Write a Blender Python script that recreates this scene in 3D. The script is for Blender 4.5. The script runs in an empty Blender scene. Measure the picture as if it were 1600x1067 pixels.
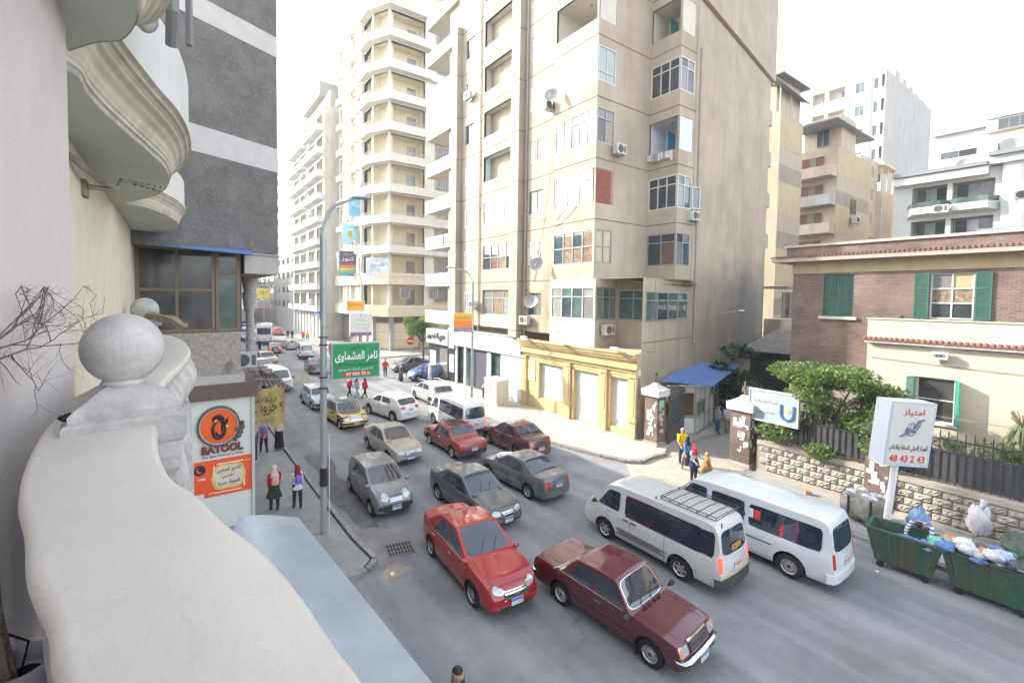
import bpy, bmesh, math, random
from mathutils import Vector, Matrix
from mathutils.bvhtree import BVHTree
R = math.radians
random.seed(7)
SC = bpy.context.scene
COL = SC.collection
# ---------------------------------------------------------------- camera
cam_d = bpy.data.cameras.new('camera'); cam = bpy.data.objects.new('camera', cam_d); COL.objects.link(cam)
SC.camera = cam
cam_d.sensor_width = 36.0; cam_d.lens = 36.0*690/1600
cam_d.shift_x = 0.05; cam_d.shift_y = -0.0278
cam_d.clip_start = 0.05; cam_d.clip_end = 2000
yaw, pitch, roll = R(33.108), R(2.2326), 0.010
fwd = Vector((math.sin(yaw)*math.cos(pitch), math.cos(yaw)*math.cos(pitch), -math.sin(pitch)))
rt = Vector((math.cos(yaw), -math.sin(yaw), 0)); up = rt.cross(fwd)
r2 = rt*math.cos(roll)+up*math.sin(roll); u2 = -rt*math.sin(roll)+up*math.cos(roll)
cam.matrix_world = Matrix(((r2.x,u2.x,-fwd.x,0),(r2.y,u2.y,-fwd.y,0),(r2.z,u2.z,-fwd.z,8.0),(0,0,0,1)))
# ---------------------------------------------------------------- light
SUN_DIR = Vector((0.90,-1.35,-0.90)).normalized()      # direction the light travels
elev = math.asin(-SUN_DIR.z); az = math.atan2(-SUN_DIR.x, -SUN_DIR.y)   # azimuth of the sun from +Y, clockwise
W = bpy.data.worlds.new('World'); SC.world = W; W.use_nodes = True
nt = W.node_tree; nt.nodes.clear()
out = nt.nodes.new('ShaderNodeOutputWorld'); bg = nt.nodes.new('ShaderNodeBackground'); sky = nt.nodes.new('ShaderNodeTexSky')
sky.sky_type = 'NISHITA'; sky.sun_disc = False; sky.sun_elevation = elev; sky.sun_rotation = az
sky.air_density = 1.0; sky.dust_density = 2.5; sky.ozone_density = 1.4; sky.altitude = 0
hs = nt.nodes.new('ShaderNodeHueSaturation'); hs.inputs['Saturation'].default_value = .35; hs.inputs['Value'].default_value = 1.7   # hazy, washed-out sky
nt.links.new(sky.outputs[0], hs.inputs['Color']); nt.links.new(hs.outputs[0], bg.inputs[0]); bg.inputs[1].default_value = 0.15
nt.links.new(bg.outputs[0], out.inputs[0])
sd = bpy.data.lights.new('sun','SUN'); sd.energy = 3.0; sd.angle = R(0.8); sd.color = (1.0,0.91,0.77)
sun = bpy.data.objects.new('sun', sd); COL.objects.link(sun)
sun.rotation_euler = SUN_DIR.to_track_quat('-Z','Y').to_euler(); sun.location = (-20,30,60)
SC.view_settings.view_transform = 'Standard'; SC.view_settings.look = 'None'
SC.view_settings.exposure = 1.72; SC.view_settings.gamma = 1.0; SC.view_settings.use_curve_mapping = False
SC.cycles.max_bounces = 7; SC.cycles.diffuse_bounces = 4; SC.cycles.glossy_bounces = 3; SC.cycles.transparent_max_bounces = 8
SC.cycles.caustics_reflective = False; SC.cycles.caustics_refractive = False

# ---------------------------------------------------------------- materials
MATS = {}
def mat(name, col, rough=0.8, metal=0.0, var=0.12, scale=1.5, bump=0.0, bscale=30, coat=0.0, spec=0.5, streak=0.0, dirt=None, dirtamt=0.5, emit=0.0, fleck=None):
    """principled material; colour broken up by world-space noise, optional vertical streaks of dirt, optional fine relief"""
    if name in MATS: return MATS[name]
    m = bpy.data.materials.new(name); m.use_nodes = True; n = m.node_tree.nodes; l = m.node_tree.links
    b = n['Principled BSDF']; b.inputs['Roughness'].default_value = rough; b.inputs['Metallic'].default_value = metal
    b.inputs['Specular IOR Level'].default_value = spec if rough<.8 or spec!=.5 else .15
    if coat: b.inputs['Coat Weight'].default_value = coat; b.inputs['Coat Roughness'].default_value = 0.06
    c = (*col, 1)
    if var or streak or bump or fleck:
        geo = n.new('ShaderNodeNewGeometry')
    last = None
    if var:
        tx = n.new('ShaderNodeTexNoise'); tx.inputs['Scale'].default_value = scale; tx.inputs['Detail'].default_value = 6; tx.inputs['Roughness'].default_value = .65
        l.new(geo.outputs['Position'], tx.inputs['Vector'])
        rp = n.new('ShaderNodeValToRGB'); l.new(tx.outputs['Fac'], rp.inputs['Fac'])
        rp.color_ramp.elements[0].position = .3; rp.color_ramp.elements[1].position = .72
        rp.color_ramp.elements[0].color = tuple(max(0, x*(1-var)) for x in col)+(1,)
        rp.color_ramp.elements[1].color = tuple(min(1, x*(1+var)) for x in col)+(1,)
        last = rp.outputs['Color']
    if streak:
        mp = n.new('ShaderNodeMapping'); mp.inputs['Scale'].default_value = (1.3,1.3,.16)
        l.new(geo.outputs['Position'], mp.inputs['Vector'])
        t2 = n.new('ShaderNodeTexNoise'); t2.inputs['Scale'].default_value = 1.1; t2.inputs['Detail'].default_value = 8; t2.inputs['Roughness'].default_value = .7
        l.new(mp.outputs[0], t2.inputs['Vector'])
        r3 = n.new('ShaderNodeValToRGB'); l.new(t2.outputs['Fac'], r3.inputs['Fac'])
        r3.color_ramp.elements[0].position = .46; r3.color_ramp.elements[1].position = .68
        r3.color_ramp.elements[0].color = (0,0,0,1); r3.color_ramp.elements[1].color = (streak,streak,streak,1)
        mx = n.new('ShaderNodeMix'); mx.data_type = 'RGBA'
        l.new(r3.outputs['Color'], mx.inputs['Factor'])
        if last: l.new(last, mx.inputs['A'])
        else: mx.inputs['A'].default_value = c
        d = dirt or tuple(x*.45 for x in col); mx.inputs['B'].default_value = (*d,1)
        last = mx.outputs['Result']
    if fleck:
        t4 = n.new('ShaderNodeTexVoronoi'); t4.inputs['Scale'].default_value = fleck[0]
        l.new(geo.outputs['Position'], t4.inputs['Vector'])
        r4 = n.new('ShaderNodeValToRGB'); l.new(t4.outputs['Color'], r4.inputs['Fac'])
        r4.color_ramp.elements[0].position = fleck[1]; r4.color_ramp.elements[1].position = min(1,fleck[1]+.08)
        r4.color_ramp.elements[0].color = (0,0,0,1); r4.color_ramp.elements[1].color = (1,1,1,1)
        m4 = n.new('ShaderNodeMix'); m4.data_type = 'RGBA'
        l.new(r4.outputs['Color'], m4.inputs['Factor'])
        if last: l.new(last, m4.inputs['A'])
        else: m4.inputs['A'].default_value = c
        m4.inputs['B'].default_value = (*fleck[2],1); last = m4.outputs['Result']
    if last: l.new(last, b.inputs['Base Color'])
    else: b.inputs['Base Color'].default_value = c
    if bump:
        t3 = n.new('ShaderNodeTexNoise'); t3.inputs['Scale'].default_value = bscale; t3.inputs['Detail'].default_value = 4
        l.new(geo.outputs['Position'], t3.inputs['Vector'])
        bp = n.new('ShaderNodeBump'); bp.inputs['Strength'].default_value = bump; bp.inputs['Distance'].default_value = .02
        l.new(t3.outputs['Fac'], bp.inputs['Height']); l.new(bp.outputs['Normal'], b.inputs['Normal'])
    if emit:
        b.inputs['Emission Color'].default_value = c; b.inputs['Emission Strength'].default_value = emit
    MATS[name] = m; return m

def glassmat(name, col, rough=0.04, var=.5, scale=.9):
    m = mat(name, col, rough, 0, var, scale, coat=0, spec=.5)
    m.node_tree.nodes['Principled BSDF'].inputs['IOR'].default_value = 1.5
    return m

plaster_near = mat('lavender_plaster',(.58,.54,.525),.9,var=.05,scale=3,bump=.25,bscale=60)
cream_wall = mat('cream_plaster',(.66,.62,.49),.9,var=.07,scale=2,bump=.15,bscale=50)
marble = mat('worn_marble',(.54,.51,.455),.40,var=.06,scale=3)
stone_old = mat('weathered_cast_stone',(.47,.45,.43),.8,var=.28,scale=7,bump=.35,bscale=35,streak=.5,dirt=(.20,.20,.21))
soffit_m = mat('painted_soffit',(.52,.54,.49),.85,var=.08,scale=2,bump=.1)
cove_m = mat('stained_moulding',(.56,.53,.44),.7,var=.2,scale=3,streak=.55,dirt=(.30,.27,.22),bump=.1)
def veined(m,vein=(.36,.37,.40),stain=(.38,.39,.41)):
    n=m.node_tree.nodes; l=m.node_tree.links; b=n['Principled BSDF']; src=b.inputs['Base Color'].links[0].from_socket
    geo=n.new('ShaderNodeNewGeometry'); mp=n.new('ShaderNodeMapping'); mp.inputs['Rotation'].default_value=(0,0,.5); mp.inputs['Scale'].default_value=(3.2,1.5,2); l.new(geo.outputs['Position'],mp.inputs['Vector'])
    t=n.new('ShaderNodeTexNoise'); t.inputs['Scale'].default_value=4.5; t.inputs['Detail'].default_value=10; t.inputs['Roughness'].default_value=.62; t.inputs['Distortion'].default_value=1.6; l.new(mp.outputs[0],t.inputs['Vector'])
    r=n.new('ShaderNodeValToRGB'); e=r.color_ramp.elements; e[0].position=.472; e[0].color=(0,0,0,1); e[1].position=.528; e[1].color=(0,0,0,1); k=e.new(.50); k.color=(.2,.2,.2,1); l.new(t.outputs['Fac'],r.inputs['Fac'])
    m1=n.new('ShaderNodeMix'); m1.data_type='RGBA'; l.new(r.outputs[0],m1.inputs['Factor']); l.new(src,m1.inputs['A']); m1.inputs['B'].default_value=(*vein,1)
    t2=n.new('ShaderNodeTexNoise'); t2.inputs['Scale'].default_value=9; t2.inputs['Detail'].default_value=8; t2.inputs['Roughness'].default_value=.75; t2.inputs['Distortion'].default_value=.6; l.new(mp.outputs[0],t2.inputs['Vector'])
    r2=n.new('ShaderNodeValToRGB'); r2.color_ramp.elements[0].position=.63; r2.color_ramp.elements[0].color=(0,0,0,1); r2.color_ramp.elements[1].position=.72; r2.color_ramp.elements[1].color=(.75,.75,.75,1); l.new(t2.outputs['Fac'],r2.inputs['Fac'])
    m2=n.new('ShaderNodeMix'); m2.data_type='RGBA'; l.new(r2.outputs[0],m2.inputs['Factor']); l.new(m1.outputs['Result'],m2.inputs['A']); m2.inputs['B'].default_value=(*stain,1); l.new(m2.outputs['Result'],b.inputs['Base Color'])
    t3=n.new('ShaderNodeTexNoise'); t3.inputs['Scale'].default_value=120; t3.inputs['Detail'].default_value=5; l.new(geo.outputs['Position'],t3.inputs['Vector']); bp=n.new('ShaderNodeBump'); bp.inputs['Strength'].default_value=.12; bp.inputs['Distance'].default_value=.004; l.new(t3.outputs['Fac'],bp.inputs['Height']); l.new(bp.outputs['Normal'],b.inputs['Normal'])
    mr=n.new('ShaderNodeMapRange'); mr.inputs['To Min'].default_value=.3; mr.inputs['To Max'].default_value=.6; l.new(t2.outputs['Fac'],mr.inputs['Value']); l.new(mr.outputs[0],b.inputs['Roughness'])
veined(marble)
white_pl = mat('white_plaster',(.62,.62,.60),.85,var=.06,scale=1.5,streak=.25,dirt=(.5,.48,.44))
pebble = mat('dark_pebbledash',(.15,.143,.138),.9,var=.25,scale=1.6,bump=1.0,bscale=30,fleck=(42,.80,(.26,.25,.235)))
rough_band = mat('grey_band_plaster',(.47,.45,.43),.85,var=.1,scale=2,bump=.2)
roughcast = mat('roughcast',(.36,.33,.30),.95,var=.35,scale=9,bump=1.2,bscale=26)
brown_trim = mat('brown_fascia',(.13,.09,.08),.6,var=.15)
shop_white = mat('shop_panel_white',(.66,.69,.66),.45,var=.04,scale=2)
asphalt = mat('dusty_asphalt',(.215,.222,.23),.92,var=.22,scale=.55,bump=.25,bscale=55)
def road_wear(m):
    n=m.node_tree.nodes; l=m.node_tree.links; b=n['Principled BSDF']; src=b.inputs['Base Color'].links[0].from_socket; geo=n.new('ShaderNodeNewGeometry')
    mp=n.new('ShaderNodeMapping'); mp.inputs['Scale'].default_value=(1.0,.05,1); l.new(geo.outputs['Position'],mp.inputs['Vector'])
    t=n.new('ShaderNodeTexNoise'); t.inputs['Scale'].default_value=1.3; t.inputs['Detail'].default_value=6; l.new(mp.outputs[0],t.inputs['Vector'])
    r=n.new('ShaderNodeValToRGB'); r.color_ramp.elements[0].position=.38; r.color_ramp.elements[0].color=(.86,.86,.87,1); r.color_ramp.elements[1].position=.62; r.color_ramp.elements[1].color=(1.12,1.11,1.10,1); l.new(t.outputs['Fac'],r.inputs['Fac'])
    m1=n.new('ShaderNodeMix'); m1.data_type='RGBA'; m1.blend_type='MULTIPLY'; m1.inputs['Factor'].default_value=1; l.new(src,m1.inputs['A']); l.new(r.outputs[0],m1.inputs['B'])
    v=n.new('ShaderNodeTexVoronoi'); v.feature='DISTANCE_TO_EDGE'; v.inputs['Scale'].default_value=.42; t5=n.new('ShaderNodeTexNoise'); t5.inputs['Scale'].default_value=1.6; t5.inputs['Detail'].default_value=5; l.new(geo.outputs['Position'],t5.inputs['Vector'])
    va=n.new('ShaderNodeVectorMath'); va.operation='MULTIPLY_ADD'; l.new(t5.outputs['Color'],va.inputs[0]); va.inputs[1].default_value=(1.6,1.6,0); l.new(geo.outputs['Position'],va.inputs[2]); l.new(va.outputs[0],v.inputs['Vector'])
    r2=n.new('ShaderNodeValToRGB'); r2.color_ramp.elements[0].position=.004; r2.color_ramp.elements[0].color=(.45,.45,.45,1); r2.color_ramp.elements[1].position=.010; r2.color_ramp.elements[1].color=(0,0,0,1); l.new(v.outputs['Distance'],r2.inputs['Fac'])
    t6=n.new('ShaderNodeTexNoise'); t6.inputs['Scale'].default_value=.22; l.new(geo.outputs['Position'],t6.inputs['Vector']); r3=n.new('ShaderNodeValToRGB'); r3.color_ramp.elements[0].position=.56; r3.color_ramp.elements[1].position=.66; l.new(t6.outputs['Fac'],r3.inputs['Fac'])
    mu=n.new('ShaderNodeMath'); mu.operation='MULTIPLY'; l.new(r2.outputs[0],mu.inputs[0]); l.new(r3.outputs[0],mu.inputs[1])
    m2=n.new('ShaderNodeMix'); m2.data_type='RGBA'; l.new(mu.outputs[0],m2.inputs['Factor']); l.new(m1.outputs['Result'],m2.inputs['A']); m2.inputs['B'].default_value=(.04,.04,.04,1)
    t7=n.new('ShaderNodeTexNoise'); t7.inputs['Scale'].default_value=70; t7.inputs['Detail'].default_value=3; l.new(geo.outputs['Position'],t7.inputs['Vector']); r4=n.new('ShaderNodeValToRGB'); r4.color_ramp.elements[0].position=.3; r4.color_ramp.elements[0].color=(.6,.6,.6,1); r4.color_ramp.elements[1].position=.7; r4.color_ramp.elements[1].color=(1.4,1.4,1.4,1); l.new(t7.outputs['Fac'],r4.inputs['Fac'])
    m3=n.new('ShaderNodeMix'); m3.data_type='RGBA'; m3.blend_type='MULTIPLY'; m3.inputs['Factor'].default_value=1; l.new(m2.outputs['Result'],m3.inputs['A']); l.new(r4.outputs[0],m3.inputs['B']); l.new(m3.outputs['Result'],b.inputs['Base Color'])
road_wear(asphalt)
pave = mat('pavement_concrete',(.27,.275,.27),.9,var=.16,scale=1.3,bump=.2,bscale=30,streak=0)
pave_r = mat('sandy_pavement',(.40,.375,.325),.9,var=.18,scale=1.1,bump=.2,bscale=25)
kerb_m = mat('kerb_stone',(.26,.25,.24),.9,var=.3,scale=3,bump=.4,bscale=18)
tower_m = mat('tower_plaster',(.37,.325,.255),.9,var=.14,scale=.6,streak=.65,dirt=(.24,.20,.155),bump=.2,bscale=14)
side_m = mat('tower_side_plaster',(.40,.34,.265),.92,var=.20,scale=.30,streak=.38,dirt=(.27,.225,.18),bump=.25,bscale=12)
tower_w = mat('tower_white_paint',(.50,.475,.42),.85,var=.05,scale=1,streak=.35,dirt=(.48,.44,.37))
def smoke_stain(m,c,rad,col):
    n=m.node_tree.nodes; l=m.node_tree.links; b=n['Principled BSDF']; src=b.inputs['Base Color'].links[0].from_socket; geo=n.new('ShaderNodeNewGeometry')
    t=n.new('ShaderNodeTexNoise'); t.inputs['Scale'].default_value=.55; t.inputs['Detail'].default_value=7; l.new(geo.outputs['Position'],t.inputs['Vector'])
    a=n.new('ShaderNodeVectorMath'); a.operation='MULTIPLY_ADD'; l.new(t.outputs['Color'],a.inputs[0]); a.inputs[1].default_value=(5,5,5); l.new(geo.outputs['Position'],a.inputs[2])
    d=n.new('ShaderNodeVectorMath'); d.operation='DISTANCE'; l.new(a.outputs[0],d.inputs[0]); d.inputs[1].default_value=(c[0]+2.5,c[1]+2.5,c[2]+2.5)
    r=n.new('ShaderNodeMapRange'); r.inputs['From Min'].default_value=rad*.35; r.inputs['From Max'].default_value=rad; r.inputs['To Min'].default_value=.85; r.inputs['To Max'].default_value=0; l.new(d.outputs['Value'],r.inputs['Value'])
    x=n.new('ShaderNodeMix'); x.data_type='RGBA'; l.new(r.outputs[0],x.inputs['Factor']); l.new(src,x.inputs['A']); x.inputs['B'].default_value=(*col,1); l.new(x.outputs['Result'],b.inputs['Base Color'])
smoke_stain(side_m,(39.5,17.6,6.0),6.5,(.13,.125,.125))
pier_m = mat('tower_pier',(.40,.34,.27),.9,var=.12,scale=.8,streak=.4)
joint_m = mat('joint_line',(.16,.14,.12),.95,var=0)
recess_m = mat('balcony_inside',(.55,.52,.46),.9,var=.06)
recess_b = mat('balcony_inside_blue',(.55,.66,.68),.9,var=.05)
recess_w = mat('balcony_inside_white',(.62,.63,.64),.9,var=.03)
creamb = mat('cream_facade',(.62,.60,.54),.88,var=.05,scale=.7,streak=.2,dirt=(.55,.5,.4))
creamy = mat('yellow_recess',(.70,.63,.47),.88,var=.06,scale=.7)
whiteb = mat('white_facade',(.55,.56,.55),.85,var=.05,scale=.6,streak=.25,dirt=(.55,.55,.52))
greyb = mat('grey_facade',(.38,.37,.355),.9,var=.1,scale=.5,streak=.4)
beigeb = mat('beige_facade',(.48,.41,.32),.9,var=.1,scale=.6,streak=.35)
stripe_y = mat('stripe_yellow',(.44,.36,.235),.9,var=.1,scale=1)
stripe_g = mat('stripe_grey',(.30,.26,.22),.92,var=.15,scale=1)
brickbrown = mat('mortar_brown',(.23,.19,.175),.95,var=.1,scale=5,bump=.2)
frame_w = mat('frame_white',(.50,.50,.49),.4,var=0)
frame_g = mat('frame_grey',(.22,.25,.27),.4,var=0)
frame_br = mat('frame_brown',(.17,.125,.085),.5,var=.1)
frame_al = mat('frame_aluminium',(.45,.45,.43),.35,metal=.6,var=0)
glass_d = glassmat('glass_dark',(.035,.045,.05))
glass_b = glassmat('glass_blue',(.055,.075,.09))
glass_g = glassmat('glass_green',(.07,.12,.11))
glass_c = glassmat('glass_curtain',(.22,.17,.12),.05,.55,6)
glass_f = glassmat('glass_frosted',(.17,.17,.165),.07,.12,2)
glass_w = glassmat('glass_white_curtain',(.24,.25,.245),.05,.3,3)
black_m = mat('black_plastic',(.02,.02,.022),.5,var=0)
dark_m = mat('dark_void',(.03,.028,.026),.9,var=0)
rubber = mat('tyre_rubber',(.025,.025,.026),.85,var=.2,scale=10)
chrome = mat('chrome',(.6,.6,.6),.15,metal=1,var=0)
rim_m = mat('rim_silver',(.42,.42,.42),.35,metal=.6,var=.1,scale=9)
steel = mat('galvanised_steel',(.38,.40,.42),.45,metal=.5,var=.12,scale=3)
iron = mat('black_iron',(.035,.037,.042),.6,var=.3,scale=2)
rust = mat('rusty_sheet',(.26,.24,.22),.8,metal=.2,var=.35,scale=3)
white_p = mat('white_paint',(.74,.74,.74),.45,var=.03)
ac_m = mat('ac_casing',(.50,.50,.47),.5,var=.06,scale=4,streak=.3)
ac_grill = mat('ac_grille',(.10,.10,.10),.7,var=0)
cloth_w = mat('cloth_white',(.62,.60,.56),.95,var=.15,scale=6)
green_sh = mat('green_shutter',(.025,.095,.072),.6,var=.2,scale=3)
green_sh2 = mat('bright_green_shutter',(.05,.25,.19),.55,var=.1,scale=3)
red_m = mat('sign_red',(.55,.04,.03),.5,var=0)
text_w = mat('text_white',(.8,.8,.8),.5,var=0)
text_k = mat('text_black',(.02,.02,.025),.5,var=0)
text_r = mat('text_red',(.45,.02,.03),.5,var=0)
text_o = mat('text_orange',(.75,.35,.04),.5,var=0)

# ---------------------------------------------------------------- mesh helpers
class MB:
    def __init__(s): s.v=[]; s.f=[]; s.m=[]; s.k=0
    def add(s, vs, fs, mi=None):
        o=len(s.v); s.v+= [tuple(v) for v in vs]; s.f+=[tuple(i+o for i in f) for f in fs]; s.m+=[s.k if mi is None else mi]*len(fs); return s
    def box(s,x0,x1,y0,y1,z0,z1,mi=None):
        if x0>x1:x0,x1=x1,x0
        if y0>y1:y0,y1=y1,y0
        if z0>z1:z0,z1=z1,z0
        return s.add([(x0,y0,z0),(x1,y0,z0),(x1,y1,z0),(x0,y1,z0),(x0,y0,z1),(x1,y0,z1),(x1,y1,z1),(x0,y1,z1)],
          [(3,2,1,0),(4,5,6,7),(0,1,5,4),(1,2,6,5),(2,3,7,6),(3,0,4,7)],mi)
    def fbox(s,F,u0,u1,n0,n1,z0,z1,mi=None):
        """box in a facade frame: F=(O,U,N)"""
        O,U,N=F; P=lambda u,n,z:(O[0]+U[0]*u+N[0]*n, O[1]+U[1]*u+N[1]*n, O[2]+z)
        if n0<n1: n0,n1=n1,n0
        vs=[P(u0,n0,z0),P(u1,n0,z0),P(u1,n1,z0),P(u0,n1,z0),P(u0,n0,z1),P(u1,n0,z1),P(u1,n1,z1),P(u0,n1,z1)]
        return s.add(vs,[(3,2,1,0),(4,5,6,7),(0,1,5,4),(1,2,6,5),(2,3,7,6),(3,0,4,7)],mi)
    def fquad(s,F,pts,mi=None):
        O,U,N=F; P=lambda u,n,z:(O[0]+U[0]*u+N[0]*n, O[1]+U[1]*u+N[1]*n, O[2]+z)
        return s.add([P(*p) for p in pts],[tuple(range(len(pts)))],mi)
    def cyl(s,p0,p1,r0,r1=None,n=12,caps=True,mi=None):
        r1=r0 if r1 is None else r1
        p0=Vector(p0);p1=Vector(p1); d=(p1-p0)
        if d.length<1e-9: return s
        d.normalize(); a=d.orthogonal().normalized(); b=d.cross(a)
        vs=[];
        for p,r in((p0,r0),(p1,r1)):
            for i in range(n):
                t=2*math.pi*i/n; vs.append(p+a*(r*math.cos(t))+b*(r*math.sin(t)))
        fs=[(i,(i+1)%n,n+(i+1)%n,n+i) for i in range(n)]
        if caps: fs+=[tuple(reversed(range(n))),tuple(range(n,2*n))]
        return s.add(vs,fs,mi)
    def tube(s,pts,r,n=6,mi=None):
        pts=[Vector(p) for p in pts]; rs=r if isinstance(r,(list,tuple)) else [r]*len(pts)
        vs=[];fs=[]; a=None
        for i,p in enumerate(pts):
            d=(pts[min(i+1,len(pts)-1)]-pts[max(i-1,0)]).normalized()
            if a is None: a=d.orthogonal().normalized()
            a=(a-d*a.dot(d)).normalized(); b=d.cross(a)
            for k in range(n):
                t=2*math.pi*k/n; vs.append(p+(a*math.cos(t)+b*math.sin(t))*rs[i])
        for i in range(len(pts)-1):
            for k in range(n): fs.append((i*n+k,i*n+(k+1)%n,(i+1)*n+(k+1)%n,(i+1)*n+k))
        fs+=[tuple(reversed(range(n))),tuple(range((len(pts)-1)*n,len(pts)*n))]
        return s.add(vs,fs,mi)
    def lathe(s,prof,c=(0,0,0),axis='Z',n=24,mi=None,caps=True):
        vs=[];fs=[]
        for (r,z) in prof:
            for i in range(n):
                t=2*math.pi*i/n; x,y=r*math.cos(t),r*math.sin(t)
                if axis=='Z': vs.append((c[0]+x,c[1]+y,c[2]+z))
                elif axis=='Y': vs.append((c[0]+x,c[1]+z,c[2]-y))
                else: vs.append((c[0]+z,c[1]+x,c[2]+y))
        for j in range(len(prof)-1):
            for i in range(n): fs.append((j*n+i,j*n+(i+1)%n,(j+1)*n+(i+1)%n,(j+1)*n+i))
        if caps: fs+=[tuple(reversed(range(n))),tuple(range((len(prof)-1)*n,len(prof)*n))]
        return s.add(vs,fs,mi)
    def sphere(s,c,r,n=12,m=8,mi=None,sc=(1,1,1)):
        prof=[(r*math.sin(math.pi*j/m),-r*math.cos(math.pi*j/m)) for j in range(m+1)]
        prof[0]=(r*.01,-r);prof[-1]=(r*.01,r)
        o=len(s.v); s.lathe(prof,(0,0,0),'Z',n,mi)
        for i in range(o,len(s.v)):
            v=s.v[i]; s.v[i]=(c[0]+v[0]*sc[0],c[1]+v[1]*sc[1],c[2]+v[2]*sc[2])
        return s
    def prism(s,poly,z0,z1,mi=None,caps=True):
        n=len(poly); vs=[(p[0],p[1],z0) for p in poly]+[(p[0],p[1],z1) for p in poly]
        fs=[(i,(i+1)%n,n+(i+1)%n,n+i) for i in range(n)]
        if caps: fs+=[tuple(reversed(range(n))),tuple(range(n,2*n))]
        return s.add(vs,fs,mi)
    def grid(s,rows,mi=None,close=False):
        """rows: list of equally long point lists"""
        n=len(rows[0]); vs=[p for r in rows for p in r]; fs=[]
        for j in range(len(rows)-1):
            for i in range(n if close else n-1):
                fs.append((j*n+i,j*n+(i+1)%n,(j+1)*n+(i+1)%n,(j+1)*n+i))
        return s.add(vs,fs,mi)
    def xform(s,M,start=0):
        for i in range(start,len(s.v)): s.v[i]=tuple(M@Vector(s.v[i]))
        return s
    def mesh(s,name,mats,smooth=False,merge=0):
        me=bpy.data.meshes.new(name); me.from_pydata(s.v,[],s.f)
        for m in (mats if isinstance(mats,(list,tuple)) else [mats]): me.materials.append(m)
        me.polygons.foreach_set('material_index',s.m)
        if merge:
            b=bmesh.new(); b.from_mesh(me); bmesh.ops.remove_doubles(b,verts=b.verts,dist=merge); bmesh.ops.recalc_face_normals(b,faces=b.faces); b.to_mesh(me); b.free()
        if smooth:
            me.polygons.foreach_set('use_smooth',[True]*len(me.polygons)); me.set_sharp_from_angle(angle=R(smooth if smooth is not True else 38))
        me.update(); return me
    def build(s,name,mats,parent=None,smooth=False,merge=0):
        return ob(name,s.mesh(name,mats,smooth,merge),parent)

def ob(name, data, parent=None, loc=None, rz=None):
    o=bpy.data.objects.new(name,data); COL.objects.link(o)
    if parent is not None: o.parent=parent
    if loc is not None: o.location=loc
    if rz is not None: o.rotation_euler=(0,0,rz)
    return o
def tag(o,label,cat,group=None):
    o['label']=label; o['category']=cat
    if group: o['group']=group
    return o
def struct(o): o['kind']='structure'; return o
def stuff(o): o['kind']='stuff'; return o
def thing(name,label,cat,loc=(0,0,0),rz=0,group=None):
    o=ob(name,None,None,loc,rz); o.empty_display_size=.2
    return tag(o,label,cat,group)
def dup(root,loc,rz,label,group=None,scale=None):
    r=root.copy(); COL.objects.link(r); r.location=loc; r.rotation_euler=(0,0,rz); r['label']=label
    if group: r['group']=group
    if scale: r.scale=(scale,)*3
    for ch in root.children:
        c=ch.copy(); COL.objects.link(c); c.parent=r
        for g in ch.children:
            d=g.copy(); COL.objects.link(d); d.parent=c
    return r

# ---------------------------------------------------------------- text (with Arabic letter joining)
_AR={'ا':(0xFE8D,2),'أ':(0xFE83,2),'إ':(0xFE87,2),'آ':(0xFE81,2),'ب':(0xFE8F,4),'ة':(0xFE93,2),'ت':(0xFE95,4),'ث':(0xFE99,4),'ج':(0xFE9D,4),'ح':(0xFEA1,4),'خ':(0xFEA5,4),'د':(0xFEA9,2),'ذ':(0xFEAB,2),'ر':(0xFEAD,2),'ز':(0xFEAF,2),'س':(0xFEB1,4),'ش':(0xFEB5,4),'ص':(0xFEB9,4),'ض':(0xFEBD,4),'ط':(0xFEC1,4),'ظ':(0xFEC5,4),'ع':(0xFEC9,4),'غ':(0xFECD,4),'ف':(0xFED1,4),'ق':(0xFED5,4),'ك':(0xFED9,4),'ل':(0xFEDD,4),'م':(0xFEE1,4),'ن':(0xFEE5,4),'ه':(0xFEE9,4),'و':(0xFEED,2),'ى':(0xFEEF,2),'ي':(0xFEF1,4)}
def shape_ar(t):
    t=t.replace('لا','\uE000'); o=[]
    for i,ch in enumerate(t):
        if ch=='\uE000':
            pj=i>0 and t[i-1] in _AR and _AR[t[i-1]][1]==4; o.append(chr(0xFEFC if pj else 0xFEFB)); continue
        if ch not in _AR: o.append(ch); continue
        b,n=_AR[ch]; pj=i>0 and t[i-1] in _AR and _AR[t[i-1]][1]==4
        nj=n==4 and i+1<len(t) and (t[i+1] in _AR or t[i+1]=='\uE000')
        o.append(chr(b+(1 if pj and not nj else 2 if nj and not pj else 3 if pj and nj else 0)))
    s=''.join(reversed(o)); import re
    return re.sub(r'[0-9٠-٩]+(?:[ 0-9٠-٩]*[0-9٠-٩])?',lambda m:m.group(0)[::-1],s)
def is_ar(t): return any('\u0600'<=c<='\u06ff' for c in t)
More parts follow.
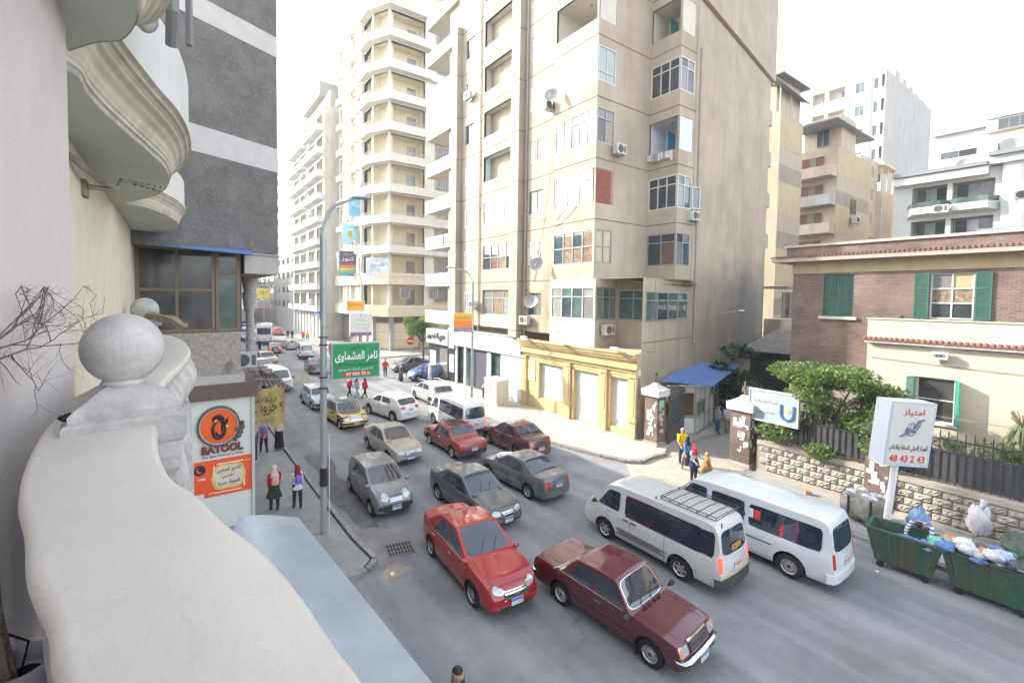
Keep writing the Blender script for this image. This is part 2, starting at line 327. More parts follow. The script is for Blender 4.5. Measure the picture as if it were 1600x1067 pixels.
def text_mesh(name,body,width,height,material,extrude=0.0,bold=0.0):
    """flat lettering, centred, fitted to width x height, in the XZ plane facing -Y"""
    c=bpy.data.curves.new(name,'FONT'); c.body=shape_ar(body) if is_ar(body) else body
    c.align_x='CENTER'; c.resolution_u=2; c.offset=bold
    t=bpy.data.objects.new(name,c); COL.objects.link(t)
    me=bpy.data.meshes.new_from_object(t.evaluated_get(bpy.context.evaluated_depsgraph_get())); bpy.data.objects.remove(t)
    me.name=name
    if len(me.vertices)==0: return me
    xs=[v.co.x for v in me.vertices]; ys=[v.co.y for v in me.vertices]
    sx=width/(max(xs)-min(xs)); sy=height/max(1e-6,(max(ys)-min(ys))); cx=(max(xs)+min(xs))/2; cy=(max(ys)+min(ys))/2
    if extrude:
        b=bmesh.new(); b.from_mesh(me); r=bmesh.ops.extrude_face_region(b,geom=b.faces[:]);
        for v in [g for g in r['geom'] if isinstance(g,bmesh.types.BMVert)]: v.co.z+=1
        b.to_mesh(me); b.free()
    for v in me.vertices: v.co=Vector(((v.co.x-cx)*sx,-v.co.z*extrude,(v.co.y-cy)*sy))
    me.materials.clear(); me.materials.append(material); me.update(); return me
def put_text(body,F,u,z,width,height,material,parent,n=.01,extrude=0.0,bold=0.0,name='lettering',rot=0):
    me=text_mesh(name,body,width,height,material,extrude,bold); O,U,N=F
    o=ob(name,me,parent)
    M=Matrix(((U[0],-N[0],0,O[0]+U[0]*u+N[0]*n),(U[1],-N[1],0,O[1]+U[1]*u+N[1]*n),(0,0,1,O[2]+z),(0,0,0,1)))
    me.transform(M@Matrix.Rotation(-rot,4,'Y')); return o

# ---------------------------------------------------------------- facades
def frame(p0,p1):
    """facade frame; seen from outside p0 is on the left, p1 on the right"""
    d=Vector((p1[0]-p0[0],p1[1]-p0[1])); L=d.length; U=d/L
    return ((p0[0],p0[1],0),(U.x,U.y),(U.y,-U.x)),L
def wall_holes(F,u0,u1,z0,z1,ops,material,parent,name='wall',depth=.22,rev=None):
    us=sorted({u0,u1,*[min(max(o[0],u0),u1) for o in ops],*[min(max(o[1],u0),u1) for o in ops]}); zs=sorted({z0,z1,*[min(max(o[2],z0),z1) for o in ops],*[min(max(o[3],z0),z1) for o in ops]})
    m=MB()
    def hole(u,z): return any(o[0]<u<o[1] and o[2]<z<o[3] for o in ops)
    for j in range(len(zs)-1):
        zc=(zs[j]+zs[j+1])/2; start=None
        for i in range(len(us)-1):
            h=hole((us[i]+us[i+1])/2,zc)
            if not h and start is None: start=us[i]
            if h and start is not None: m.fquad(F,[(start,0,zs[j]),(us[i],0,zs[j]),(us[i],0,zs[j+1]),(start,0,zs[j+1])]); start=None
        if start is not None: m.fquad(F,[(start,0,zs[j]),(us[-1],0,zs[j]),(us[-1],0,zs[j+1]),(start,0,zs[j+1])])
    for (a,b,c,d) in [o[:4] for o in ops]:
        m.fquad(F,[(a,0,c),(b,0,c),(b,-depth,c),(a,-depth,c)],1); m.fquad(F,[(a,-depth,d),(b,-depth,d),(b,0,d),(a,0,d)],1)
        m.fquad(F,[(a,0,c),(a,-depth,c),(a,-depth,d),(a,0,d)],1); m.fquad(F,[(b,-depth,c),(b,0,c),(b,0,d),(b,-depth,d)],1)
    return m.build(name,[material,rev or material],parent)
def window(F,u0,u1,z0,z1,parent,cols=2,rows=1,fm=None,gm=None,inset=.12,bar=.05,name='window',transom=None,bars=0,frames_proud=.03,rnd=None):
    """window frame mesh with each pane a child; returns the frame object"""
    fm=fm or frame_w; m=MB(); n0=-inset; n1=-inset+frames_proud+.03
    m.fbox(F,u0,u0+bar,n0,n1,z0,z1); m.fbox(F,u1-bar,u1,n0,n1,z0,z1); m.fbox(F,u0+bar,u1-bar,n0,n1,z0,z0+bar); m.fbox(F,u0+bar,u1-bar,n0,n1,z1-bar,z1)
    cu=[u0+bar+(u1-u0-2*bar)*i/cols for i in range(cols+1)]
    cz=[z0+bar,z1-bar] if rows==1 else ([z0+bar,z0+(z1-z0)*transom,z1-bar] if transom else [z0+bar+(z1-z0-2*bar)*i/rows for i in range(rows+1)])
    hb=bar*.42
    for u in cu[1:-1]: m.fbox(F,u-hb,u+hb,n0,n1-.006,z0+bar,z1-bar)
    for z in cz[1:-1]: m.fbox(F,u0+bar,u1-bar,n0,n1-.003,z-hb,z+hb)
    if bars:
        for i in range(bars):
            u=u0+bar+(u1-u0-2*bar)*(i+.5)/bars; m.fbox(F,u-.022,u+.022,n1+.005,n1+.035,z0+.03,z1-.03)
        for zz in (z0+.06,z1-.06): m.fbox(F,u0,u1,n1+.008,n1+.030,zz-.02,zz+.02)
    w=m.build(name,fm,parent)
    for j in range(len(cz)-1):
        for i in range(cols):
            g=gm[(i+j*cols)%len(gm)] if isinstance(gm,(list,tuple)) else (gm or glass_d)
            p=MB(); t=random.uniform(-.006,.006); q=n0+.012
            p.fquad(F,[(cu[i],q+t,cz[j]),(cu[i+1],q-t,cz[j]),(cu[i+1],q-t,cz[j+1]),(cu[i],q+t,cz[j+1])])
            p.build('pane',g,w)
    return w
def recess(F,u0,u1,z0,z1,depth,material,parent,door=True,lamp=False,name='balcony_recess',dm=None):
    """the room of an open balcony behind the hole u0..u1, z0..z1"""
    m=MB(); d=-depth
    m.fquad(F,[(u0,d,z0),(u1,d,z0),(u1,d,z1),(u0,d,z1)]); m.fquad(F,[(u0,0,z0),(u0,d,z0),(u0,d,z1),(u0,0,z1)])
    m.fquad(F,[(u1,d,z0),(u1,0,z0),(u1,0,z1),(u1,d,z1)]); m.fquad(F,[(u0,0,z0),(u1,0,z0),(u1,d,z0),(u0,d,z0)]); m.fquad(F,[(u0,d,z1),(u1,d,z1),(u1,0,z1),(u0,0,z1)])
    r=m.build(name,material,parent)
    if door:
        b=MB(); w=u1-u0; b.fbox(F,u1-.38*w,u1-.12*w,d+.005,d+.05,z0,z0+(z1-z0)*.78); b.build('balcony_door',dm or glass_d,r)
    if lamp:
        c=MB(); O,U,N=F; uu=(u0+u1)/2; c.sphere((O[0]+U[0]*uu+N[0]*d*.5,O[1]+U[1]*uu+N[1]*d*.5,z1-.06),.09,8,5); c.build('ceiling_lamp',steel,r)
    return r

# ---------------------------------------------------------------- shared street kit
def make_ac(loc,N,label,s=1.0,face=True):
    """outdoor air conditioner; N = direction the grille faces"""
    t=thing('air_conditioner',label,'air conditioner',loc,math.atan2(N[1],N[0])+math.pi/2,'air conditioners on the buildings')
    global _AC
    if '_AC' not in globals():
        a=MB(); a.box(-.42,.42,-.17,.17,0,.60); k=a.mesh('casing',ac_m)
        b=MB()
        for i in range(7): b.lathe([(.05+i*.03,-.172),(.062+i*.03,-.180),(.067+i*.03,-.172)],(-.1,0,.3),'Y',14,caps=False)
        b.cyl((-.1,-.16,.3),(-.1,-.173,.3),.235,n=16)
        b.box(.2,.36,-.175,-.17,.1,.5); g=b.mesh('fan_grille',ac_grill)
        c=MB(); 
        for x in(-.32,.32): c.box(x-.02,x+.02,-.2,.26,-.05,-.005); c.tube([(x,-.16,-.03),(x,.26,-.30)],.015,4)
        _AC=(k,g,c.mesh('bracket',steel))
    for n,me in zip(('casing','fan_grille','bracket'),_AC): ob(n,me,t)
    t.scale=(s,s,s); return t
def make_dish(loc,aim,label,r=.42):
    t=thing('satellite_dish',label,'satellite dish',loc,0,'satellite dishes on the buildings')
    a=Vector(aim).normalized(); m=MB(); n=16; rows=[]
    x=a.orthogonal().normalized(); y=a.cross(x)
    for j in range(5):
        q=max(.02,j/4); rows.append([tuple(a*(q*q*.16*r/.42)+(x*math.cos(2*math.pi*i/n)+y*math.sin(2*math.pi*i/n))*r*q) for i in range(n)])
    m.grid(rows,close=True); o=len(m.v)
    rows2=[[tuple(Vector(p)-a*.015) for p in rr] for rr in reversed(rows)]; m.grid(rows2,close=True)
    m.build('dish',mat('dish_grey',(.33,.33,.32),.6,var=.12,scale=6),t,smooth=True)
    b=MB(); b.tube([(0,0,0)-a*.01 if False else tuple(-a*.02),tuple(-a*.2),tuple(-a*.28+Vector((0,0,-.3)))],.022,6); b.tube([tuple(-y*r*.9),tuple(a*.42)],.012,5); b.cyl(tuple(a*.36),tuple(a*.46),.035,n=8)
    b.build('arm',steel,t); return t
# ================================================================= the near balcony and our own building
def lerp(a,b,t): return tuple(a[i]+(b[i]-a[i])*t for i in range(len(a)))
def resample(pts,n):
    """smooth Catmull-Rom resampling of a 2D/3D polyline"""
    P=[Vector(p) for p in pts]; out=[]
    segs=len(P)-1
    for k in range(n):
        t=k/(n-1)*segs; i=min(int(t),segs-1); f=t-i
        a=P[max(i-1,0)];b=P[i];c=P[i+1];d=P[min(i+2,segs)]
        out.append(tuple(.5*((2*b)+(c-a)*f+(2*a-5*b+4*c-d)*f*f+(3*b-a-3*c+d)*f**3)))
    return out
own = thing('own_building','pale plastered apartment house with curved balconies, at the left edge beside the camera','building',(0,0,0))
# side plaster wall beside the balcony, cream wall further along, lower storeys
m=MB(); m.box(-.80,-.55,-3,3.80,3.9,14); m.build('plaster_wall',plaster_near,own)
m=MB(); m.box(-1.6,-.95,3.80,16.44,0,14); m.build('cream_wall',cream_wall,own)
m=MB(); m.box(-12,-1.6,-6,16.4,0,13.6); m.build('building_core',cream_wall,own)
m=MB(); m.box(-.55,.02,-3,1.9,6.28,6.5); m.build('balcony_floor',pave,own)
# --- curved balcony above: soffit slab, moulded cove, white parapet
def curved_balcony(inner,outer,zi,zo,zp,closey,name,striae=True,n=44):
    A=resample(inner,n); B=resample(outer,n)
    m=MB(); poly=[(p[0],p[1]) for p in A]+closey
    m.prism(poly,zi,zi+.06); s=m.build(name,soffit_m,own)
    prof=[(0,0),(.0,.10),(.08,.13),(.10,.22),(.16,.26),(.20,.40),(.30,.55),(.46,.68),(.62,.76),(.70,.82),(.70,.87),(.82,.90),(.86,.97),(1,1)]
    P_=[]
    for i_ in range(46):
        s_=i_/45; q_=s_*(len(prof)-1); k_=min(int(q_),len(prof)-2); f_=q_-k_; P_.append((prof[k_][0]+(prof[k_+1][0]-prof[k_][0])*f_+.022*math.sin(s_*55)*math.sin(math.pi*s_),prof[k_][1]+(prof[k_+1][1]-prof[k_][1])*f_))
    e_=MB(); e_.grid([[(a[0]+.004,a[1],zi-.004) for a in A],[(a[0]+.006,a[1],zi+(zo-zi)*.10) for a in A]]); e_.build('weathered_edge',stone_old,s)
    prof=P_; g=MB(); rows=[]
    for (f,z) in prof: rows.append([(a[0]+(b[0]-a[0])*f,a[1]+(b[1]-a[1])*f,zi+(zo-zi)*z) for a,b in zip(A,B)])
    g.grid(rows); g.build('moulded_cove',cove_m,s,smooth=50)
    q=MB(); C=[(b[0]+.02*0,b[1]) for b in B]
    q.grid([[(*c,zo) for c in C],[(*c,zo+.05) for c in C]]); 
    D=[(c[0]-.03,c[1]) for c in C]
    q.grid([[(*c,zo+.05) for c in C],[(*c,zo+.05) for c in D],[(*c,zp) for c in D]]); q.build('parapet',white_pl,s,smooth=40)
    return s
curved_balcony([(-.94,4.3),(-.63,4.61),(-.60,4.97),(-.52,5.45),(-.38,6.01),(-.21,6.67),(-.07,7.3),(-.03,8.23),(-.16,9.21),(-.47,10.05),(-.94,10.95)],
               [(-.55,4.1),(-.42,4.5),(-.34,4.81),(-.25,5.16),(-.09,5.74),(.09,6.32),(.22,7.12),(.26,8.07),(.17,9.05),(-.05,9.85),(-.55,10.9)],
               9.7,10.15,10.95,[(-1.0,10.95),(-1.0,4.3)],'balcony_slab_above')
curved_balcony([(-.6,4.2),(-.42,3.95),(-.27,3.81),(-.17,3.5),(-.15,3.25),(-.12,2.9),(-.05,2.2),(.05,1.4)],
               [(-.45,4.55),(-.28,4.3),(-.10,4.12),(.0,3.8),(.04,3.4),(.06,2.9),(.12,2.2),(.2,1.4)],
               9.7,10.02,10.8,[(-.6,1.4),(-.6,4.2)],'balcony_slab_overhead')
curved_balcony([(-.95,10.6),(-.45,11.0),(-.12,11.8),(.10,12.8),(.14,13.8),(-.02,14.9),(-.5,15.9),(-.94,16.2)],
               [(-.95,10.4),(-.35,10.8),(.02,11.6),(.26,12.7),(.30,13.8),(.13,15.0),(-.4,16.1),(-.94,16.35)],
               9.72,10.08,10.75,[(-1.0,16.2),(-1.0,10.6)],'balcony_slab_far')
# old awning bracket and iron rod under the slab
m=MB(); m.box(-.95,-.90,7.3,7.55,9.22,9.42); m.tube([(-.9,7.42,9.35),(-.62,7.5,9.36),(-.55,7.55,9.5),(-.48,7.6,9.52),(-.1,7.9,9.5)],[.035,.03,.04,.025,.012],8); m.tube([(-.93,6.2,9.46),(-.75,7.3,9.42),(-.62,7.5,9.38)],.035,6)
for k in range(5): m.cyl((-.42+k*.07,7.66+k*.06,9.515),(-.40+k*.07,7.675+k*.06,9.512),.04,n=8)
m.build('awning_bracket',rust,own)
m=MB(); m.tube([(.02,4.6,12.2),(.03,4.62,10.4),(.02,4.8,10.2)],.05,8); m.tube([(.16,4.9,14),(.16,4.92,10.3)],.03,6); m.build('drain_pipe',mat('pipe_grey',(.2,.2,.2),.6),own)
m=MB()
for k in range(7):
    m.sphere((-.16+.02*k*math.sin(k),4.75+.03*k,10.35+.12*k),.09-.006*k,10,7,sc=(1,.8,1.3))
m.build('carved_ornament',stone_old,own,smooth=60)

# --- balustrade: marble rail, side moulding, pedestal with ball
bal = thing('balustrade','curving marble-topped stone balustrade of the near balcony, sweeping through the lower left corner','balustrade',(0,1,6.5))
bal.location=(0,0,0)
Lp=[(-.34,2.22),(-.35,1.94),(-.32,1.59),(-.28,1.34),(-.23,1.15),(-.19,.97),(-.14,.82),(-.12,.73),(-.10,.65),(-.07,.45),(-.05,.1)]
Rp=[(-.08,2.22),(-.065,1.88),(-.055,1.55),(-.02,1.29),(.03,1.14),(.07,.98),(.12,.82),(.145,.69),(.16,.57),(.175,.45),(.20,.1)]
n=60; L=resample(Lp,n); Rr=resample(Rp,n)
def rail_rows(L,Rr,prof):
    rows=[]
    for (e,z) in prof:                # e: metres outward from the edge (negative = inward)
        rows.append((e,z))
    out=[]
    for i in range(len(L)):
        l=Vector(L[i]); r=Vector(Rr[i]); d=(r-l).normalized(); row=[]
        for (e,z) in prof: q=l-d*e; row.append((q.x,q.y,z))
        for (e,z) in reversed(prof): q=r+d*e; row.append((q.x,q.y,z))
        out.append(row)
    return out
top=[(-.012,7.495),(0.004,7.497),(.012,7.505),(.015,7.52),(.013,7.535),(.006,7.546),(-.006,7.55)]
m=MB(); m.grid(rail_rows(L,Rr,top)); m.build('marble_rail',marble,bal,smooth=60)
side=[(-.03,6.5),(-.03,7.15),(-.045,7.22),(-.03,7.30),(-.005,7.36),(-.02,7.40),(.0,7.44),(-.012,7.494)]
m=MB(); m.grid(rail_rows(L,Rr,side)); m.build('rail_moulding',stone_old,bal,smooth=50)
# pedestal: stepped square cap, necking, shaft, sphere
def sqring(c,w,z,a=0.12,n=4):
    return [(c[0]+math.cos(a+math.pi/4+i*math.pi/2)*w*.7071*2,c[1]+math.sin(a+math.pi/4+i*math.pi/2)*w*.7071*2,z) for i in range(4)]
pc=(-.15,1.98)
m=MB(); rows=[sqring(pc,w,z) for (w,z) in [(.13,6.5),(.13,7.34),(.15,7.38),(.15,7.41),(.155,7.43),(.155,7.475),(.163,7.49),(.168,7.51),(.168,7.572),(.160,7.58),(.152,7.582),(.152,7.603),(.14,7.615),(.07,7.665),(.05,7.675)]]
m.grid(rows,close=True); m.add(rows[-1],[(0,1,2,3)]); m.build('pedestal',stone_old,bal)
m=MB(); m.lathe([(.02,7.66),(.06,7.665),(.07,7.68),(.055,7.70)],(pc[0],pc[1],0),n=24); m.sphere((pc[0],pc[1],7.80),.124,40,26); m.build('stone_ball',mat('stained_stone_ball',(.50,.48,.45),.75,var=.30,scale=5,bump=.2,bscale=60,streak=.85,dirt=(.20,.20,.22)),bal,smooth=True)
m=MB(); m.sphere((pc[0]-.12,pc[1]-.13,7.60),.03,8,6,sc=(1.4,1,.5)); m.build('mortar_lump',dark_m,bal)
# the rail goes on beyond the pedestal in a second curve
L2=resample([(-.30,2.3),(-.26,2.7),(-.20,3.2),(-.14,3.8),(-.12,4.4),(-.16,5.0),(-.3,5.7),(-.6,6.2)],30); R2=resample([(-.08,2.25),(-.05,2.75),(.03,3.3),(.085,3.8),(.10,4.3),(.07,4.9),(-.02,5.5),(-.35,6.3)],30)
m=MB(); m.grid(rail_rows(L2,R2,top)); m.build('marble_rail',marble,bal,smooth=60)
m=MB(); m.grid(rail_rows(L2,R2,[(-.06,6.4),(-.06,7.05),(-.03,7.12),(-.05,7.2),(.0,7.28),(.05,7.34),(.055,7.38),(.03,7.44),(-.012,7.494)])); m.build('rail_moulding',stone_old,bal,smooth=50)
for k in range(7):   # turned balusters between the pedestal and the curve
    t=k/6; x=-.06+.10*math.sin(t*2.2); y=2.45+t*1.6
    m=MB(); m.lathe([(.05,6.5),(.05,6.58),(.03,6.62),(.062,6.78),(.07,6.88),(.05,7.02),(.028,7.14),(.032,7.18),(.05,7.2),(.05,7.26)],(x,y,0),n=14); m.build('baluster',stone_old,bal,smooth=True)
# second ball further away, on the neighbouring balcony
t=thing('stone_ball_finial','small weathered stone ball half hidden behind the big near ball','finial',(-.55,12.6,0))
m=MB(); m.box(-.25,.25,-.25,.25,6.4,7.25); m.box(-.32,.32,-.32,.32,7.25,7.36); m.build('pedestal',stone_old,t)
m=MB(); m.sphere((0,0,7.60),.28,24,16); m.build('ball',stone_old,t,smooth=True)
# rag hanging over the neighbouring rail
m=MB(); rows=[]
for i in range(22):
    s=i/21; row=[]
    for k in range(15):
        q=k/14; fold=.05*math.sin(q*15+s*3)+.035*math.sin(q*37+1+s*5)
        row.append((-.50+s*.75+fold*.5,11.2+q*.7,7.52-.16*s-.30*max(0,s-.62)+fold))
    rows.append(row)
m.grid(rows); o=m.build('dusty_rag',mat('dusty_canvas',(.24,.215,.17),.95,var=.3,scale=8,bump=.3,bscale=40),smooth=60)
tag(o,'dusty brown rag bunched on the balcony rail behind the stone balls','rag')

# --- dry shrub branches over the wall, potted trunk
def branch(m,p,d,length,r,depth,rng):
    pts=[Vector(p)]; d=Vector(d).normalized(); n=6
    for i in range(n):
        d=(d+Vector((rng.uniform(-.16,.16),rng.uniform(-.12,.12),rng.uniform(-.12,.15)))).normalized(); q_=pts[-1]+d*length/n; q_.x=max(-.10,min(.10,q_.x)); 
        if q_.z>1.46: d.z=-abs(d.z)*.6; q_=pts[-1]+d.normalized()*length/n
        pts.append(q_)
    m.tube(pts,[r*(1-.6*i/n) for i in range(n+1)],5)
    if depth>0:
        for i in range(1,n+1):
            if rng.random()<.6:
                e=(d+Vector((rng.uniform(-.9,.9),rng.uniform(-.5,.5),rng.uniform(-.6,1.0)))).normalized()
                branch(m,pts[i],e,length*rng.uniform(.35,.6),r*.55,depth-1,rng)
rng=random.Random(12)
sh=thing('potted_shrub','bare dry shrub with thin twigs growing in a white pot at the bottom left corner','plant',(-.425,1.90,6.57))
m=MB()
B0=Vector((-.03,-.12,1.2))
m.tube([(-.03,-.02,.2),(-.055,-.03,.45),(-.065,-.03,.75),(-.06,-.04,1.2)],[.034,.030,.026,.014],8)
m.build('trunk',mat('scaly_bark',(.28,.23,.19),.95,var=.3,scale=30,bump=.8,bscale=60),sh,smooth=True)
m=MB()
for (dx,dy,dz,l) in [(.05,1,.10,.95),(.02,1,.22,.8),(.08,1,-.05,.95),(-.02,1,.02,.85)]:
    branch(m,(-.05,-.10,1.22+rng.uniform(-.04,.03)),(dx,dy,dz),l,.0042,3,rng)
m.build('twig',mat('twig_brown',(.14,.11,.10),.9,var=.2,scale=20),sh,smooth=True)
m=MB(); m.lathe([(.062,.0),(.072,.16),(.082,.235),(.090,.24),(.090,.255),(.080,.255),(.073,.2),(.0,.19)],(0.0,0,.0),n=28,caps=False); m.build('pot',mat('pot_white',(.5,.5,.52),.5,var=.1,scale=8),sh,smooth=50)
m=MB(); m.lathe([(.001,.2),(.073,.198)],(0.0,0,.0),n=24,caps=False); m.tube([(0.0,0,.2),(.02,.02,.3),(-.03,.0,.36)],.004,5); m.build('soil',mat('dark_soil',(.035,.03,.025),1,bump=.8,var=.3,scale=20),sh)

# ================================================================= shop with the BATOOL sign and the window bay above it
shop = thing('corner_shop','white clad corner shop with a window bay and roughcast wall above it, at the left','building',(0,16.5,0))
shop.location=(0,0,0)
FS=((0,16.5,0),(1,0),(0,-1))     # u = world x
m=MB(); m.box(-1.6,2.28,16.5,23.5,0,4.52); m.build('shop_panel',shop_white,shop)
m=MB(); m.box(2.20,2.30,16.42,16.5,0,4.5); m.box(.42,.44,16.485,16.5,0,4.5); m.build('corner_strip',mat('panel_edge',(.5,.52,.5),.5,var=0),shop)
m=MB(); m.box(-1.6,2.40,16.33,23.5,4.52,5.02); m.build('fascia',brown_trim,shop)
m=MB(); m.box(-1.6,2.0,16.40,23.4,5.02,5.3); m.build('ledge',rough_band,shop)
m=MB(); m.box(-1.6,1.9,16.55,23.4,5.3,6.72); m.build('roughcast_wall',roughcast,shop)
m=MB(); m.box(1.9,1.95,16.6,22,6.75,9.4); m.box(-1.6,1.86,16.9,22,6.72,9.4); m.build('bay_body',mat('bay_inside',(.10,.09,.08),.9),shop)
window(((0,16.6,0),(1,0),(0,-1)),-.95,1.16,6.74,9.46,shop,cols=2,rows=2,fm=frame_br,gm=[glassmat('glass_smoky',(.06,.06,.065),.08,.6,1.2)],inset=.03,bar=.1)
window(((0,16.6,0),(1,0),(0,-1)),1.18,1.9,6.74,9.42,shop,cols=1,rows=2,fm=frame_br,gm=[glass_g,glassmat('glass_smoky',(.06,.06,.065))],inset=.03,bar=.1,transom=.68)
m=MB(); m.add([(-.6,14.75,9.30),(2.25,15.95,9.27),(2.25,16.7,9.50),(-.6,16.7,9.50)],[(0,1,2,3)]); m.box(-1.6,2.0,16.35,22,9.51,9.55); m.build('sheet_roof',mat('blue_sheet',(.10,.22,.50),.5,var=.1),shop)
m=MB(); m.box(1.5,1.62,16.46,16.52,5.45,5.7); m.tube([(1.45,16.45,5.5),(1.6,16.42,5.75),(1.7,16.44,5.6),(1.55,16.4,5.4)],.025,5); m.build('loose_bracket',rust,shop)
# sign: oval disc, ring, scroll ornaments, letters
sg=thing('round_logo_sign','round orange shop sign with a dark ring and scrolls on the white corner shop','sign',(1.22,16.5,3.62)); sg.scale=(.88,1,.93)
m=MB(); m.lathe([(.72,0),(.72,-.10),(.66,-.12),(.62,-.10),(.60,-.06)],(0,0,0),'Y',48,caps=False); m.build('ring',brown_trim,sg,smooth=50)
m=MB(); m.lathe([(.635,-.101),(.645,-.118),(.62,-.118),(.61,-.10)],(0,0,0),'Y',48,caps=False); m.build('ring_highlight',mat('ring_grey',(.45,.46,.5),.4,var=0),sg)
m=MB(); m.lathe([(.61,-.07),(.001,-.072)],(0,0,0),'Y',48,caps=False); m.build('disc',mat('sign_orange',(.85,.13,.015),.45,var=.03),sg)
m=MB()
for (x,z,r) in [(.78,-.12,.10),(.66,-.42,.09),(.80,.02,.07),(.55,-.55,.07),(.74,-.30,.08),(.62,-.2,.08)]: m.lathe([(r,0),(r,-.13),(r*.5,-.16),(.001,-.165)],(x,0,z),'Y',16)
m.tube([(.5,-.06,-.58),(.62,-.06,-.42),(.72,-.06,-.28),(.70,-.06,-.1),(.78,-.06,.0)],.05,8)
m.build('scroll_ornament',brown_trim,sg,smooth=50)
def arc(cx,cz,rx,rz,a0,a1,n=16,y=-.085): return [(cx+rx*math.cos(R(a0+(a1-a0)*i/n)),y,cz+rz*math.sin(R(a0+(a1-a0)*i/n))) for i in range(n+1)]
m=MB(); m.tube(arc(.0,-.12,.20,.30,110,400,22),[.03+.035*math.sin(math.pi*i/22) for i in range(23)],6)
m.tube(arc(.03,-.16,.13,.18,190,330,12),.03,6); m.tube([(.10,-.085,-.2),(.11,-.085,.12)],.035,6)
m.tube(arc(-.02,.22,.16,.12,-20,200,12),[.03+.05*math.sin(math.pi*i/12) for i in range(13)],6)
m.tube([(.04,-.085,.42),(.0,-.085,.3),(.12,-.085,.18),(.26,-.085,.08),(.3,-.085,.2)],[.02,.07,.08,.05,.02],6); m.tube([(.1,-.085,.02),(.2,-.085,.06),(.33,-.085,.28)],[.05,.06,.02],6)
m.build('calligraphy_mark',text_k,sg)
m=MB(); m.sphere((-.12,-.1,.22),.05,10,6,sc=(1,.3,1)); m.sphere((.27,-.1,-.03),.04,10,6,sc=(1,.3,1)); m.build('mark_dot',text_w,sg)
FSg=((0,16.5,0),(1,0),(0,-1))
t=thing('shop_lettering','raised brown capital letters spelling BATOOL under the round orange sign','sign',(0,0,0))
put_text('BATOOL',FSg,1.33,2.86,1.22,.27,mat('letter_brown',(.20,.05,.035),.5,var=0),t,n=.01,extrude=.09,bold=.035,name='letters')
put_text("The Best Women's Wear",FSg,1.34,2.62,1.25,.085,text_k,t,n=.006,bold=.02,name='small_letters')
t=thing('poster','orange sale poster with Arabic lettering on the white shop wall below the round sign','poster',(0,0,0))
F=FSg
m=MB(); m.fquad(F,[(.62,.012,1.30),(.62,.012,1.42),(.5,.012,1.42),(.5,.012,1.42)][:3],0) if False else None
m=MB(); m.fbox(F,.78,2.2,.0,.012,1.27,2.5); m.fbox(F,.50,.78,.0,.010,1.42,2.5); m.build('sheet',mat('poster_orange',(.80,.10,.03),.5,var=.03),t)
m=MB(); pts=[]
for i in range(48):
    a=2*math.pi*i/48; c,s=math.cos(a),math.sin(a); rr=(abs(c)**3.5+abs(s)**3.5)**(-1/3.5)*(1+.03*math.cos(6*a))
    pts.append((1.50+.50*rr*c,.015,1.88+.42*rr*s))
m.fquad(F,pts); o=m.build('label_plate',mat('label_gold',(.70,.48,.12),.5,var=.15,scale=2),t)
pts2=[(1.50+(p[0]-1.50)*.86,.017,1.88+(p[2]-1.88)*.84) for p in pts]; m=MB(); m.fquad(F,pts2); m.build('label_paper',mat('label_cream',(.66,.60,.46),.6,var=.1,scale=3),t)
m=MB()
m.fbox(F,1.15,1.95,.017,.022,2.32,2.355); m.fbox(F,1.08,1.9,.017,.022,1.37,1.40); m.fbox(F,1.05,1.085,.017,.022,2.0,2.3); m.fbox(F,1.95,1.985,.017,.022,1.45,1.7); m.build('label_border',text_w,t)
for k,(tx,zz,ww) in enumerate([('اشتري قطعتين',2.10,.72),('عليهم',1.89,.36),('قطعة هدية',1.67,.66)]): put_text(tx,F,1.50,zz,ww,.17 if k!=1 else .13,mat('print_purple',(.05,.02,.10),.6,var=0),t,n=.024,bold=.02,rot=R(4))
put_text('OOL',F,.72,1.92,.24,.08,text_w,t,n=.016,bold=.03)
m=MB(); m.lathe([(.17,-.014),(.10,-.016)],(.66,16.5,2.22),'Y',24,caps=False); m.lathe([(.09,-.018),(.001,-.018)],(.70,16.5,2.25),'Y',16,caps=False); m.build('small_logo',mat('print_navy',(.02,.02,.05),.6,var=0),t)
for (u,z) in((2.03,2.33),(2.12,2.33),(.95,1.4),(1.04,1.4)):
    m=MB(); m.lathe([(.035,-.016),(.001,-.016)],(u,16.5,z),'Y',12,caps=False); m.build('quote_mark',mat('label_gold',(.70,.48,.12)),t)
# beyond: dark pebble-dashed block with light bands, oblique to the street
dk=thing('dark_apartment_block','tall dark pebble-dashed apartment block with pale horizontal bands at the left','building',(3.2,16.9,0)); dk.location=(0,0,0)
P1=Vector((3.18,16.92)); dv=Vector((-.92,-.39)).normalized(); P0=P1+dv*5.0
# wall panels and bands alternate going up
zs=[9.34,12.3,13.12,16.3,16.98,20.2,20.9,24.2,24.9,30]
FD,LD=frame(P0,P1)
for i in range(len(zs)-1):
    m=MB(); pr=0.0 if i%2==0 else .012
    nrm=Vector(FD[2]); q0=P0+nrm*pr; q1=P1+nrm*pr+Vector((.01*(i%2),0))
    m.prism([(q0.x,q0.y),(q1.x,q1.y),(q1.x+.1,q1.y+15),(q0.x-3,q0.y+15)],zs[i],zs[i+1]); m.build('pebble_panel' if i%2==0 else 'pale_band',pebble if i%2==0 else rough_band,dk)
Q0=P1+dv*1.25; m=MB(); m.prism([(Q0.x,Q0.y),(P1.x+.02,P1.y-.02),(P1.x+.1,P1.y+15),(Q0.x,P0.y+15)],8.68,9.32); m.build('slab_edge',mat('slab_concrete',(.40,.37,.34),.9,var=.12,scale=2),dk)
m=MB(); m.tube([(Q0.x,Q0.y-.03,9.34),(P1.x+.04,P1.y-.04,9.34)],.035,6); m.build('edge_pipe',steel,dk)
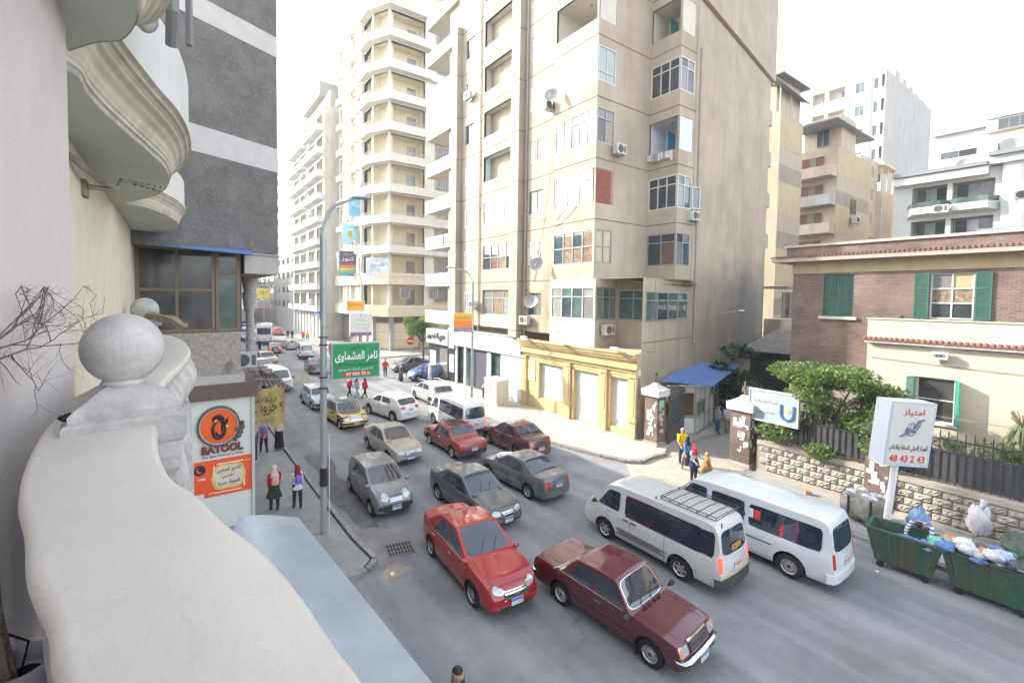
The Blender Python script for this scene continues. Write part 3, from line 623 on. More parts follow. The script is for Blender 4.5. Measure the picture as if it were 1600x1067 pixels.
m=MB(); m.box(-1.6,1.7,24,36,0,8.7); m.build('ground_storey',greyb,dk)
for y in (20.5,27):
    m=MB(); m.lathe([(.16,0),(.16,7.2),(.22,7.3),(.30,8.0),(.22,8.1),(.34,8.65)],(2.72,y,0),n=16); m.build('column',stone_old,dk,smooth=40)
# AC + awning + banner
make_ac((2.16,17.5,5.35),(0,-1),'white air conditioner on the roughcast wall above the corrugated shade, far left',.9)
aw=thing('corrugated_awning','torn corrugated metal shade over the pavement behind the corner shop','awning',(0,0,0))
m=MB(); rows=[]
for i in range(2):
    pass
ya,yb=16.95,23.0
for i in range(8):
    s=i/7; row=[]
    for k in range(57):
        q=k/56; x0=2.2+(.55*s); x1=3.70-.05*s+.08*math.sin(i*2.3)
        x=x0+(x1-x0)*q; y=ya+(yb-ya)*s*(1-.12*q)-.15*q+.0
        row.append((x,y+.0,4.85-.35*q+.05*math.sin(q*9*2*math.pi)+.03*math.sin(s*7+q*3)))
    rows.append(row)
m.grid(rows); m.build('corrugated_sheet',rust,aw,smooth=True)
m=MB()
for k in range(16): 
    x=2.3+random.random()*1.0; y=17.3+random.random()*3; m.box(x,x+random.uniform(.1,.4),y,y+random.uniform(.1,.5),4.86,4.90+random.random()*.05)
m.tube([(2.0,17.2,4.95),(3.4,17.6,4.78)],.03,5); m.build('rubble',rust,aw)
bn=thing('yellow_banner','faded yellow cloth banner with black Arabic lettering hanging under the corrugated shade','banner',(0,0,0))
m=MB(); rows=[]
for j in range(9):
    z=3.78-1.62*j/8; row=[]
    for k in range(19):
        q=k/18; row.append((2.34+1.85*q,21+.06*math.sin(q*9+j*.4)+.03*math.sin(q*23),z+ .05*math.sin(q*4)*(j/8)+(.06*q if j==0 else 0)))
    rows.append(row)
m.grid(rows); m.build('cloth',mat('banner_yellow',(.46,.36,.13),.9,var=.3,scale=1.6,streak=.5,dirt=(.45,.42,.36)),bn,smooth=True)
FB=((0,20.9,0),(1,0),(0,-1))
put_text('بيضا',FB,3.35,3.35,.95,.42,text_k,bn); put_text('جروب',FB,3.35,2.85,1.0,.5,text_k,bn); put_text('٠١٢٧٦٩٩٢٦٧٠',FB,3.25,2.35,1.2,.2,mat('text_grey',(.16,.13,.08),.7,var=0),bn); put_text('؟',FB,4.05,2.95,.15,.4,text_k,bn)

# --- metal canopy below the balcony
cn=thing('metal_canopy','long blue-grey sheet metal canopy over the pavement below the marble balustrade','canopy',(0,0,0))
A=Vector((1.05,9.85,3.42)); B=Vector((2.20,9.70,3.22)); C=Vector((2.75,2.2,3.22)); D=Vector((-.9,1.0,3.55))
m=MB(); rows=[]
for j in range(2):
    pass
left=[Vector((1.05,9.85,3.45)),Vector((.2,6.4,3.5)),Vector((-.3,2,3.55))]; right=[Vector((2.20,9.70,3.2)),Vector((2.52,6,3.2)),Vector((2.85,2,3.2))]
ll=resample(left,18); rr=resample(right,18)
for j in range(18):
    row=[]
    for k in range(13):
        q=k/12; p=Vector(ll[j]).lerp(Vector(rr[j]),q); p.z+=.05*math.sin(q*math.pi)+.010*math.sin(j*1.9+q*6)*math.sin(q*math.pi); row.append(tuple(p))
    row.append((rr[j][0]+.01,rr[j][1],rr[j][2]-.09)); rows.append(row)
m.grid(rows)
cm=mat('canopy_sheet',(.30,.35,.42),.30,metal=.25,var=.14,scale=1.3,bump=.04,bscale=5,streak=.25,dirt=(.45,.48,.52))
m.build('sheet',cm,cn,smooth=40)
m=MB(); m.tube([tuple(left[0]-Vector((0,0,.05))),tuple(right[0]-Vector((0,0,.05)))],.03,6); m.add([(1.05,9.83,3.42),(.2,6.4,3.46),(.15,6.45,2.9),(1.0,9.8,2.9)],[(0,1,2,3)]); m.build('frame',mat('rust_red',(.22,.09,.05),.8,var=.3),cn)
# ================================================================= ground, road, pavements
g=MB(); g.box(-400,500,-200,700,-.5,-.012); struct(g.build('ground',mat('dusty_ground',(.25,.235,.21),.95,var=.2,scale=.2)))
g=MB(); g.add([(-8,-60,0),(24,-60,0),(24,300,0),(-8,300,0)],[(0,1,2,3)]); struct(g.build('road',asphalt))
g=MB(); g.add([(24,36.2,0),(110,36.2,0),(110,52,0),(24,52,0)],[(0,1,2,3)]); struct(g.build('side_road',asphalt))
def kerb_run(name,poly,h,material,edge):
    """pavement slab as one prism + kerb stones as separate pieces along the edge polyline"""
    m=MB(); m.prism(poly,-.2,h); p=struct(m.build(name,material))
    k=0
    for i in range(len(edge)-1):
        a=Vector(edge[i]); b=Vector(edge[i+1]); d=b-a; L=d.length; n=max(1,int(round(L/1.0))); u=d/L; nn=Vector((u.y,-u.x))
        for j in range(n):
            if k>260: break
            s=a+u*(L*j/n+.012); e=a+u*(L*(j+1)/n-.012); dz=random.uniform(-.012,.008)
            mm=MB(); mm.prism([(s.x,s.y),(e.x,e.y),(e.x-nn.x*.16,e.y-nn.y*.16),(s.x-nn.x*.16,s.y-nn.y*.16)],-.1,h+.012+dz); mm.build('kerb_stone',kerb_m,p); k+=1
    return p
kl=[(4.72,90),(4.66,23.5),(4.70,17.3),(4.78,13.6),(4.92,12.25),(4.55,11.9),(2.6,11.75)]
kerb_run('pavement_left',[(p[0]-.1,p[1]) for p in kl]+[(-8,11.75),(-8,90)],.13,pave,kl)
# paving joints: rows of slabs on the near left pavement
sl=MB()
pl=bpy.data.objects['pavement_left']
for i in range(6):
    for j in range(9):
        m=MB(); x0=2.42+.44*i*.98; y0=12.5+.98*j
        if x0+.40>4.5: continue
        m.box(x0,x0+.425,y0,y0+.96,.10,.136+random.uniform(0,.005)); m.build('paving_slab',pave,pl)
kr=[(20.9,12.9),(19.9,13.0),(18.9,12.9),(18.35,13.3),(17.9,14.4),(17.35,16.5),(17.1,18.5),(17.2,24),(17.6,29),(18.2,33.5),(19.4,34.6),(24,34.9)]
kerb_run('pavement_tower',[(p[0]+.1,p[1]+.05) for p in kr]+[(30,36),(30,13.3),(21.6,13.2)],.14,pave_r,kr)
kw=[(19.2,-14),(19.15,4),(19.4,7),(19.9,8.7),(20.6,9.25),(22.2,9.35)]
kerb_run('pavement_wall',[(p[0]+.1,p[1]) for p in kw]+[(22.6,9.3),(22.6,-14)],.13,pave,kw)
kf=[(20.5,52.0),(19.2,53.0),(18.9,60),(18.4,82),(17,140)]
kerb_run('pavement_far',[(p[0]+.1,p[1]) for p in kf]+[(30,140),(60,52.2)],.13,pave,kf)
m=MB(); m.add([(17.2,9.6,.004),(22.2,9.6,.004),(40,9.6,.004),(40,15,.004),(30,14.4,.004),(22.3,13.4,.004),(18.2,13.2,.004),(17.0,12.0,.004)],[tuple(range(8))]); struct(m.build('gateway_ground',mat('sandy_concrete',(.36,.33,.28),.95,var=.22,scale=1.2,bump=.3,bscale=18)))
m=MB()
for i in range(4):
    for j in range(3):
        m.box(22.9+1.3*i,24.14+1.3*i,10.3+1.2*j,11.42+1.2*j,.0,.012+.006*((i+j)%2))
stuff(m.build('concrete_slabs',mat('slab_grey',(.30,.29,.27),.95,var=.15,scale=3)))
# asphalt patches and stains (thin sheets of their own surface), grate, manhole, litter
def blob(cx,cy,rx,ry,z,seed,n=26,ang=0):
    rg=random.Random(seed); pts=[]
    for i in range(n):
        a=2*math.pi*i/n; r=1+.22*math.sin(a*3+seed)+rg.uniform(-.10,.10); x=rx*r*math.cos(a); y=ry*r*math.sin(a)
        pts.append((cx+x*math.cos(ang)-y*math.sin(ang),cy+x*math.sin(ang)+y*math.cos(ang),z))
    return pts
patch_d=mat('patched_asphalt',(.135,.135,.135),.9,var=.3,scale=1.5,bump=.3); patch_l=mat('worn_asphalt',(.215,.212,.205),.93,var=.25,scale=1.2,bump=.3)
road=bpy.data.objects['road']
for i,(x,y,rx,ry,mt) in enumerate([(5.6,16.6,.55,2.6,patch_d),(5.75,20.5,.5,2.0,patch_d),(5.6,12.9,1.0,1.15,patch_l),(5.3,11.45,.45,.3,mat('sand_patch',(.30,.27,.22),.95,var=.2)),(10.2,9.0,.3,.5,patch_d),(9.5,20,.35,.35,patch_d),(17.3,10.5,.7,1.2,mat('sand_patch',(.30,.27,.22)))]):
    m=MB(); m.add(blob(x,y,rx,ry,.004+.0012*i,i),[tuple(range(26))]); m.build('asphalt_patch',mt,road)
gr=thing('drain_grate','rusty iron drain grate set in the road by the kerb corner','drain grate',(5.9,12.45,0),R(-12))
m=MB(); m.box(-.42,.42,-.34,.34,.003,.008); m.build('pit',dark_m,gr)
m=MB()
for i in range(9): m.box(-.42+.1*i-.018+.02,-.42+.1*i+.022+.02,-.34,.34,.006,.02)
for y in (-.34,-.12,.1,.32): m.box(-.43,.43,y-.02,y+.02,.007,.022)
m.build('bar',mat('grate_iron',(.17,.165,.16),.7,metal=.4),gr)
mh=thing('manhole_cover','round manhole cover in the road ahead of the silver saloon','manhole cover',(7.6,21.0,0))
m=MB(); m.lathe([(.38,.005),(.38,.014),(.33,.014),(.32,.009),(.001,.009)],n=28); 
for i in range(5): m.box(-.25,.25,-.25+.11*i,-.22+.11*i,.010,.015)
m.build('cover',mat('manhole_iron',(.2,.195,.185),.7,var=.2,scale=9),mh)
cr=tag(MB().box(-.05,.05,-.035,.035,0,.07).build('crumpled_cup',white_p),'small white and blue paper cup lying on the road by the kerb corner','litter'); cr.location=(5.15,11.35,.005)

# ================================================================= the beige tower
tw=thing('beige_tower','tall beige plastered apartment tower with enclosed balcony bays, across the street','building',(0,0,0))
X0=21.5; FT=((X0,33.6,0),(0,-1),(-1,0))     # u = 33.6 - y
Uy=lambda y:33.6-y
GR=[5.5+3.6*k for k in range(0,10)]            # storey joints
TOP=38.5
# front wall between pier one and the right bay
y_m0,y_m1=29.75,25.75; y_w1=(32.5,31.2); y_w2=(24.15,22.75); y_b0,y_b1=21.45,17.95
ops=[]; spec=[]
for k in range(9):
    z=GR[k]
    ops.append((Uy(y_m0),Uy(y_m1),z+1.0,z+3.0,'mid',k))
    wz=(z+1.15,z+2.75)
    ops.append((Uy(y_w1[0]),Uy(y_w1[1]),*wz,'w1',k)); ops.append((Uy(y_w2[0]),Uy(y_w2[1]),*wz,'w2',k))
wall_holes(FT,Uy(33.6),Uy(y_b0),5.5,TOP,ops,tower_m,tw,'front_wall',.2)
def bars_window(F,a,b,c,d,k,par):
    kind=k%4
    if kind==0: window(F,a,b,c,d,par,cols=2,fm=frame_w,gm=glass_f,inset=.10,bars=5,name='window')
    elif kind==1: window(F,a,b,c,d,par,cols=4,fm=frame_w,gm=glass_f,inset=.06,bar=.06,bars=4)
    elif kind==2: window(F,a,b,c,d,par,cols=2,fm=frame_g,gm=[glass_d,glass_f],inset=.14)
    else: window(F,a,b,c,d,par,cols=3,rows=2,fm=frame_w,gm=glass_f,inset=.08)
for (a,b,c,d,kd,k) in ops:
    if kd=='w1': bars_window(FT,a,b,c,d,[1,1,1,1,2,3,2,1,1][k],tw)
    elif kd=='w2': bars_window(FT,a,b,c,d,[2,1,2,0,1,3,3,1,1][k],tw)
    else:
        if k==0: window(FT,a,b,c,d,tw,cols=3,rows=2,fm=mat('frame_worn',(.42,.40,.37),.7,var=.3,scale=8),gm=[glass_f,glass_c,glass_w,glass_f],inset=.15,transom=.68); 
        elif k==1: window(FT,a,b,c,d,tw,cols=4,rows=2,fm=frame_g,gm=[glass_d,glassmat('glass_orange',(.15,.085,.065),.1,.4,2),glass_c,glass_d,glass_b],inset=.1,bar=.07)
        elif k==2: window(FT,a,b,c,d,tw,cols=3,rows=2,fm=frame_w,gm=glass_c,inset=.1,bar=.08,transom=.62)
        else: recess(FT,a,b,c,d,2.4,[recess_b,recess_m,recess_m][k-3] if k<6 else recess_m,tw,dm=mat('door_blue',(.05,.28,.5),.5) if k==3 else glass_d,lamp=True)
m=MB()
for z in GR: 
    m.fbox(FT,0,Uy(y_b0),.0,.012,z-.03,z+.03)
m.build('storey_joint',joint_m,tw)
m=MB(); m.fbox(FT,Uy(y_m0)-.05,Uy(y_m1)+.05,0,.03,5.55,6.4); m.build('white_panel',tower_w,tw)
# piers
for (ya,yb,n) in ((33.95,33.1,.55),(25.65,24.75,.55)):
    m=MB(); zt=31.3 if ya>30 else TOP
    m.box(X0-n,X0+.0,yb,ya,5.0,zt); 
    pr=m.build('pier',pier_m,tw)
    m=MB()
    for z in GR: 
        if z<zt: m.box(X0-n-.012,X0,yb-.012,ya+.012,z-.025,z+.025)
    m.build('storey_joint',joint_m,tw)
# right bay: projects slightly, wraps the corner
Xb=21.2
FB1=((Xb,y_b0,0),(0,-1),(-1,0)); Wb=y_b0-y_b1
FB2=((Xb,y_b1,0),(1,0),(0,-1))                 # return wall, u = x - Xb
XI=26.35
o1=[];o2=[]
for k in range(1,9):
    z=GR[k]; o1.append((.08,Wb-.05,z+.95,z+3.02)); o2.append((.05,1.62,z+.95,z+3.02))
wall_holes(FB1,0,Wb,GR[1],TOP,o1,tower_m,tw,'bay_wall',.16)
wall_holes(FB2,0,XI-Xb,GR[1],TOP,o2,side_m,tw,'return_wall',.16)
m=MB(); m.box(Xb,X0+.3,y_b1+.02,y_b0,GR[1]-.1,GR[1]); m.box(Xb,X0,y_b0,y_b0+.001,GR[1],TOP); m.build('bay_soffit',tower_m,tw)
m=MB()
for z in GR[1:]: m.fbox(FB1,-.005,Wb+.01,0,.014,z-.03,z+.03); m.fbox(FB2,-.01,XI-Xb,0,.012,z-.03,z+.03)
m.build('storey_joint',joint_m,tw)
for k in range(1,9):
    z=GR[k]; za,zb=z+.95,z+3.02
    if k==1:
        window(FB1,.08,Wb-.05,za,zb,tw,cols=4,rows=2,fm=frame_g,gm=[glass_b,glass_c,glass_c,glass_c,glass_b,glass_c,glass_b,glass_c],inset=.06,bar=.09); window(FB2,.05,1.62,za,zb,tw,cols=2,rows=2,fm=frame_g,gm=glassmat('glass_cream',(.36,.30,.19),.15,.15,2),inset=.06,bar=.09)
    elif k==2:
        window(FB1,.08,Wb-.25,za,zb,tw,cols=3,rows=2,fm=frame_w,gm=[glass_w,glass_f,glass_w],inset=.1,bar=.09,transom=.72)
        m=MB(); m.fbox(FB2,.05,1.62,-.08,-.05,za,zb); pb=m.build('brick_infill',mat('mortar_pale',(.42,.34,.30),.95,var=.15),tw)
        bw,bh=.20,.075; bm=mat('red_brick',(.30,.105,.075),.9,var=.35,scale=7)
        bme=[]
        for q in range(3): bb=MB(); bb.box(0,bw-.018,-.02,.02+.006*q,0,bh-.015); bme.append(bb.mesh('brick',bm))
        c=0
        for r_ in range(int((zb-za)/bh)):
            for q in range(8):
                if c>=215: break
                x=Xb+.06+q*bw-(bw/2 if r_%2 else 0)
                if x<Xb+.05 or x+bw>Xb+1.64: continue
                ob('brick',bme[(q+r_)%3],pb,(x,y_b1+.05,za+.01+r_*bh)); c+=1
    elif k==3:
        window(FB1,.08,Wb-.05,za,zb,tw,cols=5,rows=2,fm=mat('frame_dull',(.34,.33,.31),.5,var=.1),gm=[glass_w,glass_f,glass_d,glass_f,glass_w],inset=.08,bar=.07,transom=.74)
        window(FB2,.05,1.62,za,zb,tw,cols=2,rows=2,fm=mat('frame_dull',(.34,.33,.31),.5,var=.1),gm=[glassmat('glass_smoky',(.06,.06,.065)),glass_c,glass_f,glass_f],inset=.06,bar=.07,transom=.7)
    elif k==4:
        m=MB(); m.fbox(FB1,.08,.9,-.06,-.03,za,zb); m.fbox(FB1,.94,Wb-.03,-.04,.0,za+.45,zb); m.fbox(FB1,.94,Wb-.03,-.06,-.02,za,za+.42); m.build('white_shutter',mat('shutter_white',(.54,.55,.56),.5,var=.02),tw)
        m=MB(); m.fbox(FB1,.90,.94,-.05,.0,za,zb); m.fbox(FB1,.94,Wb-.03,-.05,-.01,za+.42,za+.45); m.build('shutter_gap',dark_m,tw)
        window(FB2,.05,1.62,za,zb,tw,cols=2,rows=2,fm=frame_w,gm=glassmat('glass_pale_green',(.30,.36,.34),.15,.1,2),inset=.05,bar=.07,transom=.28)
    else:
        recess(FB1,.08,Wb-.05,za,zb,2.6,recess_m,tw,lamp=True,door=True,dm=green_sh)
        m=MB(); m.fquad(FB2,[(.05,-.16,za),(1.62,-.16,za),(1.62,-1.5,za),(.05,-1.5,za)]); 
# second bay
y_i=17.95; y_e=15.92; XE=28.25
FC1=((XI,y_i,0),(0,-1),(-1,0)); FC2=((XI,y_e,0),(1,0),(0,-1))
Wc=y_i-y_e; Wd=XE-XI
o1=[];o2=[]
for k in range(1,9):
    z=GR[k]; o1.append((.03,Wc-.03,z+.95,z+3.0)); o2.append((.03,Wd-.35,z+.95,z+3.0))
wall_holes(FC1,0,Wc,GR[1],TOP,o1,side_m,tw,'bay_wall',.12); wall_holes(FC2,0,Wd,GR[1],TOP,o2,side_m,tw,'bay_wall',.12)
m=MB()
for z in GR[1:]: m.fbox(FC1,0,Wc+.01,0,.014,z-.03,z+.03); m.fbox(FC2,-.01,Wd,0,.012,z-.03,z+.03)
m.build('storey_joint',joint_m,tw)
for k in range(1,9):
    z=GR[k]; za,zb=z+.95,z+3.0
    if k in (1,2,4):
        fm=[None,frame_g,frame_w,None,frame_w][k]; gs=[glass_d,glassmat('glass_orange',(.15,.085,.065)),glass_d] if k==1 else [glassmat('glass_smoky',(.06,.06,.065)),glass_d]
        window(FC1,.03,Wc-.03,za,zb,tw,cols=3 if k!=1 else 2,rows=2,fm=fm,gm=gs,inset=.06,bar=.08,transom=.72); window(FC2,.03,Wd-.35,za,zb,tw,cols=2,rows=2,fm=fm,gm=[glass_f,glass_b,glass_d,glass_f],inset=.05,bar=.07,transom=.7)
    else:
        recess(FC1,.03,Wc-.03,za,zb,1.8,recess_w if k==3 else recess_m,tw,door=False,lamp=True)
        m=MB(); m.fquad(FC2,[(.03,-.12,za),(Wd-.35,-.12,za),(Wd-.35,-.12,zb),(.03,-.12,zb)]) if False else None
        m=MB(); m.box(XI+.9,XI+1.7,17.2,17.25,za,za+1.6); m.build('balcony_door',mat('door_teal',(.05,.25,.2),.5) if k!=3 else mat('door_blue',(.05,.28,.5)),tw)
# open casement on the second storey
m=MB(); FS2=((XI+Wd-.33,y_e-.02,0),(.93,-.36),(-.36,-.93)); window(FS2,0,.62,GR[2]+1.0,GR[2]+2.4,tw,cols=1,fm=frame_w,gm=glass_f,inset=0,bar=.07,name='open_casement')
# long side wall, from the shop corner to the rear, obliquely away from the street
SW0=(21.62,14.88); SW1=(44.2,18.32); FS,LS=frame(SW0,SW1)
uE=(XE-SW0[0])/FS[1][0]
wall_holes(FS,0,uE,0,9.1,[(.35,6.1,6.65,8.35)],side_m,tw,'side_wall_low',.15)
wall_holes(FS,uE,LS,0,TOP,[],side_m,tw,'side_wall')
m=MB(); m.fbox(FS,uE,LS,0,.012,26.97,27.03); m.fbox(FS,0,uE,0,.012,5.45,5.5); m.build('storey_joint',joint_m,tw)
m=MB(); m.fbox(FS,uE-.12,LS+.5,.0,.22,27.05,TOP); m.build('upper_parapet',side_m,tw)
m=MB()
for k in range(2,9):
    z=GR[k]; m.fbox(FS,LS-.02,LS+.9 if k!=6 else LS+1.0,-1.4,-.02,z-.15,z+1.1)
m.build('rear_balcony',side_m,tw)
for k in range(1,9):
    pass
m=MB(); m.fquad(((28.1,15.893,0),(1,0),(0,-1)),[(0,0,9.1),(.3,0,9.1),(.3,0,TOP),(0,0,TOP)]); m.build('corner_fillet',side_m,tw)
# first-storey glazed room above the shop: front bay, return, set-back wall
zg0,zg1=6.62,8.4; XS=23.1
FG1=((21.1,21.45,0),(0,-1),(-1,0)); FG2=((21.1,17.70,0),(1,0),(0,-1)); FG3=((XS,17.70,0),(0,-1),(-1,0))
wall_holes(FG1,0,3.75,4.95,9.1,[(.1,3.70,zg0,zg1+.2)],tower_w,tw,'bay_wall',.1); window(FG1,.1,3.70,zg0,zg1+.2,tw,cols=4,rows=2,fm=frame_w,gm=[glass_w,glass_b,glass_g,glass_f,glass_w,glass_g,glass_b,glass_w],inset=.05,bar=.07,transom=.70)
wall_holes(FG2,0,2.0,4.95,9.1,[(.1,1.95,zg0,zg1+.2)],side_m,tw,'bay_wall',.1); window(FG2,.1,1.95,zg0,zg1+.2,tw,cols=3,rows=2,fm=frame_al,gm=[glass_f,glass_g,glass_f],inset=.05,bar=.07,transom=.70)
wall_holes(FG3,0,2.62,4.95,9.1,[(.15,2.2,zg0,zg1+.05)],side_m,tw,'bay_wall',.1); window(FG3,.15,2.2,zg0,zg1+.05,tw,cols=2,rows=2,fm=frame_al,gm=[glass_g,glass_g],inset=.05,bar=.07,transom=.72)
window(FS,.35,6.1,6.65,8.35,tw,cols=4,rows=2,fm=frame_al,gm=[glass_g,glass_d,glass_g,glass_g,glass_g,glass_d,glass_g,glass_g],inset=.03,bar=.08,transom=.70)
m=MB(); m.box(21.1,X0+2,17.7,21.45,4.9,4.95); m.box(X0,XS+4,15.2,18,9.1,9.12); m.box(XS,XI+1.9,15.3,17.98,9.05,9.1); m.build('slab',tower_m,tw)
# corrugated lean-to over it
m=MB(); rows=[]
for i in range(3):
    rows.append([(21.9+6.4*k/80-.25*i*0, (16.1+.05*k/80)-1.0*i/2+.18*(k/80)*2, 9.02-.22*i/2+.035*math.sin(k*1.3)) for k in range(81)])
m.grid(rows); m.build('corrugated_lean_to',rust,tw,smooth=True)
# left wing: cantilevered corner balconies
wl=5.7
m=MB(); m.box(22.2,34,25,35.6,0,TOP); m.build('tower_core',tower_m,tw)
FW=((X0+.05,35.75,0),(0,-1),(-1,0))
m=MB(); m.box(X0+.3,22.4,33.9,35.7,0,TOP); m.build('corner_wall',tower_m,tw)
for k in range(0,10):
    z=5.5+3.6*k-.9 if False else GR[min(k,9)]
    m=MB(); m.box(X0-.05,26,33.96,39.55,z-.18,z); m.box(X0-.05,X0+.08,33.96,39.55,z,z+1.05); m.box(X0+.08,26,39.42,39.55,z,z+1.05)
    b=m.build('corner_balcony',tower_w if k>1 else rough_band,tw)
    m=MB(); m.box(X0-.062,X0-.05,33.96,39.56,z-.02,z+.01); m.build('storey_joint',joint_m,b)
    if k==5: 
        window(((X0-.05,39.5,0),(0,-1),(-1,0)),.0,5.3,z+1.05,z+2.55,tw,cols=5,fm=frame_w,gm=[glass_f,glass_d,glass_b,glass_d,glass_w],inset=.08,bar=.07)
        m=MB(); m.box(X0-.05,26,33.96,39.55,z+2.55,z+3.42); m.build('white_panel',tower_w,tw)
m=MB(); m.box(X0-.05,26,33.96,39.55,GR[6]+1.0,GR[7]-.18) if False else None
# ground floor, white shop: fascia, piers, glazed doors
FSH=((X0-.02,33.6,0),(0,-1),(-1,0))
m=MB(); m.fbox(FSH,0,9.05,.0,.25,3.55,4.95); m.fbox(FSH,0,9.05,.0,.33,4.95,5.02); m.build('shop_fascia',mat('fascia_grey_white',(.42,.45,.47),.5,var=.05),tw)
for (a,b) in ((0,.3),(1.4,1.7),(2.5,2.75),(6.6,9.05)): m=MB(); m.fbox(FSH,a,b,0,.12,0,3.55); m.build('shop_pier',mat('shop_white_tiles',(.50,.52,.52),.5,var=.04),tw)
m=MB(); m.fbox(FSH,.3,6.6,-.3,-.25,0,3.55); m.build('shop_glass',glass_g,tw)
m=MB(); m.fbox(FSH,2.8,4.6,-.1,-.05,.1,3.4); m.build('dark_door',mat('door_purple',(.07,.06,.10),.5),tw)
m=MB(); m.fbox(FSH,4.7,5.2,-.05,.05,.1,3.4); m.build('pale_panel',mat('panel_cyan',(.45,.62,.64),.4),tw)
# black-fronted corner shop with metallic sign
m=MB(); m.box(X0-.08,X0+3,33.7,38.6,0,3.35); m.build('black_shop',mat('black_cladding',(.035,.04,.05),.3,var=.1),tw)
m=MB(); m.box(X0-.35,X0+3,34.6,38.75,3.35,4.75); m.box(X0-.30,X0,33.6,34.55,3.2,4.9); m.build('shop_fascia',mat('fascia_steel_blue',(.42,.46,.50),.35,metal=.3,var=.05),tw)
FK=((X0-.36,38.7,0),(0,-1),(-1,0)); put_text('عدي لا تنسون',FK,2.0,4.05,3.4,.8,text_k,tw,n=.02,extrude=.05,bold=.02)
for (a,b,c,d,mt) in ((38.3,37.2,1.2,2.6,white_p),(36.4,35.0,.2,3.0,glass_f),(34.6,33.9,1.0,2.6,white_p)):
    m=MB(); m.box(X0-.12,X0-.08,b,a,c,d); m.build('shop_poster' if mt is white_p else 'shop_window',mt,tw)
# ---- yellow classical shop front
ys=mat('yellow_stone_paint',(.50,.39,.215),.85,var=.08,scale=1.2,streak=.2)
cf=thing('classical_shopfront','sand-yellow classical shopfront with cornice, pilasters and three white roller shutters','shopfront',(0,0,0))
FY=((X0-.03,24.5,0),(0,-1),(-1,0)); LY=24.5-14.95
sh_=[(2.0,3.95,.95,3.35),(5.35,7.35,.15,3.55),(8.0,9.15,.55,3.45)] 
sh_=[(1.75,4.05,.95,3.4),(4.95,6.9,.15,3.4),(7.75,8.95,.5,3.4)]
wall_holes(FY,0,LY,0,4.1,sh_,ys,cf,'front',.28)
for i,(a,b,c,d) in enumerate(sh_):
    m=MB(); n_=int((d-c)/.095)
    rows=[]
    for j in range(n_*4+1):
        z=c+(d-c)*j/(n_*4); nn=-.20+.018*abs(math.sin(j*math.pi/4))
        O,U,N=FY; rows.append([(O[0]+U[0]*a+N[0]*nn,O[1]+U[1]*a,z),(O[0]+N[0]*nn,O[1]+U[1]*b,z)])
    m.grid(rows); m.build('roller_shutter',mat('shutter_cream_white',(.58,.58,.55),.5,var=.05,scale=3),cf)
    m=MB(); m.fbox(FY,a-.16,a,0,.06,c-.05,d+.16); m.fbox(FY,b,b+.16,0,.06,c-.05,d+.16); m.fbox(FY,a,b,0,.06,d,d+.16); m.fbox(FY,a-.22,b+.22,0,.10,d+.16,d+.24); m.build('shutter_surround',ys,cf)
for a in (.0,1.2-.7,4.25,7.1,9.05):
    if a==.5: continue
    m=MB(); w=.5 if a not in(4.25,7.1) else .48
    m.fbox(FY,a,a+w,0,.16,0,3.75); m.fbox(FY,a-.04,a+w+.04,0,.24,1.05,1.25); m.fbox(FY,a-.03,a+w+.03,0,.22,0,.35); m.fbox(FY,a-.04,a+w+.04,0,.24,3.55,3.75); m.fbox(FY,a+.1,a+w-.1,.16,.19,1.4,3.4); m.build('pilaster',ys,cf)
for (za,zb,nn) in ((3.78,4.0,.10),(4.0,4.12,.26),(4.12,4.45,.20),(4.55,4.68,.38),(4.68,4.85,.48),(4.85,4.95,.58)):
    m=MB(); m.fbox(FY,-.05,LY-.02+nn*.4,0,nn,za,zb); m.build('cornice',ys,cf)
m=MB(); i=0
while .1+i*.17<LY: m.fbox(FY,.1+i*.17,.19+i*.17,.2,.34,4.45,4.55); i+=1
stuff(m.build('dentils',ys,cf))
m=MB(); m.fbox(FY,LY-.0,LY+.35,-.6,.5,4.95,5.0) if False else None
m=MB(); m.fbox(FY,0.35,1.35,.0,.05,2.0,3.6); m.build('plaque',mat('plaque_yellow',(.66,.55,.33),.8),cf)
put_text('كري',FY,.85,3.1,.7,.55,mat('relief_brown',(.3,.22,.12),.8),cf,n=.06); put_text('MISS',FY,.85,2.45,.5,.12,mat('relief_brown',(.3,.22,.12),.8),cf,n=.06)
for (u) in (1.0,4.5,8.6):
    t=thing('floodlight',['white floodlight above the left roller shutter of the yellow shopfront','white floodlight above the middle of the yellow shopfront cornice','white floodlight above the right roller shutter of the yellow shopfront'][[1.0,4.5,8.6].index(u)],'floodlight',(X0-.85,24.5-u,5.05))
    m=MB(); m.box(-.14,.14,-.2,.2,0,.16); m.build('housing',white_p,t); m=MB(); m.tube([(0,0,0),(.5,0,-.05)],.02,5); m.build('arm',steel,t)
# terrace above cornice beside the bay; wall strip coloured pale for sunlight on it
m=MB(); m.box(X0+.1,XS,14.95,17.68,4.95,5.0); m.build('terrace',side_m,tw)
m=MB(); m.box(XS-.04,XS+.03,15.1,15.6,5.0,6.6); m.build('painted_sunlit_strip',tower_w,tw)

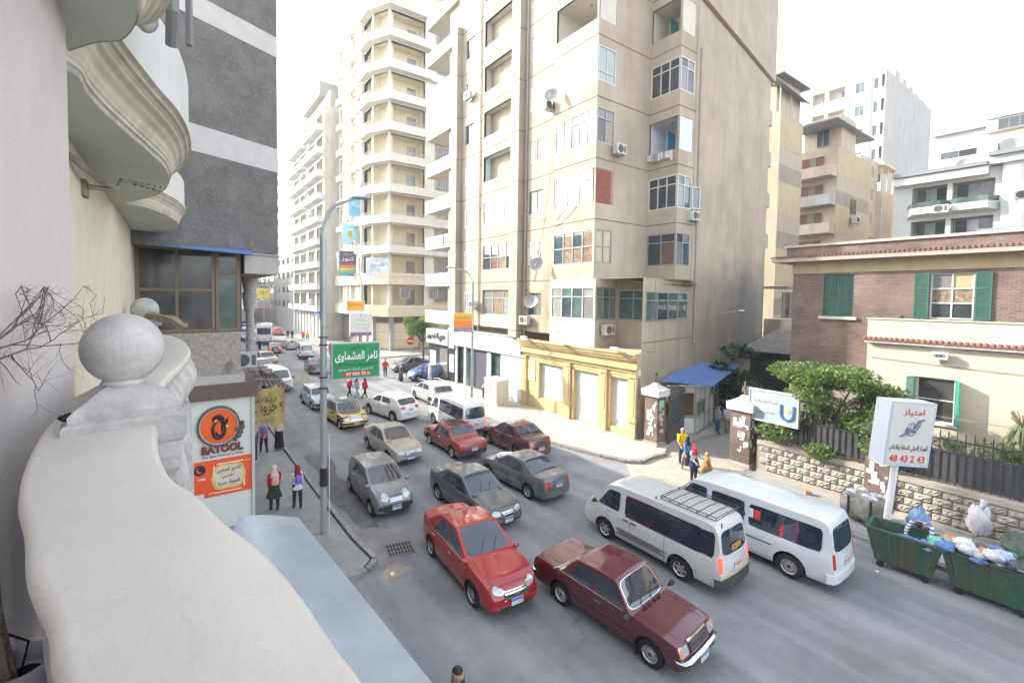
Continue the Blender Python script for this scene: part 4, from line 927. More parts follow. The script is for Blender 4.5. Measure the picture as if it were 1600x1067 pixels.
# AC units, dishes and washing on the tower
acs=[((20.55,24.0,22.3),(-1,0),'small air conditioner high on the beige tower, left of the pier'),]
def onF(F,u,n,z): O,U,N=F; return (O[0]+U[0]*u+N[0]*n,O[1]+U[1]*u+N[1]*n,z)
make_ac((X0-.4,21.9,20.35),(0,-1),'white air conditioner beside the grey dish on the beige tower front')
make_ac((Xb+1.75,y_b1-.32,16.7),(0,-1),'white air conditioner at the tower corner, under the grey glazed bay')
make_ac((X0-.35,31.6,24.6),(-1,0),'air conditioner under a barred window on the left strip of the beige tower')
make_ac((X0+1.2,34.6,18.0),(-1,0),'air conditioner hanging inside a corner balcony of the beige tower')
make_ac((28.0,15.75,12.95),(0,-1),'air conditioner below the open white casement on the tower side')
make_ac((21.9,17.35,5.75),(0,-1),'grimy air conditioner on the ledge above the yellow shopfront')
make_ac((X0-.35,30.6,7.0),(-1,0),'air conditioner beside the street lamp on the first storey of the beige tower')
make_ac((X0-.30,24.1,6.0),(-1,0),'air conditioner with broken cover left of the sunlit bay above the yellow shopfront')
make_dish((20.7,21.2,20.9),(-.9,-.75,.5),'grey satellite dish high on the front of the beige tower, beside an air conditioner',.5)
make_dish((20.7,22.3,10.1),(-.9,-.75,.5),'grey satellite dish on the tower front, level with the dark-framed bay',.5)
make_dish((20.7,22.9,7.6),(-.9,-.6,.5),'satellite dish hanging left of the sunlit glazed bay above the yellow shopfront',.5)
# washing on the second bay and on a corner balcony
ws=thing('washing_line','white and dark clothes hanging outside the second bay of the beige tower','laundry',(0,0,0))
rg=random.Random(4)
for i in range(11):
    m=MB(); w=rg.uniform(.12,.26); h=rg.uniform(.35,.75); x=XI-.28; y=17.9-i*.16
    m.grid([[(x+rg.uniform(-.03,.03),y-w*.5*0-k*w/3,z) for k in range(4)] for z in (15.75+1.35+.1,17.2-h*.5,17.2-h)])
    m.build('garment',[cloth_w,cloth_w,mat('cloth_navy',(.05,.06,.16),.9),mat('cloth_grey',(.3,.3,.32),.9)][rg.randrange(4)],ws,smooth=True)
m=MB(); m.tube([(XI-.28,18.0,17.2),(XI-.28,16.0,17.2)],.012,4); m.build('line',steel,ws)
ws=tag(MB().grid([[(X0-.12+.03*math.sin(k*1.7),37.9-k*.09,z) for k in range(22)] for z in (GR[2]+1.0,GR[2]+.5,GR[2]-.05)]).build('hanging_cloth',cloth_w,smooth=True),'pale cloths hung over the parapet of a corner balcony on the beige tower','laundry')
# drain pipes
for (y,z0,z1) in ((24.4,5,38),(30.2,5,38),(21.6,9.2,38)):
    m=MB(); m.tube([(X0-.09,y,z0),(X0-.09,y,z1)],.055,6); 
    for q in range(8): m.box(X0-.13,X0,y-.08,y+.08,z0+3+q*3.6,z0+3.06+q*3.6)
    m.build('drain_pipe',mat('pipe_pale',(.34,.30,.24),.7,var=.15),tw)
m=MB(); m.tube([(28.6,15.86,5),(28.6,15.86,24)],.05,6); m.build('drain_pipe',mat('pipe_pale',(.34,.30,.24)),tw)
# loose cables on the front
cb=MB()
for (p,q,s) in (((X0-.05,23.5,9.0),(X0-.1,22.0,17),.8),((X0-.05,24.4,8.9),(X0-.05,23.0,7.0),.3),((Xb-.03,18.2,15.6),(Xb-.05,21.3,13.0),.6),((Xb-.03,18.2,15.0),(Xb-.05,21.3,12.6),.9),((X0-.58,25.2,14.6),(X0-.03,22.4,13.3),.7)):
    a=Vector(p);b=Vector(q); cb.tube([tuple(a.lerp(b,i/12)-Vector((0,0,s*4*(i/12)*(1-i/12)*.5))) for i in range(13)],.018,4)
tag(cb.build('facade_cable',mat('cable_grey',(.25,.24,.22),.8,var=0)),'loose cables sagging across the front of the beige tower','cable')

# ================================================================= cream balcony block beyond the side street
cbk=thing('cream_balcony_block','large cream apartment block with stacked curved corner balconies beyond the side street','building',(0,0,0))
# plan: front (-x) side from y=83 down to 59, chamfer, then side (-y) to the right
GC=[6.0+4.2*k for k in range(0,11)]
Pts=[(24.0,75.4),(24.0,60.2),(25.4,57.6),(47,57.6)]
FA,LA=frame(Pts[0],Pts[1]); FBb,LB=frame(Pts[1],Pts[2]); FCc,LC=frame(Pts[2],Pts[3])
topc=GC[-1]+1.2
# core walls with yellow recesses
for (F,Lx,nm,bal) in ((FA,LA,'front_wall',0),(FCc,LC,'side_wall',1)):
    ops=[]
    for k in range(0,10):
        z=GC[k]
        if bal: cols_=[(.3,5.6,1),(7.2,10.8,0),(12.3,14.0,2),(15.5,18.5,1)]
        else: cols_=[(.8,2.0,2),(3.6,4.6,2),(7.2,8.2,2),(9.6,10.6,2),(12.0,14.9,1)]
        for (a,b,t) in cols_:
            if b>Lx: continue
            ops.append((a,b,z+(.3 if t==1 else 1.3 if t==2 else .4),z+3.45,t,k))
    wall_holes(F,0,Lx,6.0,topc,ops,creamb,cbk,nm,.5,rev=creamy)
    for (a,b,c,d,t,k) in ops:
        if t==1: recess(F,a,b,c,d,1.8,creamy,cbk,door=True,dm=glass_w)
        elif t==2: window(F,a,b,c,d,cbk,cols=2,fm=frame_w,gm=[glass_f,glass_b],inset=.45,bar=.1)
        else:
            recess(F,a,b,c,d,.6,creamy,cbk,door=False); O,U,N=F
            F2=((O[0]-N[0]*.5,O[1]-N[1]*.5,0),U,N); window(F2,a+.65,b-.65,c+.7,d-.3,cbk,cols=2,fm=frame_w,gm=glass_f,inset=.0,bar=.08,bars=5)
wall_holes(FBb,0,LB,6.0,topc,[(.2,LB-.2,GC[k]+.3,GC[k]+3.45) for k in range(10)],creamb,cbk,'corner_wall',.3,rev=creamy)
for k in range(10): recess(FBb,.2,LB-.2,GC[k]+.3,GC[k]+3.45,1.2,creamy,cbk,door=False)
# balcony bands wrapping the corner, with rails
for k in range(0,11):
    z=GC[k]; m=MB()
    pr=.9
    if k<2: continue
    pl_=[(24.0-pr,63.4),(24.0-pr,60.0),(25.1,57.6-pr),(31.4,57.6-pr),(32.2,57.1),(36.6,57.1),(37.4,56.7),(47,56.7)]
    back=[(47,57.6),(25.4,57.6),(24,60.2),(24,63.4)]
    m.prism(pl_+back,z-.55,z+.55)
    band=m.build('balcony_band',creamb,cbk)
    if k<10:
        m=MB(); a=pl_[:4]
        for h in (.75,1.0): m.tube([(p[0]+.05,p[1]+.05,z+h) for p in a],.03,5)
        m.build('railing',frame_w,cbk)
    # small balconies on the street front
    for (u0,u1) in ((.6,2.3),(7.0,8.6),(9.4,10.9)): m=MB(); m.fbox(FA,u0,u1,.0,.7,z-.2,z+.75); m.build('small_balcony',creamb,cbk)
for (u0,u1) in ((2.6,3.2),(5.2,6.6)):
    m=MB(); m.fbox(FA,u0,u1,.0,.06,6.0,topc-2); m.build('yellow_strip',creamy,cbk)
m=MB(); 
for (u0,u1) in ((4.8,5.2),(6.6,7.0),(11.2,11.8)): m.fbox(FA,u0,u1,0,.35,6.0,topc+.6)
m.build('pilaster',creamb,cbk)
m=MB(); m.prism([(24,75.4),(24,60.2),(25.4,57.6),(47,57.6),(47,80)],topc,topc+.5); m.prism([(25,75),(25,61),(26.5,59),(46,59),(46,80)],topc+.5,topc+3.2); m.prism([(24.6,66),(24.6,61),(26,58.3),(46,58.3),(46,66)],topc+3.2,topc+7.5); m.build('roof_storey',creamb,cbk)
# ornamental bands of the lowest storeys
for z in (5.55,10.1):
    m=MB(); m.prism([(23.3,75.4),(23.3,60.0),(25.05,56.85),(47,56.85),(47,57.6),(25.4,57.6),(24,60.2),(24,75.4)],z-.6,z+1.0); b=m.build('ornament_band',mat('cream_ornament',(.62,.56,.42),.9,var=.08),cbk)
    F=((25.1,56.84,0),(1,0),(0,-1)); m=MB()
    for i in range(22):
        c=onF(F,.6+i*1.0,0,z+.45); m.lathe([(.30,0),(.30,-.06),(.22,-.06),(.22,0)],c,'Y',10,caps=False)
    m.build('ornament_ring',creamb,b)
for (u) in (.9,5.6,10.2,14.5): window(((25.4,57.58,0),(1,0),(0,-1)),u+.8,u+2.4,7.5,9.1,cbk,cols=2,fm=frame_w,gm=glass_f,inset=-.04,bar=.1,bars=5)
# ground floor: piers and cream panel shutters, deep canopy shade
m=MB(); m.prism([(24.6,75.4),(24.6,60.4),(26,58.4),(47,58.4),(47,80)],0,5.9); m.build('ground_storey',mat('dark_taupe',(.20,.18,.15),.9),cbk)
gp=mat('pier_grey',(.30,.29,.27),.8,var=.1)
for (x,y) in ((24.0,66),(24.0,62.6),(24.1,60.4),(25.6,57.7),(30.4,57.7),(35.5,57.7),(41,57.7)):
    m=MB(); m.box(x-.0,x+.55,y-.3,y+.3,0,5.86); m.build('pier',gp,cbk)
for (p0,p1) in (((24.3,65.6),(24.3,62.9)),((24.3,62.3),(24.3,60.7)),((24.6,60.2),(25.7,58.0)),((26.2,57.95),(30.4,57.95)),((31,57.95),(35.5,57.95)),((36.1,57.95),(41,57.95))):
    F,Lg=frame(p0,p1)
    for r_ in range(3):
        m=MB(); m.fbox(F,.02,Lg-.02,0,.06,.3+r_*1.22,1.46+r_*1.22); m.build('panel',mat('garage_cream',(.60,.51,.34),.7,var=.06),cbk)
    m=MB(); m.fbox(F,.02,Lg-.02,-.02,.01,0,4.1); m.build('panel_backing',gp,cbk)

# ================================================================= generic far blocks
def block(name,label,p0,p1,p2,z1,storeys,zbase,material,smat,front,side,cat='building',win=(frame_w,[glass_b,glass_d]),z0=0,bmat=None,rail=True,shutters=None,depth=1.2):
    """two visible faces: p0-p1 (seen left) and p1-p2 (seen right); front/side = list of (u0,u1,type) as fractions; types w window, b projecting balcony, r recess"""
    t=thing(name,label,cat,(0,0,0))
    h=(z1-zbase)/storeys
    for (a,b,cols_,mt,nm) in ((p0,p1,front,material,'front_wall'),(p1,p2,side,smat,'side_wall')):
        F,Lx=frame(a,b); ops=[]
        for k in range(storeys):
            z=zbase+h*k
            for (u0,u1,ty) in cols_:
                a_,b_=u0*Lx,u1*Lx
                lo={'w':.95,'b':.2,'r':.95,'s':1.1}[ty]; hi={'w':2.35,'b':2.5,'r':2.6,'s':1.9}[ty]
                ops.append((a_,b_,z+lo*h/3.2,z+hi*h/3.2,ty,k))
        wall_holes(F,0,Lx,z0,z1,ops,mt,t,nm,.18)
        bands=MB(); rails=MB(); nb=0
        for (a_,b_,c,d,ty,k) in ops:
            if ty in 'ws': window(F,a_,b_,c,d,t,cols=2,fm=win[0],gm=win[1],inset=.12,bar=.07)
            else:
                recess(F,a_,b_,c,d,1.5,bmat or recess_m,t,door=True)
            if ty=='b':
                z=zbase+h*k; bb=MB(); bb.fbox(F,a_-.5,b_+.5,0,depth,z-.15,z+.05); bb.fbox(F,a_-.5,b_+.5,depth-.12,depth,z+.05,z+.85); bb.fbox(F,a_-.5,a_-.38,0,depth-.12,z+.05,z+.85); bb.fbox(F,b_+.38,b_+.5,0,depth-.12,z+.05,z+.85)
                bb.build('balcony',material,t)
                if rail: rr=MB(); rr.fbox(F,a_-.48,b_+.48,depth-.09,depth-.04,z+1.02,z+1.08); rr.build('railing',frame_g,t)
    q=Vector(p0)+Vector(p2)-Vector(p1)
    m=MB(); m.prism([p0,p1,p2,(q.x,q.y)],z1,z1+.06); m.build('roof',smat,t)
    m=MB(); m.add([(*p2,z0),(q.x,q.y,z0),(q.x,q.y,z1),(*p2,z1)],[(0,1,2,3)]); m.add([(q.x,q.y,z0),(*p0,z0),(*p0,z1),(q.x,q.y,z1)],[(0,1,2,3)]); m.build('rear_wall',smat,t)
    return t
# ================================================================= far blocks
def striped(name,label,p0,p1,p2,z1,n,pen=True):
    t=thing(name,label,'building',(0,0,0)); F0,L0=frame(p0,p1); F1,L1=frame(p1,p2)
    wall_holes(F0,0,L0,0,z1,[],side_m,t,'front_wall'); h=z1/n; 
    pat=[stripe_g,stripe_y,stripe_y,mat('stripe_beige',(.42,.36,.28),.9,var=.12,scale=2)]
    for k in range(n*2):
        m=MB(); za,zb=h*k/2,h*(k+1)/2; pr=.0 if k%2 else .015
        m.fbox(F1,0,L1,-.05,pr,za,zb); m.build('stripe_panel',pat[(2*n-k)%4],t)
    m=MB(); m.prism([p0,p1,p2,(p2[0],p0[1])],z1,z1+.08); m.build('roof',side_m,t)
    return t,F0,F1,L0,L1
sA,F0,F1,L0,L1=striped('striped_block','narrow beige and grey striped block just behind the tall beige tower',(49,23.5),(49,19.4),(54.8,19.6),25.9,8)
m=MB(); m.box(49.5,55,20,24,25.95,29.6); m.build('penthouse',beigeb,sA); window(((49.45,22.5,0),(0,-1),(-1,0)),.6,1.6,26.6,29.0,sA,fm=frame_al,gm=glass_b,inset=-.05); m=MB(); m.box(49.1,55.5,19.3,24,29.6,29.75); m.build('roof_sheet',rust,sA)
ra=thing('roof_awning','grey corrugated awning on thin posts on top of the striped block behind the tower','awning',(0,0,0))
m=MB(); m.add([(46.0,21.2,29.3),(46.2,19.0,28.4),(55.5,19.2,28.0),(55.3,21.6,29.6),(46.0,21.2,29.38),(46.2,19.0,28.48),(55.5,19.2,28.08),(55.3,21.6,29.68)],[(0,1,2,3),(7,6,5,4),(0,4,5,1),(1,5,6,2),(2,6,7,3),(3,7,4,0)]); m.build('sheet',mat('awning_dark',(.22,.23,.25),.7,var=.2),ra)
m=MB(); 
for p in ((49.1,19.5),(54.6,19.7),(51.8,19.6)): m.cyl((*p,25.9),(*p,28.6),.05,n=5)
m.build('post',steel,ra)
sB,F0,F1,L0,L1=striped('balcony_block','beige block with brown-shuttered balconies and striped side wall behind the brick villa',(60,24),(60,18.2),(71,18.4),24.4,8)
for k in range(3,8):
    z=24.4/8*k; m=MB(); m.box(58.4,60,18.25,21.9,z-.15,z+.95); m.build('balcony',greyb if k%2==0 else beigeb,sB)
    window(F0,L0-3.2,L0-1.2,z+.1,z+2.3,sB,cols=3,fm=frame_br,gm=[glassmat('shutter_brown',(.12,.05,.04),.7,.2),glass_f],inset=-.08)
m=MB(); m.box(62,66.5,18.6,22,24.5,28.4); m.build('penthouse',beigeb,sB); window(((62-.05,21.5,0),(0,-1),(-1,0)),.7,1.9,25.2,27.8,sB,fm=frame_al,gm=glass_b,inset=-.05)
m=MB(); m.box(58.6,70.5,17.9,22,27.0,27.15); m.build('awning_sheet',mat('awning_dark',(.22,.23,.25),.7),sB)
window(F1,4.4,6.2,17.8,19.4,sB,cols=2,fm=frame_br,gm=glassmat('shutter_brown',(.12,.05,.04)),inset=-.05)
make_ac((64.8,17.8,16.6),(0,-1),'air conditioner beside brown shutters on the striped side wall behind the villa',1.3)
block('cream_block','slim cream block with small shuttered windows between the striped block and the white tower',(74,21.2),(74,20.1),(80.5,20.1),26.6,7,5,whiteb,beigeb,[],[(.15,.3,'w'),(.65,.8,'w')],win=(beigeb,[stripe_y]))
b=block('stair_tower_block','small beige block with an open roof pavilion in front of the white tower',(80.8,20.3),(80.8,19.6),(86,19.6),22.8,6,5,beigeb,beigeb,[],[])
m=MB()
for p in ((80.9,20.2),(80.9,19.7),(85.9,19.7),(83.4,19.7)): m.box(p[0]-.0,p[0]+.4,p[1],p[1]+.1,22.8,26.2)
m.box(80.6,86.3,19.4,22,26.2,26.6); m.build('roof_pavilion',beigeb,b)
wt=block('white_tower','tall white apartment tower with vertical fins and a bare concrete flank, far right background',(75*1.3,26*1.3),(75*1.3,18.3*1.3),(97*1.3,18.3*1.3),45.5,11,3,whiteb,greyb,[(.02,.2,'r'),(.25,.48,'r'),(.62,.74,'w'),(.86,.91,'w'),(.95,.99,'r')],[],win=(frame_g,[glass_b,glass_b]))
m=MB()
for (a,b_) in ((.50,.54),(.78,.83)): m.box(97.5-.5,97.5,33.8-10.01*b_,33.8-10.01*a,3,47.5)
m.build('fin',mat('fin_pale_blue',(.60,.66,.67),.8,var=.05),wt)
m=MB()
for k in range(5): m.box(103+4*k,105.5+4*k,23.9,24.6,45.5,47.0-.25*k)
m.build('roof_parapet',greyb,wt)
wb=thing('white_balcony_block','white block with angled balconies and dark glass railings behind the brick villa','building',(0,0,0))
Fw=((55,12.5,0),(0,-1),(-1,0)); ops=[]
for k in range(6):
    z=.8+2.95*k
    for (a,b_) in ((1.2,3.3),(3.6,5.9),(8.7,9.7),(10.2,14.4)): ops.append((a,b_,z+.2,z+2.3))
wall_holes(Fw,0,15,0,18.8,ops,whiteb,wb,'front_wall',.2)
for (a,b_,c,d) in ops:
    k=0
    recess(Fw,a,b_,c,d,1.0,recess_m,wb,door=False); window(((54.98+.8,12.5,0),(0,-1),(-1,0)),a+.1,b_-.1,c,d-.1,wb,cols=3 if b_-a>1.5 else 1,fm=frame_g,gm=[glass_b,glass_w,glass_d],inset=0)
    if (a,b_)!=(8.7,9.7):
        m=MB(); F=Fw; m.add([onF(F,a-.3,0,c-.55),onF(F,a+.2,1.1,c-.35),onF(F,b_-.2,1.1,c-.35),onF(F,b_+.3,0,c-.55),onF(F,a-.3,0,c+.15),onF(F,a+.2,1.1,c+.2),onF(F,b_-.2,1.1,c+.2),onF(F,b_+.3,0,c+.15)],[(0,1,2,3),(7,6,5,4),(0,4,5,1),(1,5,6,2),(2,6,7,3)]); bl=m.build('balcony',whiteb,wb)
        m=MB(); m.add([onF(F,a-.25,0,c+.2),onF(F,a+.2,1.06,c+.2),onF(F,b_-.2,1.06,c+.2),onF(F,b_+.25,0,c+.2),onF(F,a-.25,0,c+.65),onF(F,a+.2,1.06,c+.65),onF(F,b_-.2,1.06,c+.65),onF(F,b_+.25,0,c+.65)],[(0,4,5,1),(1,5,6,2),(2,6,7,3)]); m.build('glass_railing',glass_g,bl)
m=MB(); m.box(54.3,60,-2.5,6.9,18.8,19.4) ; m.box(54.2,60,6.9,12.4,18.1,18.75); m.box(54.6,54.95,3.8,6.2,0,19.5); m.build('white_slab',whiteb,wb)
m=MB(); m.box(54.0,54.9,-2.5,6.9,19.42,19.75); m.box(54.0,54.9,6.95,12.4,18.8,19.1); m.build('blue_coping',mat('coping_blue',(.20,.23,.25),.6),wb)
m=MB(); m.box(55,70,-2.5,12.5,18.72,18.78); m.build('roof',greyb,wb)
for i,(y,z) in enumerate(((9.3,17.2),(9.2,14.2),(5.0,17.6),(12.3,14.6))): make_ac((53.7,y,z-1.9),(-1,0),['white air conditioner on an upper balcony of the white block behind the villa','white air conditioner one balcony lower on the white block behind the villa','air conditioner alone on the blank white strip of the block behind the villa','air conditioner at the left edge of the white block behind the villa'][i],1.1)
make_dish((57,6.0,20.3),(-.9,-.5,.6),'large pale satellite dish on the roof of the white balcony block',.9)
make_dish((57,8.4,19.6),(-.9,.2,.6),'second pale satellite dish on the roof of the white balcony block, tilted to the left',.7)
bb=block('beige_roof_block','cream block with strip windows and a pitched roof edge, behind the white balcony block',(80,15),(80,0),(95,0),27.5,8,1.2,mat('ochre_cream',(.62,.54,.40),.9,var=.1),beigeb,[(.06,.26,'s'),(.36,.5,'s'),(.62,.84,'s')],[],win=(frame_g,[glass_b,glass_d]))
m=MB(); m.prism([(79.4,14.9),(79.4,10.6),(79.4,10.6),(86,10.6),(86,14.9)],28.3,28.5); m.box(80,86,10.6,14.6,27.5,28.4); m.box(79.6,86,0,10.5,27.5,29.0); m.box(79.3,86,0,10.5,29.0,29.2); m.build('top_storey',whiteb,bb)
window(((79.58,10,0),(0,-1),(-1,0)),.4,2.8,27.6,28.8,bb,cols=3,fm=frame_g,gm=glass_d,inset=0); window(((79.58,10,0),(0,-1),(-1,0)),3.9,7.4,27.6,28.8,bb,cols=3,fm=frame_g,gm=glass_d,inset=0)
rp=thing('red_terrace_wall','dark red terrace parapet with white posts behind the villa roof','wall',(0,0,0))
m=MB(); m.box(34,34.15,-4,5.6,10.4,11.25); m.box(34.2,36,-4,2.2,10.4,12.6); m.build('red_panel',mat('wine_red',(.30,.09,.09),.8,var=.1),rp)
m=MB(); 
for y in (5.0,3.0,1.95,1.6,-.5): m.box(33.95,34.2,y-.07,y+.07,10.4,11.4)
m.build('post',whiteb,rp)
m=MB(); m.box(33.9,33.98,3.6,4.6,11.2,11.6); m.build('cloth',mat('cloth_blue',(.35,.5,.65),.9),rp)
# far down the street
fb=block('street_balcony_block','pale block with a stack of projecting balconies further down the street',(21.6,99),(21.6,75.6),(34,75.6),39.5,9,5.2,whiteb,mat('bare_concrete',(.44,.42,.37),.92,var=.12,scale=.5,streak=.4),[(.06,.24,'b'),(.30,.48,'b'),(.56,.74,'b'),(.80,.96,'b')],[],win=(frame_g,[glass_d]))
m=MB(); m.box(23,30,77,97,39.5,43); m.box(22,31,80,92,43,45.5); m.build('roof_rooms',greyb,fb)
m=MB(); m.box(20.4,21.6,76.2,98,0,.0+.01) if False else None
for i in range(9): m=MB(); m.box(21.45,21.75,77+2.4*i,77.5+2.4*i,0,4.6); m.build('shop_pier',greyb,fb)
for i,(tx,mt,col) in enumerate((('صيدلية',mat('sign_blue',(.08,.22,.45),.5),text_w),('كوافير',mat('sign_purple',(.22,.16,.34),.5),text_w),('مطعم',mat('sign_yellow',(.65,.48,.05),.5),text_k))):
    y=78+i*4; m=MB(); m.box(20.9,21.0,y-1.6,y+1.6,4.2+.4*i,5.2+.5*i); m.build('shop_sign',mt,fb); put_text(tx,((20.9,y,0),(0,-1),(-1,0)),0,4.7+.45*i,2.2,.5,col,fb,n=.02)
block('recessed_joint_block','grey block with rows of narrow window strips beyond the balcony block',(22.2,124),(22.2,99.5),(34,99.5),37,10,4,greyb,greyb,[(.05,.16,'w'),(.24,.35,'w'),(.45,.56,'w'),(.65,.76,'w'),(.85,.96,'w')],[],win=(frame_g,[glass_d,glass_b]))
block('far_white_block','pale far block closing the row of street fronts',(22.6,150),(22.6,124.5),(34,124.5),43,12,4,whiteb,whiteb,[(.1,.3,'w'),(.4,.6,'w'),(.7,.9,'w')],[])
block('orange_far_block','plain orange block closing the far end of the street',(14,215),(44,215),(60,230),27,6,4,mat('orange_render',(.56,.36,.20),.9,var=.08),beigeb,[(.52,.62,'w')],[])
block('grey_far_block','grey block with wide windows at the far left of the street',(-6,118),(15.0,118),(16,160),19,6,2,greyb,greyb,[(.70,.80,'w'),(.86,.95,'w')],[(.1,.3,'w')])
block('left_row_block','low grey apartment block behind the dark building on the near side of the street',(1.5,33),(1.5,41),(-10,41),15.4,4,3,greyb,greyb,[(.2,.4,'w'),(.6,.8,'w')],[])  # unseen left row: block heights chosen for where their shadows fall
block('left_row_low_block','low shop row on the near side of the street, behind the dark building',(1.5,41.2),(1.5,61),(-10,61),10.8,3,3,greyb,greyb,[(.2,.3,'w'),(.5,.6,'w'),(.8,.9,'w')],[])
block('left_row_far_block','grey block further along the near side of the street',(1.5,61.2),(1.5,100),(-10,100),15,4,3,greyb,greyb,[(.2,.3,'w'),(.5,.6,'w')],[])

# ================================================================= brick villa
def brickmat():
    m=mat('brown_brickwork',(.20,.155,.14),.95,var=.0); n=m.node_tree.nodes; l=m.node_tree.links; b=n['Principled BSDF']
    geo=n.new('ShaderNodeNewGeometry'); sx=n.new('ShaderNodeSeparateXYZ'); l.new(geo.outputs['Position'],sx.inputs[0])
    ad=n.new('ShaderNodeMath'); ad.operation='ADD'; l.new(sx.outputs['X'],ad.inputs[0]); l.new(sx.outputs['Y'],ad.inputs[1])
    cx=n.new('ShaderNodeCombineXYZ'); l.new(ad.outputs[0],cx.inputs['X']); l.new(sx.outputs['Z'],cx.inputs['Y'])
    br=n.new('ShaderNodeTexBrick'); l.new(cx.outputs[0],br.inputs['Vector']); br.inputs['Scale'].default_value=1; br.inputs['Brick Width'].default_value=.24; br.inputs['Row Height'].default_value=.085; br.inputs['Mortar Size'].default_value=.009
    br.inputs['Color1'].default_value=(.175,.125,.108,1); br.inputs['Color2'].default_value=(.115,.09,.082,1); br.inputs['Mortar'].default_value=(.21,.185,.17,1); br.inputs['Bias'].default_value=-.1
    tn=n.new('ShaderNodeTexNoise'); tn.inputs['Scale'].default_value=.7; tn.inputs['Detail'].default_value=6; l.new(geo.outputs['Position'],tn.inputs['Vector'])
    rp=n.new('ShaderNodeValToRGB'); rp.color_ramp.elements[0].color=(.75,.72,.72,1); rp.color_ramp.elements[1].color=(1.25,1.2,1.15,1); rp.color_ramp.elements[0].position=.35; rp.color_ramp.elements[1].position=.65; l.new(tn.outputs['Fac'],rp.inputs['Fac'])
    mx=n.new('ShaderNodeMix'); mx.data_type='RGBA'; mx.blend_type='MULTIPLY'; mx.inputs['Factor'].default_value=1; l.new(br.outputs['Color'],mx.inputs['A']); l.new(rp.outputs['Color'],mx.inputs['B']); l.new(mx.outputs['Result'],b.inputs['Base Color'])
    bp=n.new('ShaderNodeBump'); bp.inputs['Strength'].default_value=.7; bp.inputs['Distance'].default_value=.015; bp.invert=True; l.new(br.outputs['Fac'],bp.inputs['Height']); l.new(bp.outputs['Normal'],b.inputs['Normal']); return m
brk=brickmat()
vl=thing('brick_villa','old two-storey brown brick villa with green shutters, a cream ground-floor wing and tiled strip','house',(0,0,0))
XV=28.0; FV=((XV,10.2,0),(0,-1),(-1,0)); LV=22
YV=lambda y:10.2-y
vops=[(YV(8.85),YV(7.65),7.15,9.25),(YV(5.05),YV(3.75),7.2,9.2)]
wall_holes(FV,0,LV,4.2,9.35,vops,brk,vl,'brick_wall',.25)
m=MB(); m.fbox(FV,0,LV,-.5,.0,0,4.2) ; m.build('plaster_base',cream_wall,vl)
F2,_=frame((XV,10.2),(XV+12,10.35)); 
F2=((XV,10.2,0),(0,1),(-1,0))
m=MB(); m.add([(XV,10.2,0),(XV+12,10.25,0),(XV+12,10.25,9.35),(XV,10.2,9.35)],[(3,2,1,0)]); m.build('brick_wall',brk,vl)
m=MB(); m.fbox(FV,-.02,LV,-.1,.03,9.35,9.95); m.box(XV-.03,XV+12,10.2,10.24,9.35,9.95); m.build('yellow_frieze',mat('frieze_ochre',(.42,.335,.20),.9,var=.1,scale=2,streak=.3),vl)
m=MB(); m.box(XV-.75,XV+12,-12,10.95,9.95,10.12); m.box(XV-.60,XV+12,-12,10.8,10.12,10.20); m.build('eave',mat('eave_grey',(.33,.27,.23),.9,var=.15,scale=3),vl)
m=MB(); i=0
while i*.16<23: m.cyl((XV-.80,10.95-i*.16,10.19),(XV-.3,10.95-i*.16,10.26),.045,n=6); i+=1
m.build('eave_tiles',mat('roof_tile_red',(.22,.125,.10),.85,var=.25,scale=5),vl).__setitem__('kind','stuff')
m=MB(); m.box(XV-.25,XV+12,-12,10.45,10.2,10.72); m.build('brick_parapet',brk,vl); m=MB(); m.box(XV-.36,XV+12,-12,10.55,10.72,10.84); m.build('coping',mat('coping_pale',(.40,.33,.29),.9,var=.1),vl)
# shutters: closed pair on the left window
def shutter(F,u0,u1,z0,z1,n,par,mt,parts=2):
    s=None
    m=MB(); bar=.05
    m.fbox(F,u0,u0+bar,n,n+.05,z0,z1); m.fbox(F,u1-bar,u1,n,n+.05,z0,z1)
    for i in range(parts+1):
        z=z0+(z1-z0-bar)*i/parts; m.fbox(F,u0+bar,u1-bar,n,n+.05,z,z+bar)
    s=m.build('shutter',mt,par); k=int((z1-z0)/.09); q=MB()
    for i in range(k):
        z=z0+.05+(z1-z0-.1)*(i+.5)/k; q.fbox(F,u0+bar,u1-bar,n+.01,n+.04,z-.035,z+.025)
    q.build('louvre',mt,s); return s
a,b_,c,d=vops[0]
for i in range(4): shutter(FV,a+(b_-a)*i/4+.01,a+(b_-a)*(i+1)/4-.01,c,d,-.12,vl,green_sh,3)
m=MB(); m.fbox(FV,a-.15,b_+.15,0,.14,c-.14,c); m.build('sill',rough_band,vl)
a,b_,c,d=vops[1]
w=window(FV,a,b_,c,d,vl,cols=2,rows=3,fm=frame_w,gm=[glass_d,glass_d,glass_c,glass_c,glass_f,glassmat('glass_cream',(.36,.30,.19))],inset=.16,bar=.06)
for (u0,u1,ang) in ((a-.48,a-.02,0),(b_+.02,b_+.48,0)): shutter(FV,u0,u1,c,d,.03,vl,green_sh,3)
